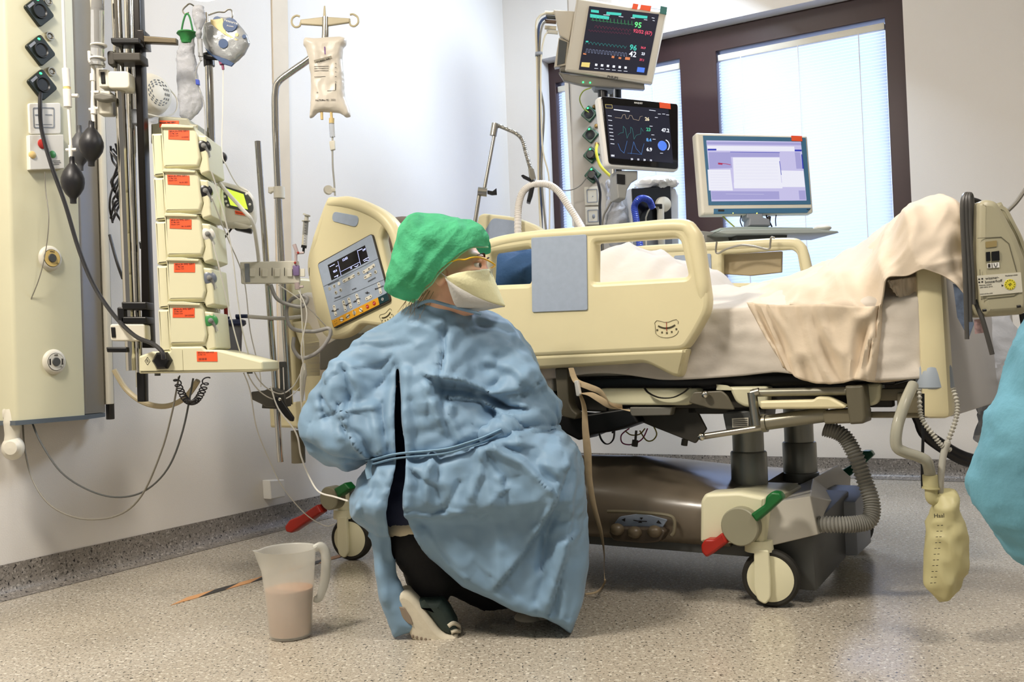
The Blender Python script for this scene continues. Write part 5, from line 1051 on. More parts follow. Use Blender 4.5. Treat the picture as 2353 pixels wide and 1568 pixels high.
# --- infusion pumps
pumpm = mat('pump_housing', 'd6d2b2', .42, var=.02); PY = 2.62
def pump(i, dx, dy, lab, stk, date, knobc):
    fr = Fr(at(410+dx, 345+dy, PY)); t = T('infusion_pump', lab, 'infusion pump', fr, 'infusion pumps in the stack')
    o = lambda L: fr.oz([(a+dx, b+dy) for a, b in L], 0)
    mesh_obj('housing', B().plate(rp(o([(346, 306), (373, 305), (378, 402), (351, 405)]), .004), .004, .15, .006).plate(rp(o([(372, 292), (448, 293), (455, 309), (462, 365), (457, 384), (378, 386), (375, 360)]), .004), -.008, .15, .006), pumpm, t)
    mesh_obj('lower_lip', B().plate(rp(o([(377, 380), (456, 381), (462, 392), (378, 392)]), .002), .0, .14, .003).plate(rp(o([(376, 288), (410, 288), (425, 290), (449, 292), (448, 297), (373, 296)]), .001), -.014, .02, .0015), pumpm, t)
    mesh_obj('door', B().plate(rp(o([(450, 309), (474, 312), (482, 394), (462, 402), (454, 384), (463, 366)]), .004), .0, .14, .005), pumpm, t)
    s = mesh_obj('asset_sticker', B().plate(fr.oz(stk, -.0085), -.0092, -.0078), M_['orange'], t)
    p0 = fr.px(*stk[0], -.0095); p1 = fr.px(*stk[1], -.0095); p3 = fr.px(*stk[3], -.0095); W2 = p1.x-p0.x; H2 = p0.z-p3.z; ti = B()
    ti.txt('BRAUN FMS SERV', .0068, (p0.x+.003, -.0096, p0.z-.0045), al='LEFT', d=.0001).txt('3178-10'+str(i), .0062, (p0.x+.003, -.0096, p0.z-.011), al='LEFT', d=.0001).txt('Infusion Care', .0045, (p0.x+.003, -.0096, p0.z-.0165), al='LEFT', d=.0001)
    if date: ti.txt(date, .0055, (p1.x-.003, -.0096, p0.z-H2+.004), al='RIGHT', d=.0001)
    mesh_obj('sticker_text', ti, M_['ink'], s)
    if knobc:
        kx, ky = knobc[0]; c = fr.px(kx, ky, .03)
        k = mesh_obj('drive_knob', B().lathe([(0, .012), (.012, .012), (.0185, .008), (.019, -.02)], c+Vector((0, -.02, 0)), (.25, -1, 0), n=24), mat('knob_'+knobc[1], knobc[1], .3), t)
        mesh_obj('knob_cap', B().ball(c+Vector((.003, -.033, 0)), (.0075, .005, .0075), 14).cyl(c+Vector((.006, -.03, 0)), c+Vector((.016, -.02, -.03)), .005), M_['clear'], k)
    return t
pump(4, 0, 0, 'cream infusion pump with orange sticker, topmost of the stack', [(387, 299), (435, 300), (435, 322), (387, 320)], '4103503', ((474, 341), '1e1e20'))
pump(5, 4, 102, 'cream infusion pump with orange sticker, second from the top of the stack', [(384, 402), (435, 404), (436, 426), (386, 424)], '06-03-2021', ((478, 443), '1e1e20'))
pump(3, 8, 203, 'cream infusion pump with orange sticker, in the middle of the stack', [(390, 503), (440, 505), (440, 527), (390, 525)], '05-12-2020', ((483, 541), 'd8d6cf'))
pump(6, 12, 305, 'cream infusion pump with orange sticker, second from the bottom of the stack', [(400, 605), (448, 605), (448, 626), (400, 626)], '', ((487, 641), '6b7280'))
pump(7, 15, 406, 'cream infusion pump with orange sticker, lowest of the stack above the rack foot', [(397, 708), (447, 708), (447, 730), (397, 730)], '20/12/2020', ((490, 738), '3f8a4c'))
fr = Fr(at(460, 830, PY)); t = T('pump_docking_base', 'cream docking base with a black plug and orange sticker under the pump stack', 'docking base', fr)
mesh_obj('housing', B().plate(rp(fr.oz([(322, 819), (352, 808), (393, 808), (393, 797), (466, 796), (473, 804), (503, 804), (606, 831), (608, 850), (600, 855), (322, 859)], 0), .004), -.01, .17, .006), pumpm, t)
mesh_obj('seam', B().line(fr.oz([(324, 853), (605, 849)], 0), .002, -.0095).line(fr.oz([(422, 805), (424, 852)], 0), .0015, -.0095), mat('seam_line', '8f8a6a', .6), t)
mesh_obj('plug_socket', B().lathe([(0, .02), (.020, .02), (.026, .014), (.027, 0)], fr.px(375, 829, -.01), (0, -1, 0), n=6), M_['black'], t)
st = [(452, 808), (499, 809), (500, 831), (453, 831)]; s = mesh_obj('asset_sticker', B().plate(fr.oz(st, -.01), -.0112, -.0098), M_['orange'], t); p0 = fr.px(452, 808, -.0114)
ti = B().txt('BRAUN SERVICE', .0062, (p0.x+.003, -.0114, p0.z-.004), al='LEFT', d=.0001).txt('3178-110', .0055, (p0.x+.003, -.0114, p0.z-.010), al='LEFT', d=.0001)
for k in range(9): ti.box((p0.x+.005+k*.0026, -.0114, p0.z-.022), (.0014 if k % 3 else .0008, .0002, .006))
mesh_obj('sticker_text', ti, M_['ink'], s)
mesh_obj('warning_mark', B().txt('B', .012, fr.px(339, 830, -.0102), d=.0002).line([(p.x, p.z) for p in [fr.px(339+6*cos(a), 830-9*sin(a), -.01) for a in np.linspace(0, 6.283, 5)]], .001, -.0102), M_['ink'], t)
mesh_obj('foot', B().cyl(fr.px(362, 858, .02), fr.px(362, 864, .02), .008), M_['dgrey'], t); mesh_obj('foot', B().cyl(fr.px(574, 853, .02), fr.px(574, 859, .02), .008), M_['dgrey'], t)
fr = Fr(at(400, 285, 2.82)); t = T('infusion_pump', 'greyish infusion pump with orange sticker behind the topmost pump of the stack', 'infusion pump', fr)
mesh_obj('housing', B().plate(rp(fr.oz([(346, 284), (362, 283), (363, 269), (384, 267), (431, 271), (438, 284), (455, 286), (456, 330), (346, 330)], 0), .004), 0, .12, .006), mat('pump_grey', '9c9a86', .45), t)
mesh_obj('asset_sticker', B().plate(fr.oz([(367, 277), (411, 278), (411, 292), (367, 293)], 0), -.0015, .001), M_['orange'], t)
mesh_obj('sticker_text', B().txt('BRAUN FMS SERV', .0062, fr.px(385, 282, -.002), d=.0001, bold=.0002), M_['ink'], t)
# coiled cord, beige hose below the rack
fr = Fr(at(440, 895, 2.62)); P = []
for i in range(150):
    u = i/149; X = 405+70*u; Yb = 868+62*sin(pi*u)**.7; a = i*.85; P.append(fr.px(X+8*cos(a), Yb+8*sin(a)*.6-4, .01*sin(a)))
one('spiral_cable', B().tube(P, .0019, n=6, k=2), M_['rubber'], fr, 'black coiled cord hanging under the pump docking base', 'cord')
tubes('beige_hose', 'thick beige hose looping behind the pump rack foot', 'hose', [(262, 850, 2.9), (290, 895, 2.9), (330, 925, 2.88), (380, 934, 2.86), (425, 915, 2.84), (455, 875, 2.82)], .0085, mat('hose_beige', 'a3977a', .5))
# --- infusion stand with bags
fr = Fr(at(492, 780, 2.92)); t = T('infusion_stand', 'chrome infusion stand pole rising right behind the pump stack', 'stand', fr)
mesh_obj('pole', B().cyl(fr.l(at(475, 30, 2.92)), fr.l(at(480, 150, 2.92)), .008, n=18).cyl(fr.l(at(480, 150, 2.92)), fr.l(at(500, 830, 2.92)), .0125, n=26), M_['chrome'], t)
mesh_obj('collar', B().cyl(fr.l(at(479, 124, 2.92)), fr.l(at(481, 152, 2.92)), .017, n=26).cyl(fr.l(at(470, 130, 2.9)), fr.l(at(500, 133, 2.9)), .008), M_['black'], t)
mesh_obj('hook', B().tube([fr.l(at(*p)) for p in ((476, 36, 2.92), (500, 28, 2.9), (515, 28, 2.9), (524, 22, 2.9), (532, 24, 2.9), (534, 38, 2.9), (528, 46, 2.9), (520, 42, 2.9))], .0024, n=8), M_['steel'], t)
mesh_obj('hook', B().tube([fr.l(at(*p)) for p in ((470, 36, 2.92), (440, 10, 2.88), (428, 14, 2.88), (420, 24, 2.88), (425, 32, 2.88), (434, 28, 2.88))], .0024, n=8), M_['steel'], t)
mesh_obj('rack_clamp', B().plate(rp(fr.oz([(484, 342), (500, 342), (502, 372), (486, 372)], -.02), .003), -.03, .03, .004).cyl(fr.px(498, 358, -.01), fr.px(512, 358, -.01), .008), M_['offw'], t)
mesh_obj('clamp_knob', B().lathe([(0, .012), (.014, .01), (.0185, .002), (.0185, -.012), (0, -.014)], fr.px(508, 362, -.015), (.5, -1, 0), n=24), M_['black'], t)
# bag with green collar
fr = Fr(at(432, 150, 2.84)); t = T('infusion_bag', 'long clear bag with a green ruffled collar hanging on a hook', 'bag', fr, 'hanging bags')
bp = N_ = [(412, 88), (445, 86), (452, 150), (456, 200), (467, 225), (464, 250), (450, 262), (436, 276), (414, 268), (410, 230), (406, 130)]
def slabbag(fr, L, T_, R_, h, amp, sc_, seed):
    P2 = np.array([(p.x, p.z) for p in fr.pts(L, 0)]); lo = P2.min(0)-.03; hi = P2.max(0)+.03; g_ = polysd(P2, tuple(lo), tuple(hi), .003)
    m = nets(lambda P: np.sqrt(np.maximum(g_(P[:, 0], P[:, 2])+R_, 0)**2+(P[:, 1]*R_/T_)**2)-R_, (lo[0], -T_-.02, lo[1]), (hi[0], T_+.02, hi[1]), h)
    return crumple(m, amp, sc_, seed)
mesh_obj('pouch', slabbag(fr, bp, .018, .03, .005, .006, 18, 3), mat('crinkly_clear_film', 'd9dade', .12, var=.05, vs=20, trans=.55, ior=1.15, bump=.5, bs=60), t, 60)
mesh_obj('green_collar', B().lathe([(.010, -.035), (.018, -.03), (.022, -.008), (.031, .0), (.029, .004), (.018, .006)], fr.px(430, 78), (0, 0, 1), n=28), mat('green_collar_plastic', '2f7a40', .45, bump=.2, bs=90), t)
mesh_obj('loop', B().tube([fr.px(x, y) for x, y in ((416, 78), (421, 50), (428, 32), (436, 40), (444, 76))], .003, n=8), MATS['green_collar_plastic'], t)
# nutrition pouch
fr = Fr(at(520, 90, 2.86)); t = T('feeding_pouch', 'shiny silver and blue feeding pouch with round logos and a purple cap', 'pouch', fr, 'hanging bags')
mesh_obj('pouch', slabbag(fr, [(470, 55), (505, 40), (528, 40), (548, 55), (566, 78), (575, 100), (562, 124), (532, 152), (515, 146), (480, 122), (466, 90)], .02, .03, .005, .004, 14, 5), mat('pouch_foil', 'a9acae', .22, .35, var=.1, vs=12, bump=.3, bs=30), t, 60)
bl_ = B(); yy = B()
bl_.lathe([(0, .001), (.0215, .001), (.0225, -.004)], fr.px(528, 57, -.021), (0, -1, 0)).lathe([(0, .001), (.0125, .001), (.013, -.004)], fr.px(499, 47, -.0205), (0, -1, 0)).lathe([(.011, .001), (.0145, .001), (.015, -.003)], fr.px(513, 100, -.022), (0, -1, 0)).lathe([(0, .001), (.006, .001), (.006, -.003)], fr.px(561, 84, -.018), (0, -1, 0))
bl_.plate(fr.oz([(470, 108), (488, 126), (520, 136), (538, 146), (532, 153), (512, 147), (478, 122)], -.016), -.0185, -.012, .001)
mesh_obj('blue_print', bl_, mat('pouch_blue', '25436e', .35), t)
mesh_obj('yellow_print', B().plate(fr.oz([(484, 46), (512, 42), (520, 76), (548, 92), (540, 94), (510, 76), (486, 56)], -.019), -.0215, -.016, .001).lathe([(.003, .001), (.0055, .001), (.006, -.003)], fr.px(544, 80, -.020), (0, -1, 0)), mat('pouch_yellow', 'cdbb84', .4), t)
mesh_obj('logo_text', B().txt('resource', .0115, fr.px(531, 50, -.0225), RM('Y', 18), d=.0003).txt('Protein', .007, fr.px(529, 60, -.0225), RM('Y', 10), d=.0003), M_['wink'], t)
mesh_obj('spout', B().cyl(fr.px(507, 134, -.01), fr.px(511, 148, -.01), .0085).cyl(fr.px(511, 146, -.01), fr.px(513, 160, -.01), .004), mat('purple_cap', '8c4a66', .4), t)
# clear drip bag with line in the middle
fr = Fr(at(460, 60, 2.80)); t = T('drip_bag', 'crumpled transparent drip bag with a blue clamp between green collar bag and foil pouch', 'bag', fr, 'hanging bags')
mesh_obj('pouch', slabbag(fr, [(446, 14), (468, 14), (472, 40), (464, 70), (462, 90), (452, 92), (450, 60), (442, 40)], .014, .02, .004, .006, 26, 2), MATS['crinkly_clear_film'], t, 60)
mesh_obj('drip_chamber', B().cyl(fr.px(459, 90), fr.px(461, 130), .0075).cyl(fr.px(461, 130), fr.px(462, 140), .004), M_['clear'], t)
mesh_obj('line', B().tube([fr.px(x, y) for x, y in ((462, 138), (451, 160), (452, 185), (462, 215), (470, 250), (472, 330))], .0022, n=6), M_['clear'], t)
mesh_obj('blue_clamp', B().plate(rp(fr.oz([(450, 183), (458, 184), (459, 196), (451, 195)], -.005), .001), -.010, .0, .001), M_['blue'], t)
# lamp at the very top edge
fr = Fr(at(460, -18, 2.5)); t = T('examination_lamp', 'glowing white examination lamp head at the top edge above the bags', 'lamp', fr)
mesh_obj('lamp_head', B().lathe([(0, .05), (.03, .045), (.06, .015), (.062, 0)], (0, 0, .0), (.05, 0, 1), n=32), M_['white'], t)
mesh_obj('diffuser', B().lathe([(0, -.012), (.04, -.010), (.058, 0), (.0, .002)], (0, 0, .0), (.05, 0, 1), n=32), mat('lamp_diffuser', 'fffbea', .5, var=0, emis=6), t)
mesh_obj('arm', B().cyl((0, 0, .045), (-.1, .1, .6), .012), M_['white'], t)
# wall speaker
fr = LF; c = LF.px(352, 216, -.03); fr = Fr(LF.M @ c, 60.5); t = T('wall_speaker', 'round beige wall speaker with a perforated grille behind the black rail', 'speaker', fr)
mesh_obj('body', B().lathe([(.0, .03), (.056, .03), (.064, .024), (.075, .0), (.080, -.03)], (0, 0, 0), (0, -1, 0), n=44), mat('speaker_beige', 'cfc9b8', .5), t)
g_ = B()
for R_, n_ in ((.030, 10), (.038, 13), (.046, 16)):
    for k in range(n_): a = 2*pi*k/n_; g_.box((R_*cos(a), -.0305, R_*sin(a)), (.009, .002, .003), M=RM('Y', -degrees(a)+90))
o = mesh_obj('grille_slots', g_, M_['dgrey'], t); o['kind'] = 'stuff'
mesh_obj('cable', B().tube([(.07, -.01, .03), (.10, -.01, .0), (.09, -.01, -.05), (.03, -.01, -.08), (-.03, 0, -.08)], .003, n=8), M_['offw'], t)
one('outlet_box', B().plate(rp(LF.oz([(614, 1104), (648, 1102), (650, 1142), (617, 1148)], -.03), .004), -.045, 0, .005), M_['white'], LF, 'small white outlet box low on the left wall above the skirting', 'outlet')
# feeding pump with green display
fr = Fr(at(538, 470, 2.80), 8, 0, 14); t = T('feeding_pump', 'white feeding pump with a lit green display clamped to the infusion stand', 'pump', fr)
mesh_obj('housing', B().plate(rp(fr.oz([(492, 424), (505, 414), (560, 428), (582, 448), (586, 495), (580, 516), (520, 522), (500, 515), (494, 480)], 0), .018), 0, .07, .014).ball(fr.px(545, 515, .03), (.05, .03, .018)), M_['offw'], t)
mesh_obj('bezel', B().plate(rp(fr.oz([(505, 428), (510, 426), (568, 444), (580, 460), (583, 480), (578, 490), (520, 476), (506, 450)], 0), .008), -.003, .003, .001), M_['dgrey'], t)
mesh_obj('display', B().plate(fr.oz([(518, 433), (560, 447), (570, 482), (530, 472)], 0), -.0042, .001), mat('lcd_green', 'c6e04a', .3, var=.05, vs=20, emis=.75), t)
kb = B(); 
for q in ((513, 440), (516, 452), (519, 463), (523, 472), (566, 446), (574, 470)): kb.ball(fr.px(*q, -.003), (.004, .002, .004), 10)
mesh_obj('buttons', kb, M_['white'], t)
mesh_obj('sticker', B().plate(fr.oz([(540, 484), (572, 490), (573, 497), (541, 492)], -.001), -.003, .001), M_['orange'], t)
mesh_obj('sticker_text', B().txt('Nutricia MOZ', .0062, fr.px(556, 491, -.0035), d=.0001), M_['ink'], t)
mesh_obj('mount', B().cyl(fr.px(540, 515, .03), fr.px(506, 560, .06), .003).box(fr.px(560, 528, .03), (.05, .03, .015), .004), M_['black'], t)
# suction jar
fr = Fr(at(525, 775, 2.86)); t = T('suction_jar', 'smoky suction jar with a blue lid and red hook behind the pump stack', 'jar', fr)
mesh_obj('jar', B().lathe([(.0, -.055), (.040, -.055), (.046, .035), (.048, .045)], fr.px(522, 782), (0, 0, 1), n=36), mat('smoky_plastic', '77777c', .2, trans=.5, ior=1.2), t)
mesh_obj('lid', B().lathe([(0, .014), (.046, .014), (.053, .010), (.054, 0), (.048, -.006)], fr.px(524, 746), (0, 0, 1), n=36).cyl(fr.px(520, 742), fr.px(520, 728), .010).cyl(fr.px(548, 742), fr.px(548, 728), .008).cyl(fr.px(542, 727, -.01), fr.px(568, 727, -.01), .006), mat('navy_plastic', '1e2748', .35), t)
mesh_obj('hook', B().tube([fr.px(x, y) for x, y in ((520, 742), (518, 700), (513, 668), (503, 660), (492, 668), (488, 690))], .006, n=12), mat('dark_red_plastic', '7c1a16', .3), t)
tubes('suction_tube', 'translucent suction tube running right from the blue jar lid', 'tube', [(566, 727, 2.86), (600, 730, 2.9), (650, 732, 3.0), (690, 728, 3.08)], .006, M_['milky'])
# leaning pole with manifold plate
fr = Fr(at(645, 1060, 2.98)); t = T('chrome_pole', 'leaning thin chrome pole with a white transducer plate across it', 'pole', fr)
mesh_obj('tube', B().cyl(fr.l(at(592, 325, 2.98)), fr.l(at(645, 1062, 2.98)), .0098, n=24), M_['chrome'], t)
fr = Fr(at(620, 628, 2.96)); t = T('transducer_plate', 'white plastic transducer plate with slots and a purple transducer', 'plate', fr)
mesh_obj('plate', B().plate(rp(fr.oz([(553, 603), (686, 600), (690, 652), (556, 653)], -.02), .003), -.03, -.012, .003), M_['offw'], t)
s_ = B(); s2_ = B()
for k in range(5): x = 575+k*28.5; s_.line(fr.oz([(x+22, 616), (x+22, 634)], -.03), .0018, -.031); s2_.plate(rp(fr.oz([(x, 618), (x+12, 618), (x+12, 636), (x, 636)], -.03), .002), -.036, -.029, .001)
mesh_obj('slot', s_, M_['ink'], t); o = mesh_obj('clip', s2_, M_['offw'], t)
mesh_obj('scale', B().plate(fr.oz([(562, 606), (573, 606), (575, 648), (564, 649)], -.03), -.0315, -.029), M_['greyp'], t)
tp = mesh_obj('transducer', B().box(fr.px(681, 622, -.035), (.02, .018, .034), .004), mat('purple_plastic', '7d6a94', .35), t)
mesh_obj('transducer_tap', B().cyl(fr.px(682, 650, -.04), fr.px(684, 665, -.04), .008).cyl(fr.px(678, 660, -.04), fr.px(697, 659, -.04), .004).cyl(fr.px(680, 610, -.04), fr.px(680, 570, -.04), .0045).cyl(fr.px(676, 562, -.04), fr.px(684, 585, -.04), .006).cyl(fr.px(684, 582, -.04), fr.px(698, 581, -.04), .004), mat('clear_pink_plastic', 'd8c4c4', .2, trans=.4), t)
mesh_obj('red_tap', B().ball(fr.px(685, 581, -.048), .004, 10), mat('tap_red', 'a02a22', .4), t); mesh_obj('red_tap', B().ball(fr.px(678, 604, -.048), .004, 10), mat('tap_red', 'a02a22', .4), t)
fr = Fr(at(700, 530, 2.93), 0, 0, 4); t = T('syringe', 'small graduated syringe standing upright left of the bed control panel', 'syringe', fr)
mesh_obj('barrel', B().cyl(fr.px(699, 566), fr.px(703, 508), .0085), M_['clear'], t)
mesh_obj('plunger', B().cyl(fr.px(701, 540), fr.px(705, 494), .0065).cyl(fr.px(704, 496), fr.px(705, 493), .012).cyl(fr.px(703, 509), fr.px(703, 507), .013), M_['milky'], t)
mesh_obj('stopper', B().cyl(fr.px(698, 570), fr.px(699, 564), .0088).cyl(fr.px(697, 582), fr.px(698, 570), .004), M_['black'], t)
gr = B()
for k in range(9): a = fr.px(699.5+k*.45, 560-k*6, -.0088); gr.line([(a.x-.003, a.z), (a.x+.002, a.z)], .0009, -.0090)
mesh_obj('graduation', gr, M_['ink'], t)
# bent pole of the bed with hanger, bag
PYd = 3.34
fr = Fr(at(660, 930, PYd)); t = T('bent_pole', 'bent chrome infusion pole with a cream cross hanger at the head of the bed', 'pole', fr)
mesh_obj('tube', B().tube([fr.l(at(*p)) for p in ((748, 40, PYd), (747, 86, PYd), (742, 108, PYd), (708, 138, PYd), (672, 163, PYd), (641, 187, PYd), (633, 210, PYd), (632, 260, PYd), (638, 420, PYd), (652, 700, PYd), (666, 930, PYd))], .0125, n=16, k=8), M_['chrome'], t)
mesh_obj('hanger', B().tube([fr.px(x, y) for x, y in ((746, 14), (747, 60), (749, 88))], [.003, .009, .007], n=10).plate(rp(fr.oz([(690, 46), (740, 40), (758, 40), (806, 43), (804, 53), (756, 60), (738, 60), (692, 57)], 0), .004), -.007, .007, .004)
   .tube([fr.px(x, y) for x, y in ((692, 50), (688, 60), (678, 62), (671, 54), (672, 42), (681, 36), (689, 38))], .004, n=8).tube([fr.px(x, y) for x, y in ((804, 48), (806, 58), (815, 60), (823, 52), (822, 40), (812, 33), (804, 34))], .004, n=8), mat('hanger_cream', 'b9ae90', .4), t)
mesh_obj('pole_clamp', B().cyl(fr.px(641, 430), fr.px(642, 456), .02).plate(rp(fr.oz([(617, 430), (648, 430), (648, 442), (626, 442), (623, 446), (617, 444)], 0), .003), -.01, .01, .004), M_['offw'], t)
fr = Fr(at(752, 180, PYd-.05)); t = T('nutrition_bag', 'white printed infusion bag hanging from the cream cross hanger', 'bag', fr)
mesh_obj('pouch', slabbag(fr, [(697, 92), (702, 86), (740, 88), (782, 84), (796, 90), (797, 102), (789, 112), (787, 140), (790, 180), (792, 225), (800, 245), (807, 268), (795, 270), (782, 260), (730, 258), (718, 272), (710, 272), (714, 250), (716, 200), (710, 140), (703, 112), (696, 104)], .026, .03, .0048, .0035, 14, 9), mat('milky_bag', 'ded6c8', .35, var=.02, trans=.12, bump=.1, bs=40), t, 60)
m = B(); yb = -.0275
m.line(fr.oz([(746, 108), (747, 124)], yb), .0035, yb)
mesh_obj('purple_mark', m, mat('purple_ink', '6a2f86', .5), t)
m = B()
for k in range(5): m.line(fr.oz([(724+k*8, 141-k*2.1), (728+k*8, 140-k*2.1)], yb), .010, yb)
mesh_obj('grey_sticker', m, mat('sticker_taupe', '8d8674', .5), t)
m = B()
for y in (153, 158, 163, 177): m.line(fr.oz([(722, y), (755 if y < 170 else 748, y-1)], yb), .0013, yb)
for y in (146, 155, 165, 176, 188): m.line(fr.oz([(770, y), (773, y)], yb), .0013, yb)
m.line(fr.oz([(771, 192), (771, 207)], yb), .0022, yb).txt('NuTRIflex 02 - 2021', .0085, fr.px(748, 230, yb-.001), d=.0003).txt('OLIMEL N9', .010, fr.px(742, 139, yb-.003), RM('Y', -14), d=.0003).line(fr.oz([(752, 209), (770, 208)], yb), .0012, yb).txt('*', .012, fr.px(729, 214, yb-.001), d=.0003)
mesh_obj('bag_print', m, M_['ink'], t)
mesh_obj('port', B().cyl(fr.px(739, 258), fr.px(740, 275), .005).cyl(fr.px(761, 255), fr.px(762, 275), .005).cyl(fr.px(762, 272), fr.px(762, 284), .0095), mat('amber_port', 'd6be84', .35), t)
fr = Fr(at(760, 300, PYd-.05)); t = T('drip_line', 'drip chamber and clear line with a roller clamp below the white bag', 'tube', fr)
mesh_obj('drip_chamber', B().cyl(fr.px(762, 284), fr.px(764, 315), .0095), M_['clear'], t)
mesh_obj('roller_clamp', B().plate(rp(fr.oz([(757, 326), (770, 323), (771, 344), (760, 347)], 0), .003), -.008, .008, .002), M_['offw'], t)
mesh_obj('line', B().tube([fr.px(x, y) for x, y in ((764, 315), (764, 350), (765, 385), (768, 420), (770, 450))], .0035, n=8), M_['milky'], t)
mesh_obj('inline_filter', B().lathe([(0, .012), (.015, .012), (.017, 0), (.0, -.012)], fr.px(754, 437), (.5, -1, 0), n=24).box(fr.px(765, 437), (.02, .015, .014), .003), M_['offw'], t)
# corrugated loops and lines between pole and bed
tubes('coiled_tube', 'looped grey ventilation tube hanging left of the bed rail', 'tube', [(622, 655, 2.94), (640, 690, 2.94), (690, 705, 2.93), (706, 690, 2.93), (695, 680, 2.93), (668, 690, 2.95), (658, 720, 2.95), (672, 755, 2.96), (720, 762, 2.96), (755, 755, 2.95), (758, 772, 2.95), (740, 800, 2.95), (715, 818, 2.95), (690, 822, 2.95), (674, 800, 2.95), (676, 775, 2.95)], .0062, mat('ribbed_grey_tube', '9c9a98', .35, var=.05, trans=.2), None, k=8, n=10)
ln = 'thin infusion lines'
L_ = [('line running from the topmost pump down to the clamp bracket', [(486, 395, 2.6), (500, 440, 2.62), (530, 560, 2.66), (548, 700, 2.7), (562, 780, 2.72), (592, 870, 2.8), (640, 905, 2.9), (672, 890, 2.95), (690, 860, 2.97)]),
 ('line running from the middle pump down to the clamp bracket', [(488, 555, 2.6), (505, 620, 2.62), (528, 720, 2.66), (552, 810, 2.7), (580, 880, 2.8), (620, 915, 2.9), (660, 915, 2.93), (700, 880, 2.97)]),
 ('line from the second pump crossing behind the transducer plate', [(487, 455, 2.6), (520, 540, 2.7), (560, 640, 2.9), (575, 760, 2.9), (596, 850, 2.9), (600, 890, 2.9)]),
 ('line hanging from the docking base down to the skirting', [(560, 858, 2.62), (575, 900, 2.7), (590, 985, 2.8), (620, 1060, 2.9), (650, 1120, 2.95), (700, 1180, 2.98), (745, 1208, 3.0), (770, 1205, 3.0)]),
 ('brighter white line running past the black lever to the nurse', [(622, 888, 2.9), (640, 940, 2.9), (680, 995, 2.88), (692, 1050, 2.86), (715, 1105, 2.8), (735, 1132, 2.76), (768, 1142, 2.7), (800, 1152, 2.6)]),
 ('line from the purple pouch cap down to the feeding pump', [(513, 160, 2.86), (512, 250, 2.84), (510, 350, 2.82), (520, 380, 2.8), (545, 425, 2.78), (570, 440, 2.78)]),
 ('line falling from the transducer past the rail corner', [(690, 665, 2.92), (694, 740, 2.92), (698, 820, 2.92), (690, 870, 2.92), (694, 960, 2.93)]),
 ('double line falling right of the transducer', [(686, 668, 2.91), (705, 720, 2.91), (692, 800, 2.91), (700, 850, 2.92)]),
 ('line arching from the plate end to the bed control panel', [(640, 655, 2.93), (690, 690, 2.93), (740, 740, 3.0), (765, 770, 3.05)])]
for i, (lb_, P) in enumerate(L_): tubes('infusion_line', 'thin clear infusion '+lb_, 'tube', P, .0019 if i != 4 else .0026, mat('line_white', 'dedbd2', .3, trans=.15) if i != 4 else M_['white'], ln, n=6)
tubes('white_hose', 'thick white hose hanging from the feeding pump to the transducer plate', 'hose', [(490, 400, 2.76), (520, 440, 2.74), (556, 480, 2.74), (580, 510, 2.76), (590, 560, 2.85), (595, 602, 2.94)], .006, M_['white'])
tubes('drip_connector', 'amber and white line connector hanging beside the headboard post', 'connector', [(699, 835, 2.94), (699, 860, 2.94), (697, 870, 2.94), (695, 905, 2.94), (694, 925, 2.94)], [.004, .0095, .0095, .006, .002], M_['milky'])
# clamp bracket at the bottom of the pole
fr = Fr(at(630, 915, 2.95)); t = T('clamp_bracket', 'grey clamp bracket with a black lever low on the leaning pole', 'clamp', fr)
mesh_obj('bracket', B().plate(rp(fr.oz([(583, 900), (612, 897), (626, 891), (660, 901), (663, 935), (618, 936), (606, 928), (583, 917)], 0), .003), -.03, .04, .004).plate(rp(fr.oz([(606, 928), (645, 930), (645, 940), (605, 938)], 0), .002), -.02, .04, .003), mat('bracket_dark', '56544e', .4, .4), t)
mesh_obj('lever', B().plate(rp(fr.oz([(628, 915), (640, 910), (650, 920), (677, 960), (675, 969), (667, 968), (632, 935)], -.04), .004), -.05, -.035, .004), M_['black'], t)
mesh_obj('screw', B().ball(fr.px(643, 918, -.052), .006, 12), M_['chrome'], t)
mesh_obj('guide_rod', B().cyl(fr.px(645, 832, .02), fr.px(648, 902, .02), .005).cyl(fr.px(655, 832, .02), fr.px(658, 900, .02), .005).box(fr.px(650, 838, .02), (.022, .012, .018), .002), M_['dgrey'], t)
# ================================================================ floor: jug, hazard tape
jp = gnd(656, 1478); fr = Fr((jp.x, jp.y+.055, 0), 20); t = T('measuring_jug', 'translucent plastic measuring jug half full of brown liquid on the floor', 'jug', fr)
JH = .222
prof = [(.0, .003), (.052, .003), (.0535, .006), (.058, .09), (.0655, .17), (.070, JH-.003), (.0725, JH), (.071, JH), (.0685, JH-.004), (.064, .17), (.0565, .09), (.0515, .008), (.0, .008)]
jm = B().lathe([(r_, z) for r_, z in prof], (0, 0, 0), n=56)
def spout(p):
    a = atan2(p.y, p.x); k = exp(-((abs(((a-radians(182)+pi) % (2*pi))-pi))/.22)**2)*max(0, (p.z-(JH-.07))/.07)**1.6
    return Vector((p.x*(1+.22*k), p.y*(1+.22*k), p.z+.004*k))
jm.disp(spout)
mesh_obj('vessel', jm, mat('frosted_polypropylene', 'e4e4dc', .3, var=.02, alpha=.32), t, 60)
mesh_obj('handle', B().tube([(.066, 0, JH-.008), (.082, 0, JH-.004), (.094, 0, JH-.022), (.094, 0, JH-.06), (.088, 0, JH-.10), (.074, 0, JH-.135), (.061, 0, JH-.135)], [.006, .008, .0085, .0085, .008, .0065, .005], n=12, flat=1.5), mat('frosted_handle', 'dcdcd4', .35, alpha=.7), t, 60)
mesh_obj('liquid', B().lathe([(0, .009), (.0508, .009), (.0560, .09), (.0590, .122), (.0, .122)], n=48), mat('brown_liquid', 'bf8c68', .3, var=.03, sss=.2), t, 60)
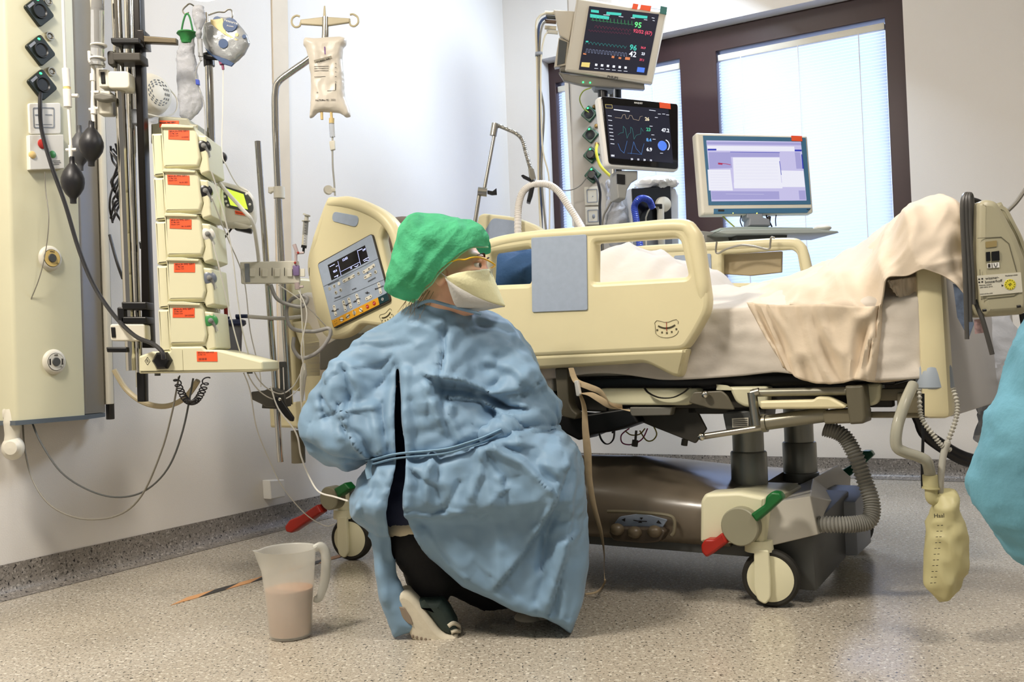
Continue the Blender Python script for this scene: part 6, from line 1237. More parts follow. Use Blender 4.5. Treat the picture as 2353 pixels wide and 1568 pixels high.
a, b = gnd(383, 1391), gnd(783, 1278); u = (b-a).normalized(); v = Vector((-u.y, u.x, 0)); fr = Fr(a); m = B(); Lt = (b-a).length
def q4(s0, s1, w_, k, sh_):
    P = [a+u*s0-v*w_, a+u*s1-v*w_, a+u*(s1+sh_)+v*w_, a+u*(s0+sh_)+v*w_]; P = [fr.l(p) for p in P]
    m.add([(p.x, p.y, .0014) for p in P]+[(p.x, p.y, .0002) for p in P], [(0, 1, 2, 3), (0, 4, 5, 1), (1, 5, 6, 2), (2, 6, 7, 3), (3, 7, 4, 0)], None, k)
st = .10; k = 0; s_ = 0
while s_ < Lt: q4(s_, min(s_+st, Lt), .017, k % 2, .085); s_ += st; k += 1
tape = one('hazard_tape', m, [mat('tape_orange', 'cf9a68', .5), mat('tape_black', '2b2a2a', .45)], fr, 'black and orange striped hazard tape stuck on the floor behind the jug', 'tape', smooth=None)
# ================================================================ screens, ventilator, right-hand equipment
def scr(n, c, e):
    m = mat(n, c, .3, var=0, emis=e); m.node_tree.nodes['Principled BSDF'].inputs['Base Color'].default_value = (.012, .012, .014, 1); return m
grn, rdd, cyn, wht, blu, org, yel = scr('screen_green', '6ef08a', 1.0), scr('screen_red', 'e0506a', .9), scr('screen_cyan', '46cdbb', .9), scr('screen_white', 'e4e8f4', 1.0), scr('screen_blue', '4c7ae0', 1.0), scr('screen_orange', 'e08a5a', .8), scr('screen_yellow', 'e6cf7a', .9)
teal = scr('screen_teal', '2f7f78', .8); dim = scr('screen_dim_red', '8a3550', .6); grey = scr('screen_grey', '8e98b8', .8)
beige = mat('monitor_housing', 'c9c0ae', .45, var=.02)
FM = Fr((0.5306, 4.3175, 2.1309), -4.6, 11, 12)
t = T('patient_monitor', 'beige patient monitor with dark vital-signs screen, highest on the column', 'monitor', FM)
def mp(n, mb, m, sm=38): return mesh_obj(n, mb, m, t, sm)
mp('housing', B().plate(rp(FM.oz([(1325, -6), (1534, 27), (1499, 194), (1298, 163)], 0), .008), .0, .07, .010), beige)
mp('back_shell', B().plate(rp(FM.oz([(1300, 40), (1500, 60), (1485, 190), (1285, 165)], .08), .01), .06, .16, .01).plate(rp(FM.oz([(1283, 166), (1310, 172), (1480, 188), (1482, 206), (1340, 196), (1295, 185)], .03), .004), .03, .12, .005), mat('monitor_back_grey', '7f7a70', .5))  # grey back shell and lower band
mp('screen', B().plate(FM.oz([(1354, 14), (1514, 33), (1486, 173), (1330, 160)], 0), -.003, .002), scr('screen_navy', '1c1c30', .55))
Y0 = -.0035
def FQ(fr, L, y=Y0): return fr.oz(L, y)
def wave(fr, m, x0, y0, x1, y1, fn, wd, n=120, y=Y0):
    m.line(FQ(fr, [(x0+(x1-x0)*i/n, y0+(y1-y0)*i/n-fn(i/n)) for i in range(n+1)], y), wd, y); return m
ecg = lambda per, h: (lambda u: h*max(0, 1-abs(((u*per) % 1)-.5)*14)-h*.3*max(0, 1-abs(((u*per) % 1)-.58)*14))
mp('ecg_trace', wave(FM, B(), 1358, 46, 1456, 57, ecg(12, 9), .0012), scr('trace_green', '3f9a60', .8))
mp('pressure_trace', wave(FM, wave(FM, B(), 1366, 64, 1450, 74, lambda u: 6*abs(sin(u*34)), .0012), 1352, 70, 1450, 78, lambda u: 2*sin(u*90), .001), dim)
mp('spo2_trace', wave(FM, B(), 1345, 101, 1440, 112, lambda u: 6*abs(sin(u*36)), .0014), scr('trace_cyan', '2f8f8a', .8))
mp('co2_trace', wave(FM, B(), 1344, 120, 1440, 130, lambda u: 8*(1 if (u*13) % 1 > .45 else 0), .0013, 240), grey)
c_ = B()
for L in ([(1358, 22), (1376, 24), (1376, 30), (1358, 28)], [(1356, 32), (1400, 38), (1399, 45), (1356, 40)], [(1394, 27), (1428, 30), (1427, 36), (1393, 33)], [(1454, 33), (1488, 37), (1487, 43), (1453, 40)], [(1346, 94), (1352, 94), (1352, 97), (1346, 97)]): c_.plate(FQ(FM, L), Y0-.0006, Y0)
mp('status_bar', c_, cyn)
RF_ = RM('Y', -1.5)
def num(m, s, size, x, y, fr=FM, yy=Y0-.001, b=.0006, al='CENTER', M=None): return m.txt(s, size, fr.px(x, y, yy), M, d=.0003, bold=b, al=al)
mp('heart_rate', num(B(), '95', .034, 1466, 58), grn); mp('blood_pressure', num(B(), '92/52 (67)', .021, 1477, 74), rdd); mp('oxygen_value', num(B(), '96', .034, 1455, 110), cyn)
m = num(B(), '42', .034, 1454, 125); num(m, '23', .016, 1478, 124)
for x, y, l_ in ((1387, 34, 20), (1422, 38, 14), (1450, 41, 12), (1480, 45, 10), (1498, 41, 8), (1500, 47, 6)): m.line(FQ(FM, [(x, y), (x+l_*.7, y+1)]), .0022, Y0)
for k in range(6): x = 1370+k*13.5; m.plate(rect(FM.px(x, 149+k*1.3, Y0).x, FM.px(x, 149+k*1.3, Y0).z, .011, .010), Y0-.0006, Y0).line(FQ(FM, [(x-4, 157+k*1.3), (x+4, 157.6+k*1.3)]), .002, Y0)
mp('white_figures', m, wht)
mp('small_values', num(num(B(), '36.9', .013, 1478, 110), '37.1', .013, 1475, 138), rdd)
mp('orange_marks', B().plate(FQ(FM, [(1340, 122), (1347, 123), (1347, 126), (1340, 125)]), Y0-.0006, Y0).plate(FQ(FM, [(1406, 128), (1412, 129), (1411, 134), (1405, 133)]), Y0-.0006, Y0).plate(FQ(FM, [(1422, 131), (1428, 132), (1427, 136), (1421, 135)]), Y0-.0006, Y0).plate(FQ(FM, [(1437, 131), (1448, 132), (1447, 138), (1436, 137)]), Y0-.0006, Y0), org)
mp('yellow_key', B().plate(FQ(FM, [(1337, 143), (1356, 144), (1354, 155), (1335, 153)]), Y0-.0006, Y0), yel)
mp('blue_key', B().plate(FQ(FM, [(1465, 154), (1482, 156), (1480, 167), (1463, 165)]), Y0-.0006, Y0), blu)
mp('brand_text', num(B(), 'PHILIPS', .016, 1408, 178, b=.0004), M_['ink'])
mp('orange_sticker', B().plate(FQ(FM, [(1455, 8), (1467, 10), (1464, 22), (1452, 20)], -.001), -.0025, .001).plate(FQ(FM, [(1473, 11), (1497, 14), (1494, 26), (1470, 22)], -.001), -.0025, .001), M_['orange'])
mp('corner_badge', B().plate(FQ(FM, [(1518, 14), (1533, 17), (1531, 34), (1516, 31)], -.001), -.0035, .001), mat('badge_teal', '3a6a60', .45))
mp('model_text', num(B(), 'IntelliVue', .012, 1506, 20, b=0), M_['greyp'])
mp('status_light', B().ball(FM.px(1340, 189, .028), .004, 10), M_['led']); mp('status_light', B().ball(FM.px(1356, 190, .028), .004, 10), M_['led'])
mp('module_rack', B().plate(rp(FM.oz([(1272, 22), (1322, 26), (1308, 95), (1285, 80)], .03), .004), .03, .14, .005).plate(rp(FM.oz([(1284, 86), (1308, 95), (1302, 150), (1273, 155)], .05), .003), .05, .15, .004), beige)
mp('module_socket', B().plate(FM.oz([(1285, 90), (1303, 97), (1297, 145), (1280, 150)], .045), .045, .05), M_['dgrey'])
for k, (x, y, c_) in enumerate(((1262, 28, M_['cord']), (1264, 38, M_['dgrey']), (1262, 48, mat('brown_plug', '6a5646', .5)), (1262, 62, M_['cord']), (1266, 72, M_['offw']))): mp('connector_plug', B().cyl(FM.px(x-10, y+1, .06), FM.px(x+16, y+3, .06), .009), c_)
tt = t
cg = 'monitor leads'
for i, (lb_, P, r_, c_) in enumerate([('beige lead', [(1254, 30, 4.35), (1240, 38, 4.35), (1232, 60, 4.35), (1234, 140, 4.35), (1236, 250, 4.35), (1238, 420, 4.35), (1244, 540, 4.3)], .006, M_['cord']),
  ('dark blue lead', [(1256, 40, 4.36), (1243, 50, 4.36), (1237, 80, 4.36), (1238, 200, 4.36), (1241, 350, 4.36), (1246, 600, 4.3)], .006, mat('cable_blue', '3c4c6c', .45)),
  ('grey lead', [(1254, 50, 4.34), (1246, 60, 4.34), (1240, 100, 4.34), (1240, 190, 4.34), (1250, 260, 4.34), (1244, 400, 4.34), (1256, 540, 4.3)], .005, M_['gcord']),
  ('pale lead crossing to the right', [(1258, 74, 4.33), (1250, 90, 4.33), (1243, 150, 4.33), (1246, 330, 4.33), (1262, 415, 4.33), (1262, 560, 4.3)], .004, M_['cord'])]):
    tubes('monitor_lead', lb_+' hanging from the plugs left of the patient monitor', 'cable', P, r_, c_, cg)
one('cable_tie', B().box((0, 0, 0), (.034, .04, .016), .004), M_['greyp'], Fr(at(1238, 125, 4.345)), 'grey clip binding the monitor leads together', 'clip')
tubes('wall_cable', 'thin grey cable drooping from the lowest green socket to the left', 'cable', [(1350, 405, 4.72), (1335, 425, 4.72), (1315, 436, 4.7), (1290, 438, 4.68), (1268, 432, 4.5)], .0028, M_['gcord'])
# --- ventilator screen
FV = Fr((0.5656, 3.8347, 1.5838), 19.3, -4, 1.7)
t = T('ventilator_screen', 'black bordered ventilator screen with blue curves under the patient monitor', 'monitor', FV)
mp('housing', B().plate(rp(FV.oz([(1374, 220), (1562, 238), (1562, 392), (1394, 382)], 0), .018), .002, .045, .012), M_['white'])
mp('bezel', B().plate(rp(FV.oz([(1381, 221), (1557, 239), (1558, 389), (1399, 377)], 0), .014), -.003, .01, .003), mat('bezel_black', '0c0c0e', .12))
mp('screen', B().plate(FV.oz([(1390, 240), (1536, 251), (1547, 375), (1403, 363)], -.004), -.0045, -.002), scr('screen_deep_blue', '14182e', .6))
Y1 = -.005
def fv(L): return FV.oz(L, Y1)
mp('volume_curve', B().line(fv([(1413, 270), (1428, 272), (1431, 264), (1436, 263), (1439, 273), (1444, 273), (1447, 265), (1452, 266), (1455, 274), (1468, 277), (1471, 268), (1476, 267)]), .0012, Y1), scr('curve_sand', 'b9a690', .8))
mp('flow_curve', B().line(fv([(1420, 310), (1425, 306), (1432, 305), (1432, 290), (1437, 296), (1441, 318), (1445, 308), (1449, 305), (1449, 292), (1453, 296), (1457, 320), (1462, 311), (1472, 308), (1473, 294), (1478, 302)]), .0012, Y1), scr('curve_teal', '3c7f7c', .8))
mp('pressure_curve', B().line(fv([(1420, 330), (1426, 345), (1434, 352), (1437, 340), (1441, 324), (1441, 324)]), .0012, Y1).line(fv([(1450, 354), (1456, 326), (1462, 342), (1474, 355), (1477, 340), (1480, 330)]), .0012, Y1).line(fv([(1442, 352), (1475, 355)]), .0008, Y1), scr('curve_blue', '4a78b8', .9))
mp('volume_value', num(B(), '26', .020, 1487, 274, FV, Y1), scr('value_sand', 'e4d6b4', 1)); mp('flow_value', num(B(), '23', .020, 1490, 298, FV, Y1), scr('value_green', '44b08a', 1)); mp('pressure_value', num(B(), '8.4', .019, 1491, 322, FV, Y1), scr('value_blue', '5c9ad8', 1))
m = num(num(B(), '6.9', .021, 1492, 344, FV, Y1), '47.2', .021, 1529, 300, FV, Y1)
m.line(fv([(1411, 252), (1446, 256)]), .004, Y1).line(fv([(1492, 253), (1506, 255)]), .002, Y1)
for k, y in enumerate((266, 276, 288, 296, 304, 312, 320, 330)): m.line(fv([(1397+k*.9, y), (1405+k*.9, y+1)]), .0022, Y1)
for k in range(4): num(m, ('20', '15', '20', '10')[k], .010, 1452+k*14.5, 366+k*.9, FV, Y1, .0003)
for x, y in ((1500, 310), (1503, 320), (1496, 290), (1515, 262), (1525, 262), (1534, 264), (1520, 352), (1508, 270)): m.line(fv([(x-3, y), (x+3, y+.4)]), .0018, Y1)
m.tube([FV.px(1523+15*cos(a), 335-15*sin(a), Y1) for a in np.linspace(-.7, 1.1, 10)], .0018, n=6, k=2)
num(m, 'HH', .010, 1408, 358, FV, Y1)
mp('white_values', m, wht)
mp('blue_dial', B().lathe([(0, .0015), (.018, .001), (.021, 0)], FV.px(1522, 335, Y1), (0, -1, 0), n=30), blu)
mp('home_box', B().line(fv([(1391, 240), (1406, 241), (1407, 249), (1392, 248), (1391, 240)]), .001, Y1), yel)
mp('brand_text', num(B(), 'MAQUET', .0095, 1467, 237, FV, -.0035, .0003), M_['wink'])
mp('orange_sticker', B().plate(FV.oz([(1515, 235), (1540, 238), (1541, 251), (1516, 248)], -.004), -.0052, -.003), M_['orange'])
mp('swivel_neck', B().plate(rp(FV.oz([(1417, 392), (1466, 392), (1466, 412), (1452, 420), (1442, 436), (1438, 458), (1420, 456), (1418, 430)], .03), .004), .03, .1, .006), mat('arm_grey', '8e8e8a', .45))
mp('swivel_slot', B().plate(FV.oz([(1417, 400), (1436, 402), (1436, 424), (1418, 422)], .028), .026, .032), M_['black'])
# --- computer screen with keyboard tray
FP = Fr((0.9945, 3.714, 1.378), 9.9, -5.3, .7)
t = T('computer_screen', 'cream and blue computer screen with a bright lilac display in front of the window', 'monitor', FP)
mp('housing', B().plate(rp(FP.oz([(1599, 304), (1856, 311), (1870, 490), (1614, 494)], 0), .010), .0, .05, .010), M_['offw'])
mp('blue_bezel', B().plate(FP.oz([(1615, 312), (1851, 317), (1863, 470), (1628, 472)], 0), -.0015, .004), mat('bezel_blue', '3f6f92', .45, var=.03))
mp('blue_strip', B().plate(FP.oz([(1640, 480), (1864, 478), (1855, 489), (1640, 492)], 0), -.002, .01, .001), mat('bezel_blue', '3f6f92', .45))
mp('screen', B().plate(FP.oz([(1623, 323), (1840, 326), (1853, 461), (1635, 463)], -.0015), -.003, -.001), scr('screen_lilac', 'cfcaf2', .72))
Y2 = -.0035; fp = lambda L, y=Y2: FP.oz(L, y); pl = lambda m, L, y=Y2: m.plate(fp(L, y), y-.0005, y)
m = B(); pl(m, [(1684, 362), (1791, 362), (1796, 426), (1687, 426)]); pl(m, [(1626, 390), (1678, 390), (1684, 438), (1629, 438)]); pl(m, [(1625, 335), (1825, 337), (1826, 348), (1626, 346)]); pl(m, [(1794, 392), (1846, 393), (1850, 430), (1798, 430)]); pl(m, [(1686, 420), (1797, 420), (1798, 433), (1687, 433)])
mp('windows', m, scr('screen_pale', 'eeeefa', .78))
m = B(); pl(m, [(1678, 351), (1791, 351), (1791, 361), (1679, 361)], Y2-.001); pl(m, [(1624, 326), (1840, 328), (1841, 334), (1625, 332)], Y2-.001); pl(m, [(1634, 440), (1790, 440), (1791, 458), (1636, 459)]); pl(m, [(1826, 350), (1838, 350), (1844, 388), (1830, 388)]); pl(m, [(1835, 438), (1850, 438), (1852, 459), (1837, 459)]); pl(m, [(1628, 350), (1678, 350), (1682, 386), (1630, 388)])
mp('toolbars', m, scr('screen_lavender', 'aeaae0', .7))
m = B(); pl(m, [(1626, 342), (1646, 342), (1646, 346), (1626, 346)], Y2-.0012); pl(m, [(1826, 344), (1842, 344), (1842, 348), (1826, 348)], Y2-.0012); pl(m, [(1841, 355), (1843, 355), (1847, 388), (1844, 388)], Y2-.0012); m.line(fp([(1678, 350), (1791, 351)]), .002, Y2-.001).line(fp([(1791, 371), (1795, 402)]), .0022, Y2-.001)
mp('dark_blue_marks', m, scr('screen_royal', '2a36b0', .8))
m = B(); pl(m, [(1650, 374), (1660, 375), (1660, 379), (1650, 378)], Y2-.0012); m.line(fp([(1660, 376), (1668, 377), (1678, 379)]), .0022, Y2-.0012); mp('red_mark', m, scr('screen_crimson', 'b02050', .8))
m = B()
for k in range(7): m.line(fp([(1633, 396+k*6), (1676, 396+k*6)], Y2-.001), .0006, Y2-.0008).line(fp([(1690, 370+k*7), (1788, 370+k*7)], Y2-.001), .0005, Y2-.0008)
m.line(fp([(1668, 446), (1755, 447)], Y2), .001, Y2-.0008); mp('table_lines', m, scr('screen_mist', 'c6c4e0', .85))
mp('orange_sticker', B().plate(FP.oz([(1818, 312), (1842, 313), (1843, 325), (1819, 324)], -.002), -.0045, -.001), M_['orange'])
mp('badge', B().plate(FP.oz([(1650, 482), (1664, 482), (1664, 486), (1650, 486)], -.002), -.0035, -.001).txt('FICO', .007, FP.px(1858, 482, -.003), d=.0003), M_['ink'])
for x in (1684, 1739): mp('indicator', B().ball(FP.px(x, 490, 0), .003, 8), scr('led_yellow', 'f0f060', 2))
mp('stand_neck', B().plate(rp(FP.oz([(1711, 492), (1748, 492), (1749, 502), (1764, 506), (1766, 522), (1716, 522), (1718, 506), (1713, 503)], .02), .003), .0, .06, .005), M_['greyp'])
mp('dangling_cable', B().tube([FP.px(x, y, .02) for x, y in ((1704, 494), (1701, 508), (1706, 522))], .0022, n=6).tube([FP.px(x, y, .02) for x, y in ((1761, 490), (1762, 500), (1768, 510), (1774, 522))], .003, n=6).box(FP.px(1767, 504, .02), (.012, .012, .024), .003, M=RM('Y', 12)).tube([FP.px(x, y, .02) for x, y in ((1784, 492), (1782, 505), (1783, 520))], .0022, n=6), M_['black'])
mp('earth_wire', B().tube([FP.px(x, y, .03) for x, y in ((1658, 494), (1670, 506), (1688, 522))], .0028, n=6), mat('wire_yellow_green', '9aa83a', .45))
FT = Fr(at(1780, 533, 3.60), 9.9)
t = T('keyboard_tray', 'thin grey keyboard tray with a keyboard and mouse under the computer screen', 'tray', FT)
mp('tray', B().plate(rp(FT.oz([(1646, 534), (1664, 528), (1868, 526), (1925, 531), (1928, 535), (1862, 536), (1670, 538)], 0), .001), .0, .22, .002), mat('tray_grey', 'a8b0ae', .4))
mp('support', B().plate(rp(FT.oz([(1690, 537), (1810, 536), (1808, 550), (1694, 552)], .05), .003), .05, .12, .003), M_['dgrey'])
mp('arm', B().plate(rp(FT.oz([(1588, 528), (1640, 533), (1705, 540), (1700, 553), (1604, 560), (1590, 550)], .1), .004), .1, .17, .006), mat('arm_grey', '8e8e8a', .45))
mp('arm_bolt', B().cyl(FT.px(1677, 548, .098), FT.px(1677, 548, .11), .009), M_['black'])
mp('arm_label', B().plate(FT.oz([(1603, 539), (1617, 540), (1617, 554), (1604, 553)], .1), .098, .101), M_['white'])
FK = Fr(at(1740, 527, 3.62), 9.9)
one('keyboard', B().plate(rp(FK.oz([(1650, 531), (1655, 524), (1690, 521), (1868, 523), (1870, 528), (1700, 530)], .02), .001), .02, .16, .002), mat('keyboard_pale', 'a9b5ae', .5), FK, 'pale grey keyboard lying on the tray under the computer screen', 'keyboard')
one('mouse', B().ball(FK.px(1888, 526, .08), (.034, .05, .014), 20), M_['offw'], FK, 'cream computer mouse at the right end of the keyboard tray', 'mouse')
# --- right supply column with green sockets
RC = Fr(at(1360, 400, 4.78), -20)
t = T('supply_column', 'beige supply column with four green sockets left of the window', 'supply column', RC)
mp('housing', B().plate(rp(RC.oz([(1300, -60), (1408, -60), (1432, 640), (1322, 640)], 0), .012), 0, .12, .010), mat('column_beige', 'b3aca2', .5, var=.03))
mp('edge_strip', B().plate(RC.oz([(1297, 190), (1306, 190), (1324, 520), (1315, 520)], .03), .03, .1), M_['white'])
for i, (cx, cy) in enumerate(((1355, 263), (1358, 311), (1360, 357), (1363, 403))):
    c = RC.px(cx, cy, 0); q = [(c.x, c.z-.046), (c.x+.046, c.z), (c.x, c.z+.046), (c.x-.046, c.z)]
    s = mp('power_socket', B().plate(rp(q, .008), -.016, .001, .004), M_['dgreen'])
    mesh_obj('socket_well', B().lathe([(.0, .003), (.018, .0025), (.023, .0055), (.025, .002)], Vector((c.x, -.016, c.z)), (0, -1, 0), n=26), MATS['socket_black'], s)
    mesh_obj('socket_light', B().ball((c.x-.004, -.018, c.z+.028), .0048, 10), M_['led'], s)
    if i > 1: mesh_obj('plug', B().lathe([(0, .03), (.018, .03), (.021, .0)], Vector((c.x+.004, -.02, c.z-.004)), (0, -1, 0), n=24), M_['black'], s)
for cx, cy in ((1367, 246), (1371, 290), (1372, 332)): mp('earth_stud', B().lathe([(0, .018), (.008, .017), (.011, .01), (.011, 0)], RC.px(cx, cy, 0), (0, -1, 0), n=20), mat('brass', '9c8458', .25, .9))
for y0, y1, x0_ in ((430, 473, 1343), (477, 518, 1345)):
    s = mp('switch_plate', B().plate(rp(RC.oz([(x0_, y0), (x0_+36, y0-1), (x0_+38, y1-1), (x0_+2, y1)], 0), .005), -.010, .001, .003), M_['offw'])
    mesh_obj('rocker', B().plate([rp(RC.oz([(x0_+6, y0+6), (x0_+31, y0+5), (x0_+32, y1-7), (x0_+7, y1-6)], 0), .006), rp(RC.oz([(x0_+8, y0+8), (x0_+29, y0+7), (x0_+30, y1-9), (x0_+9, y1-8)], 0), .005)], -.012, -.009).ball(RC.px(x0_+19, (y0+y1)/2, -.01), (.008, .004, .012) if y0 > 450 else (.003, .003, .003), 14), M_['greyp'], s)
tubes('earth_cable', 'yellow and green earth cable arching from the third socket stud', 'cable', [(1372, 333, 4.7), (1370, 350, 4.68), (1378, 378, 4.66), (1395, 398, 4.62), (1413, 412, 4.58)], .0075, mat('cable_yellow', 'c9c23a', .4))
tubes('mains_cable', 'black mains cable running beside the yellow earth cable', 'cable', [(1374, 360, 4.68), (1384, 385, 4.66), (1400, 402, 4.62), (1416, 415, 4.58)], .008, M_['rubber'])
tubes('mains_cable', 'black mains cable falling from the lowest green socket', 'cable', [(1366, 405, 4.70), (1374, 420, 4.68), (1379, 445, 4.68), (1378, 475, 4.68), (1380, 520, 4.66), (1386, 590, 4.6)], .007, M_['rubber'])
tubes('thin_wire', 'thin yellow-green wire curling from the monitor to the top green socket', 'cable', [(1358, 202, 4.4), (1340, 210, 4.45), (1332, 228, 4.5), (1340, 248, 4.6), (1352, 258, 4.7)], .003, MATS['wire_yellow_green'])
FC = Fr(at(1395, 300, 4.45)); t = T('monitor_column', 'black and grey post carrying the patient monitor and the ventilator screen', 'post', FC)
mp('post', B().cyl(FC.px(1384, 190), FC.px(1386, 240), .024).cyl(FC.px(1420, 200, .1), FC.px(1424, 620, .1), .016), M_['black'])
mp('swivel', B().plate(rp(FC.oz([(1360, 198), (1412, 202), (1408, 212), (1366, 208)], 0), .004), -.04, .04, .005), M_['greyp'])
mp('white_tube', B().cyl(FC.px(1404, 200, .05), FC.px(1410, 460, .05), .013).cyl(FC.px(1445, 440, .0), FC.px(1440, 620, .0), .010).cyl(FC.px(1460, 430, .0), FC.px(1455, 620, .0), .006), M_['steel'])
# --- ventilator
VF = Fr(at(1500, 470, 4.25), 14)
t = T('ventilator', 'ventilator with a black front and pale side standing behind the bed', 'ventilator', VF)
mp('housing', B().plate(rp(VF.oz([(1449, 432), (1542, 428), (1545, 660), (1452, 660)], .006), .006), .006, .22, .01).plate(rp(VF.oz([(1538, 430), (1552, 432), (1560, 448), (1562, 660), (1540, 660)], .02), .004), .02, .24, .01), mat('ventilator_pale', 'c8ccd2', .4))
mp('black_front', B().plate(rp(VF.oz([(1452, 433), (1540, 428), (1543, 505), (1536, 511), (1456, 514)], 0), .004), -.002, .012, .002), mat('ventilator_black', '0e0e12', .15))
mp('lower_front', B().plate(rp(VF.oz([(1456, 520), (1545, 515), (1546, 660), (1458, 660)], 0), .004), .0, .012, .003), M_['greyp'])
mp('valve', B().lathe([(0, .03), (.020, .03), (.034, .022), (.037, .0)], VF.px(1522, 471, -.0), (0, -1, 0), n=30).tube([VF.px(x, y, -.03) for x, y in ((1518, 470), (1518, 500), (1520, 560), (1522, 620))], .0165, n=14), M_['offw'])
mp('sensor_plug', B().box(VF.px(1510, 472, -.045), (.045, .01, .012), .002).box(VF.px(1518, 475, -.045), (.012, .01, .02), .002), M_['black'])
mp('sensor_wire', B().tube([VF.px(x, y, -.045) for x, y in ((1502, 472), (1492, 482), (1486, 495), (1484, 512), (1486, 600))], .0035, n=6), M_['offw'])
mp('side_display', B().plate(rp(VF.oz([(1425, 573), (1480, 566), (1500, 565), (1500, 600), (1428, 606)], -.06), .006), -.07, -.04, .004).plate(VF.oz([(1487, 595), (1508, 596), (1508, 614), (1488, 614)], -.06), -.07, -.05), M_['black'])
mp('display_glow', B().line(VF.oz([(1448, 576), (1458, 574)], -.072), .004, -.0715), scr('glow_blue', '5a6ae0', 2))
mp('flow_tube_pipe', B().cyl(VF.px(1516, 600, -.05), VF.px(1518, 640, -.05), .012), mat('glass_meter', 'b8a8a4', .2, trans=.4))
one('folded_cloth', crumple(nets(lambda P: sdell(P, (0, 0, 0), (.10, .08, .028)), (-.12, -.1, -.05), (.12, .1, .05), .006), .012, 20, 4), M_['white'], Fr(at(1508, 422, 4.3)), 'white plastic cover lying on top of the ventilator', 'cover')
P = [(1499, 478, 4.2), (1492, 462, 4.18), (1478, 456, 4.15), (1466, 460, 4.12), (1458, 475, 4.12), (1461, 500, 4.1), (1466, 530, 4.08), (1471, 570, 4.05), (1476, 600, 4.0), (1479, 625, 3.98)]
fr = Fr(at(*P[0])); one('blue_breathing_hose', B().tube([fr.l(at(*p)) for p in P], lambda u: .0145+.0012*sin(u*2*pi*60), n=14, k=26), M_['blue'], fr, 'blue corrugated breathing hose curving from the ventilator front', 'hose')
fr = Fr(at(1412, 500, 4.25)); t = T('resuscitation_bag', 'crumpled clear plastic bag hanging left of the ventilator', 'bag', fr)
mp('pouch', slabbag(fr, [(1392, 422), (1398, 412), (1404, 420), (1414, 420), (1428, 448), (1438, 480), (1442, 520), (1436, 560), (1418, 582), (1400, 566), (1388, 530), (1388, 500), (1396, 460)], .04, .05, .007, .012, 12, 6), MATS['crinkly_clear_film'], 60)
tubes('drip_cable', 'grey cable bowing beside the clear plastic bag', 'cable', [(1416, 430, 4.2), (1412, 450, 4.2), (1398, 475, 4.2), (1386, 500, 4.2), (1384, 540, 4.2), (1388, 600, 4.2)], .0045, M_['gcord'])
# --- articulated arm with white hose
AF = Fr(at(1130, 400, 3.95)); t = T('support_arm', 'articulated steel arm with black clamps holding the white breathing hose', 'arm', AF)
mp('rod', B().cyl(AF.px(1090, 520), AF.px(1101, 450), .0085).cyl(AF.px(1112, 440), AF.px(1137, 305), .0075), M_['steel'])
mp('joint', B().cyl(AF.px(1133, 312), AF.px(1138, 284), .015).cyl(AF.px(1134, 286), AF.px(1147, 290), .009), M_['steel'])
mp('gooseneck', B().tube([AF.px(x, y) for x, y in ((1146, 289), (1165, 297), (1186, 307), (1200, 322), (1208, 350), (1215, 375), (1219, 388))], lambda u: .0085+.0009*sin(u*2*pi*40), n=12, k=22), M_['steel'])
mp('clamp', B().cyl(AF.px(1098, 440), AF.px(1119, 442), .019).plate(rp(AF.oz([(1213, 388), (1226, 387), (1232, 412), (1222, 417), (1216, 408)], 0), .004), -.012, .012, .004), M_['steel'])
mp('clamp_lever', B().plate(rp(AF.oz([(1120, 438), (1132, 440), (1141, 433), (1142, 448), (1130, 449), (1120, 446)], 0), .002), -.01, .01, .003).plate(rp(AF.oz([(1197, 404), (1202, 402), (1222, 412), (1218, 418), (1202, 410)], 0), .002), -.01, .01, .003).plate(rp(AF.oz([(1219, 415), (1231, 416), (1224, 450), (1218, 466), (1210, 463), (1215, 440)], -.02), .002), -.03, .03, .003), M_['black'])
P = [(1190, 560, 3.9), (1190, 500, 3.92), (1193, 465, 3.93), (1204, 438, 3.93), (1228, 424, 3.93), (1258, 424, 3.93), (1283, 440, 3.93), (1305, 472, 3.92), (1328, 508, 3.9), (1350, 548, 3.85)]
fr = Fr(at(*P[0])); one('white_breathing_hose', B().tube([fr.l(at(*p)) for p in P], lambda u: .0150+.0010*sin(u*2*pi*75), n=16, k=32), mat('hose_white', 'e2dcd2', .45), fr, 'white corrugated breathing hose arching over the bed from the steel arm', 'hose')
P = [(1128, 596, 3.55), (1150, 598, 3.58), (1172, 594, 3.6), (1184, 586, 3.6), (1192, 580, 3.62)]
fr = Fr(at(*P[0])); t = T('breathing_tube', 'clear ribbed breathing tube with a blue connector at the patient', 'tube', fr)
mp('ribbed_tube', B().tube([fr.l(at(*p)) for p in P], lambda u: .011+.0015*sin(u*2*pi*16), n=12, k=24), M_['milky'])
mp('blue_connector', B().cyl(fr.l(at(1188, 572, 3.6)), fr.l(at(1192, 592, 3.6)), .012).cyl(fr.l(at(1160, 580, 3.6)), fr.l(at(1164, 592, 3.6)), .010), M_['blue'])
mp('clear_cup', B().lathe([(.006, 0), (.014, .008), (.016, .03)], fr.l(at(1196, 578, 3.6)), (1, 0, .3)), M_['clear'])
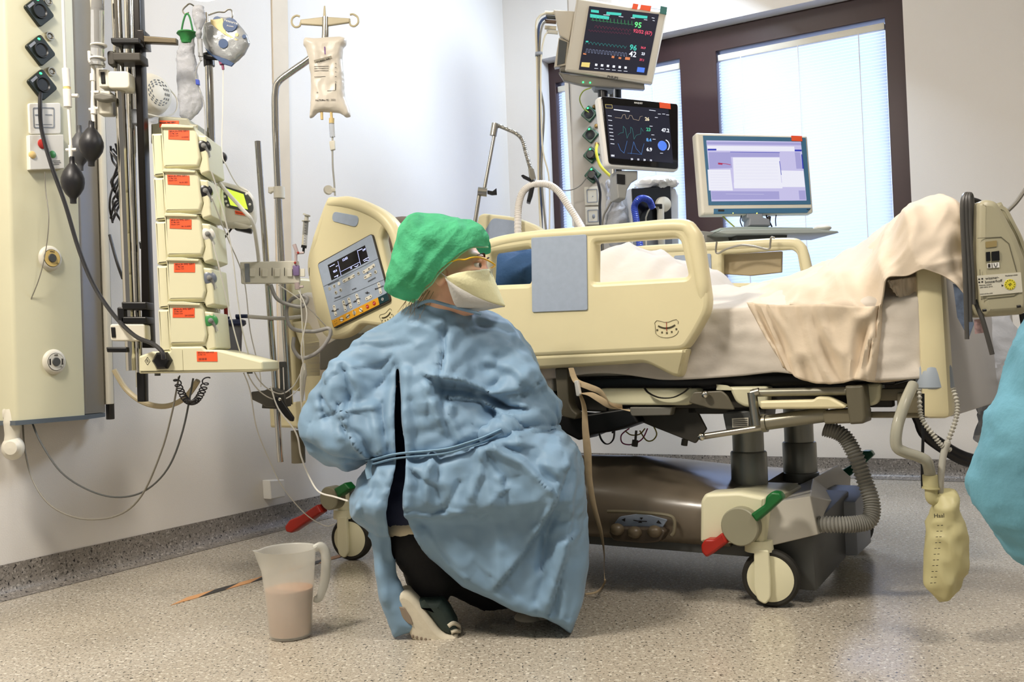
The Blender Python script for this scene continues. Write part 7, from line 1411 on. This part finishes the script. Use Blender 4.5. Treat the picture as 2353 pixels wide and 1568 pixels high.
# --- tan board on wire hooks on the far rail
BFc = Fr(BF.M @ Vector((-.18, 1.0, .98)), -31.5); t = T('chart_board', 'tan clipboard box hanging on wire hooks from the far bed rail', 'board', BFc)
yb_ = BFc.l(BF.M @ Vector((0, .985, 0))).y
mp('board', B().plate(rp(BFc.oz([(1660, 585), (1796, 577), (1795, 626), (1724, 634), (1662, 630)], yb_), .004), yb_, yb_+.02, .003), mat('board_tan', 'a89878', .5))
mp('wire_hook', B().tube([BFc.px(x, y, yb_-.10) for x, y in ((1647, 556), (1645, 578), (1652, 582), (1668, 573), (1700, 564), (1730, 566), (1765, 573), (1770, 560), (1772, 546), (1780, 547))], .0038, n=8), M_['steel'])
# --- air pump on the footboard
AP = Fr(at(2300, 600, 2.12), -6)
t = T('air_mattress_pump', 'beige air mattress pump with a labelled panel hooked on the footboard', 'pump', AP)
pm_ = mat('pump_beige', 'a8a288', .4, var=.03)
mp('housing', B().plate(rp(AP.oz([(2246, 466), (2262, 458), (2288, 461), (2306, 490), (2336, 545), (2356, 600), (2364, 700), (2356, 722), (2262, 728), (2250, 700), (2243, 600)], 0), .012), -.01, .10, .016).plate(rp(AP.oz([(2285, 462), (2318, 475), (2352, 540), (2380, 620), (2390, 700), (2360, 715), (2340, 560)], .05), .01), .05, .14, .012), pm_, 50)
ln_ = B()
for L in ([(2246, 548), (2300, 545), (2318, 560), (2336, 625)], [(2251, 620), (2256, 690)], [(2254, 688), (2330, 680), (2342, 672)]): ln_.line(AP.oz(L, -.01), .0012, -.0105)
mp('panel_seam', ln_, mat('seam_dark', '5c5848', .6))
mp('amber_window', B().plate(rp(AP.oz([(2264, 556), (2290, 553), (2290, 567), (2265, 570)], -.01), .002), -.0115, -.009), mat('window_amber', '97865a', .4))
mp('rocker_switch', B().plate(AP.oz([(2265, 580), (2274, 579), (2275, 600), (2266, 601)], -.01), -.013, -.009).plate(AP.oz([(2278, 579), (2295, 577), (2296, 599), (2279, 600)], -.01), -.013, -.009), M_['black'])
s = mp('icon_label', B().plate(AP.oz([(2268, 606), (2295, 603), (2296, 615), (2269, 617)], -.01), -.0118, -.009), M_['white'])
mesh_obj('icon_print', B().box(AP.px(2273, 611, -.012), (.005, .0005, .008)).line(AP.oz([(2279, 606), (2280, 616)], -.012), .001, -.012).line(AP.oz([(2284, 606), (2285, 611), (2288, 613), (2291, 610), (2291, 605)], -.012), .001, -.012).line(AP.oz([(2288, 613), (2288, 616)], -.012), .001, -.012), M_['ink'], s)
s = mp('maker_label', B().plate(rp(AP.oz([(2245, 634), (2345, 626), (2349, 672), (2252, 681)], -.01), .002), -.0118, -.009), mat('label_cream', 'cdc9b8', .5))
WM = RM('Y', -3)
m = B().txt('wissner-', .0088, AP.px(2280, 639, -.0122), WM, d=.0001).txt('bosserhoff', .0088, AP.px(2283, 647, -.0122), WM, d=.0001).txt('Mattress system', .0042, AP.px(2264, 655, -.0122), WM, d=.0001).txt('230V 50Hz 25VA', .0040, AP.px(2266, 660, -.0122), WM, d=.0001).txt('www.wi-bo.com', .0042, AP.px(2266, 675, -.0122), WM, d=.0001).txt('Medizinprodukt', .0042, AP.px(2324, 633, -.0122), WM, d=.0001)
for q in ((2250, 642), (2257, 641), (2250, 649), (2257, 648)): m.box(AP.px(*q, -.012), (.0035, .0004, .0035))
m.plate(AP.oz([(2301, 654), (2306, 656), (2302, 659)], -.012), -.0123, -.0118)
mesh_obj('label_print', m, M_['ink'], s)
mesh_obj('yellow_stamp', B().lathe([(0, .0006), (.012, .0006), (.0125, -.001)], AP.px(2321, 654, -.012), (0, -1, 0), n=30), mat('stamp_yellow', 'd8cc3a', .45), s)
m = B()
for k in range(12): a = k*pi/6; p = AP.px(2321, 654, -.013); m.box((p.x+.0098*cos(a), p.y, p.z+.0098*sin(a)), (.0016, .0003, .0016))
m.txt('20', .007, AP.px(2321, 654, -.013), RM('Y', -35), d=.0001); mesh_obj('stamp_print', m, M_['ink'], s)
mp('foot_stud', B().cyl(AP.px(2258, 714, -.012), AP.px(2266, 713, -.012), .003).cyl(AP.px(2337, 705, -.012), AP.px(2345, 704, -.012), .003), M_['black'])
mp('hose', B().tube([AP.px(x, y, .04) for x, y in ((2350, 720), (2354, 745), (2362, 770))], .008, n=10), M_['black'])
mp('hanging_hook', B().tube([AP.px(x, y, .05) for x, y in ((2210, 462), (2225, 458), (2245, 462), (2256, 468))], .006, n=8), M_['black'])
cc = 'pump cable windings'
for i, dx in enumerate((0, 8, 16)):
    tubes('pump_cable', 'dark grey cable looped over the footboard beside the air pump, '+('left winding', 'middle winding', 'right winding')[i], 'cable', [(2222+dx*.9, 780-i*40, 2.13), (2218+dx*1.1, 650, 2.13), (2212+dx, 520, 2.13), (2211+dx, 470, 2.13), (2217+dx*.6, 448, 2.14), (2226+dx*.4, 452, 2.15), (2229+dx*.4, 490, 2.15), (2232+dx*.4, 600, 2.15), (2240+dx*.3, 700, 2.15)], .0052, mat('cable_grey', '4b4946', .4), cc)
tubes('pump_cable', 'dark grey cable end hanging in front of the footboard below the pump', 'cable', [(2240, 690, 2.14), (2256, 730, 2.13), (2268, 770, 2.13), (2280, 815, 2.13)], .0055, MATS['cable_grey'])
tubes('wall_cable', 'grey cable rising to the right edge behind the air pump', 'cable', [(2316, 484, 2.3), (2335, 465, 2.3), (2353, 440, 2.3), (2380, 400, 2.3)], .0055, M_['gcord'])
one('brochure', B().plate(BF.oz([(2190, 652), (2215, 662), (2238, 745), (2226, 778), (2200, 730)], -.055), -.058, -.052).pn(), mat('brochure_print', '5d6a80', .4, var=.35, vs=60), BF, 'glossy brochure tucked behind the footboard post under the sheet', 'brochure')
FB2 = Fr((0, 0, 0)); one('red_sticker', B().add([BF.l(at(*q)) for q in ((2238, 735, 2.215), (2262, 732, 2.21), (2262, 765, 2.21), (2240, 768, 2.215))]+[BF.l(at(*q)) for q in ((2238, 735, 2.22), (2262, 732, 2.215), (2262, 765, 2.215), (2240, 768, 2.22))], [(0, 3, 2, 1), (4, 5, 6, 7), (0, 1, 5, 4), (1, 2, 6, 5), (2, 3, 7, 6), (3, 0, 4, 7)]), mat('sticker_red_white', 'b89a9c', .5, var=.4, vs=90), BF, 'small red and white sticker on the footboard', 'sticker', smooth=None)
# --- breathing bag hanging at the foot corner
BG = Fr(at(2170, 1250, 2.12)); t = T('breathing_bag', 'yellowish ribbed breathing bag with scale hanging from the foot corner of the bed', 'bag', BG)
mp('bag', slabbag(BG, [(2148, 1140), (2150, 1128), (2190, 1128), (2200, 1165), (2214, 1195), (2217, 1250), (2218, 1300), (2200, 1345), (2165, 1388), (2150, 1370), (2131, 1345), (2132, 1250), (2134, 1200), (2140, 1180)], .045, .05, .006, .012, 9, 3), mat('bag_latex', 'cfc899', .45, var=.04, transl=.25), 60)
m = B()
for k in range(11): 
    p = BG.px(2160-k*1.6, 1208+k*13.2, -.047); m.line([(p.x-.006, p.z), (p.x-.002, p.z)], .0012, p.y).line([(p.x+.002, p.z), (p.x+.006, p.z)], .0012, p.y)
m.txt('Haal', .013, BG.px(2158, 1186, -.048), d=.0004)
mp('scale_print', m, M_['ink'])
mp('elbow', B().cyl(BG.px(2137, 1092), BG.px(2139, 1122), .0165).cyl(BG.px(2139, 1120), BG.px(2139, 1124), .019).tube([BG.px(x, y) for x, y in ((2140, 1124), (2142, 1145), (2155, 1150), (2162, 1140))], .014, n=14), MATS['bag_latex'], 60)
tp_ = [(2098, 885, 2.16), (2080, 925, 2.12), (2062, 980, 2.1), (2060, 1025, 2.1), (2080, 1040, 2.1), (2110, 1050, 2.1), (2130, 1062, 2.1), (2137, 1092, 2.12)]
tubes('clear_tube', 'wide clear tube bowing left from the grey bumper to the breathing bag', 'tube', tp_, .0125, mat('tube_smoky_clear', 'c8c6b4', .15, trans=.45, ior=1.2), None, n=14)
for P, lb_ in (([(2112, 895, 2.14), (2114, 940, 2.13), (2122, 970, 2.12), (2145, 1000, 2.11), (2165, 1025, 2.11), (2185, 1035, 2.11)], 'left'), ([(2190, 893, 2.14), (2200, 930, 2.13), (2196, 965, 2.12), (2182, 1005, 2.11), (2168, 1045, 2.11), (2162, 1095, 2.11), (2160, 1135, 2.12)], 'right')):
    fr = Fr(at(*P[0])); one('beaded_tube', B().tube([fr.l(at(*p)) for p in P], (lambda u: .0048+.0016*sin(u*2*pi*24)) if lb_ == 'left' else (lambda u: (.0048+.0016*sin(u*2*pi*30)) if u < .55 else .0075), n=10, k=26), M_['milky'], fr, 'thin beaded clear tube under the grey bumper, the '+lb_+' one of two', 'tube', 'beaded tubes')
tubes('black_wire', 'straight black wire hanging beside the clear tube elbow', 'wire', [(2121, 905, 2.16), (2121, 1000, 2.15), (2119, 1080, 2.15), (2120, 1122, 2.15)], .0035, M_['black'])
for i, dx in enumerate((0, 10)):
    tubes('thick_hose', 'thick black hose drooping below the footboard, '+('upper', 'lower')[i]+' one', 'hose', [(2098+dx, 940+dx, 2.6), (2120, 985+dx, 2.6), (2165, 1020+dx*1.2, 2.6), (2220, 1050+dx*1.2, 2.6), (2290, 1062+dx, 2.6), (2360, 1062+dx, 2.6)], .013, M_['rubber'], 'black hoses')
pb = Fr(at(2290, 880, 2.75)); one('plastic_cover', crumple(nets(lambda P: sdell(P, (0, 0, 0), (.09, .05, .22)), (-.12, -.08, -.25), (.12, .08, .25), .010), .03, 9, 4), mat('thin_white_film', 'd8dce4', .35, var=.05, vs=10, bump=.4, bs=40, transl=.2), pb, 'thin white plastic sheet hanging behind the footboard', 'plastic sheet')
# --- straps and wires under the near rail
SFr = Fr(BF.M @ Vector((-.45, -.12, .5)), -31.5)
def strap(name, lab, P, wd, m, t=-.01, tw=3):
    mb = B().tube([SFr.px(x, y, tt_) for x, y, tt_ in P], wd, n=8, flat=.14, k=10, twist=tw); return one(name, mb, m, SFr, lab, 'strap')
strap('restraint_strap', 'long beige strap hanging from the bed frame down to the floor', [(1330, 900, 0), (1342, 935, 0), (1345, 985, -.01), (1350, 1040, -.01), (1354, 1100, 0), (1364, 1160, 0), (1380, 1220, -.01), (1388, 1270, -.01), (1388, 1310, 0), (1390, 1335, -.01)], [.008, .009, .010, .011, .009, .009, .009, .006, .004, .004], M_['strap'])
ge = [SFr.l(gnd(1390, 1338, .02)), SFr.l(gnd(1382, 1352, .004)), SFr.l(gnd(1368, 1362, .003)), SFr.l(gnd(1345, 1366, .003))]
one('strap_tail', B().tube([SFr.px(1390, 1332, -.01)]+ge, .003, n=6, flat=.5), M_['strap'], SFr, 'thin end of the beige strap curled on the floor beside the gown hem', 'strap')
strap('restraint_strap', 'twisted beige strap looping behind the white buckle under the rail', [(1312, 846, .02), (1320, 870, .01), (1330, 880, 0), (1355, 890, 0), (1378, 900, 0), (1392, 918, .0), (1402, 933, .0), (1425, 940, .01), (1448, 944, .02)], .0085, M_['strap'])
strap('restraint_strap', 'short pale strap running right from the white buckle', [(1336, 904, 0), (1356, 906, -.01), (1378, 918, -.01), (1402, 932, 0), (1430, 935, .01)], .009, M_['strap'], tw=2)
one('strap_buckle', B().plate(rp(SFr.oz([(1321, 876), (1329, 874), (1335, 905), (1331, 911), (1326, 910)], -.012), .002), -.018, -.006, .002), M_['white'], SFr, 'small white plastic buckle on the beige strap', 'buckle')
one('black_loop', B().tube([SFr.px(x, y, .15) for x, y in ((1376, 960), (1378, 1000), (1388, 1018), (1400, 1020), (1410, 1008), (1412, 985))], .006, n=8, flat=.3).tube([SFr.px(x, y, .15) for x, y in ((1395, 930), (1400, 965), (1414, 980), (1408, 995))], .008, n=8, flat=.4), M_['black'], SFr, 'black webbing loop hanging under the bed frame', 'loop')
for c_, P, lb_ in (('a8406a', [(1446, 985, .4), (1428, 1000, .4), (1430, 1018, .4), (1450, 1022, .4), (1475, 1010, .4), (1488, 985, .4)], 'pink'), ('b0a24a', [(1470, 990, .4), (1485, 1012, .4), (1500, 1012, .4), (1509, 998, .4), (1502, 980, .4)], 'yellow'), ('a89a50', [(1436, 990, .4), (1450, 1000, .4), (1470, 998, .4), (1482, 985, .4)], 'olive')):
    one('thin_wire', B().tube([SFr.px(*p) for p in P], .0022, n=6), mat('wire_'+lb_, c_, .4), SFr, lb_+' thin wire curling below the middle of the bed', 'wire')
for x, y in ((1460, 1020), (1574, 1018)):
    one('drop_rod', B().cyl(SFr.px(x+2, y-30, .4), SFr.px(x, y-6, .4), .004).cyl(SFr.px(x, y-8, .4), SFr.px(x-2, y+6, .4), .010), M_['mgrey'], SFr, 'small grey rod with a rubber tip hanging under the bed, '+('left' if x < 1500 else 'right')+' one', 'rod', 'drop rods')
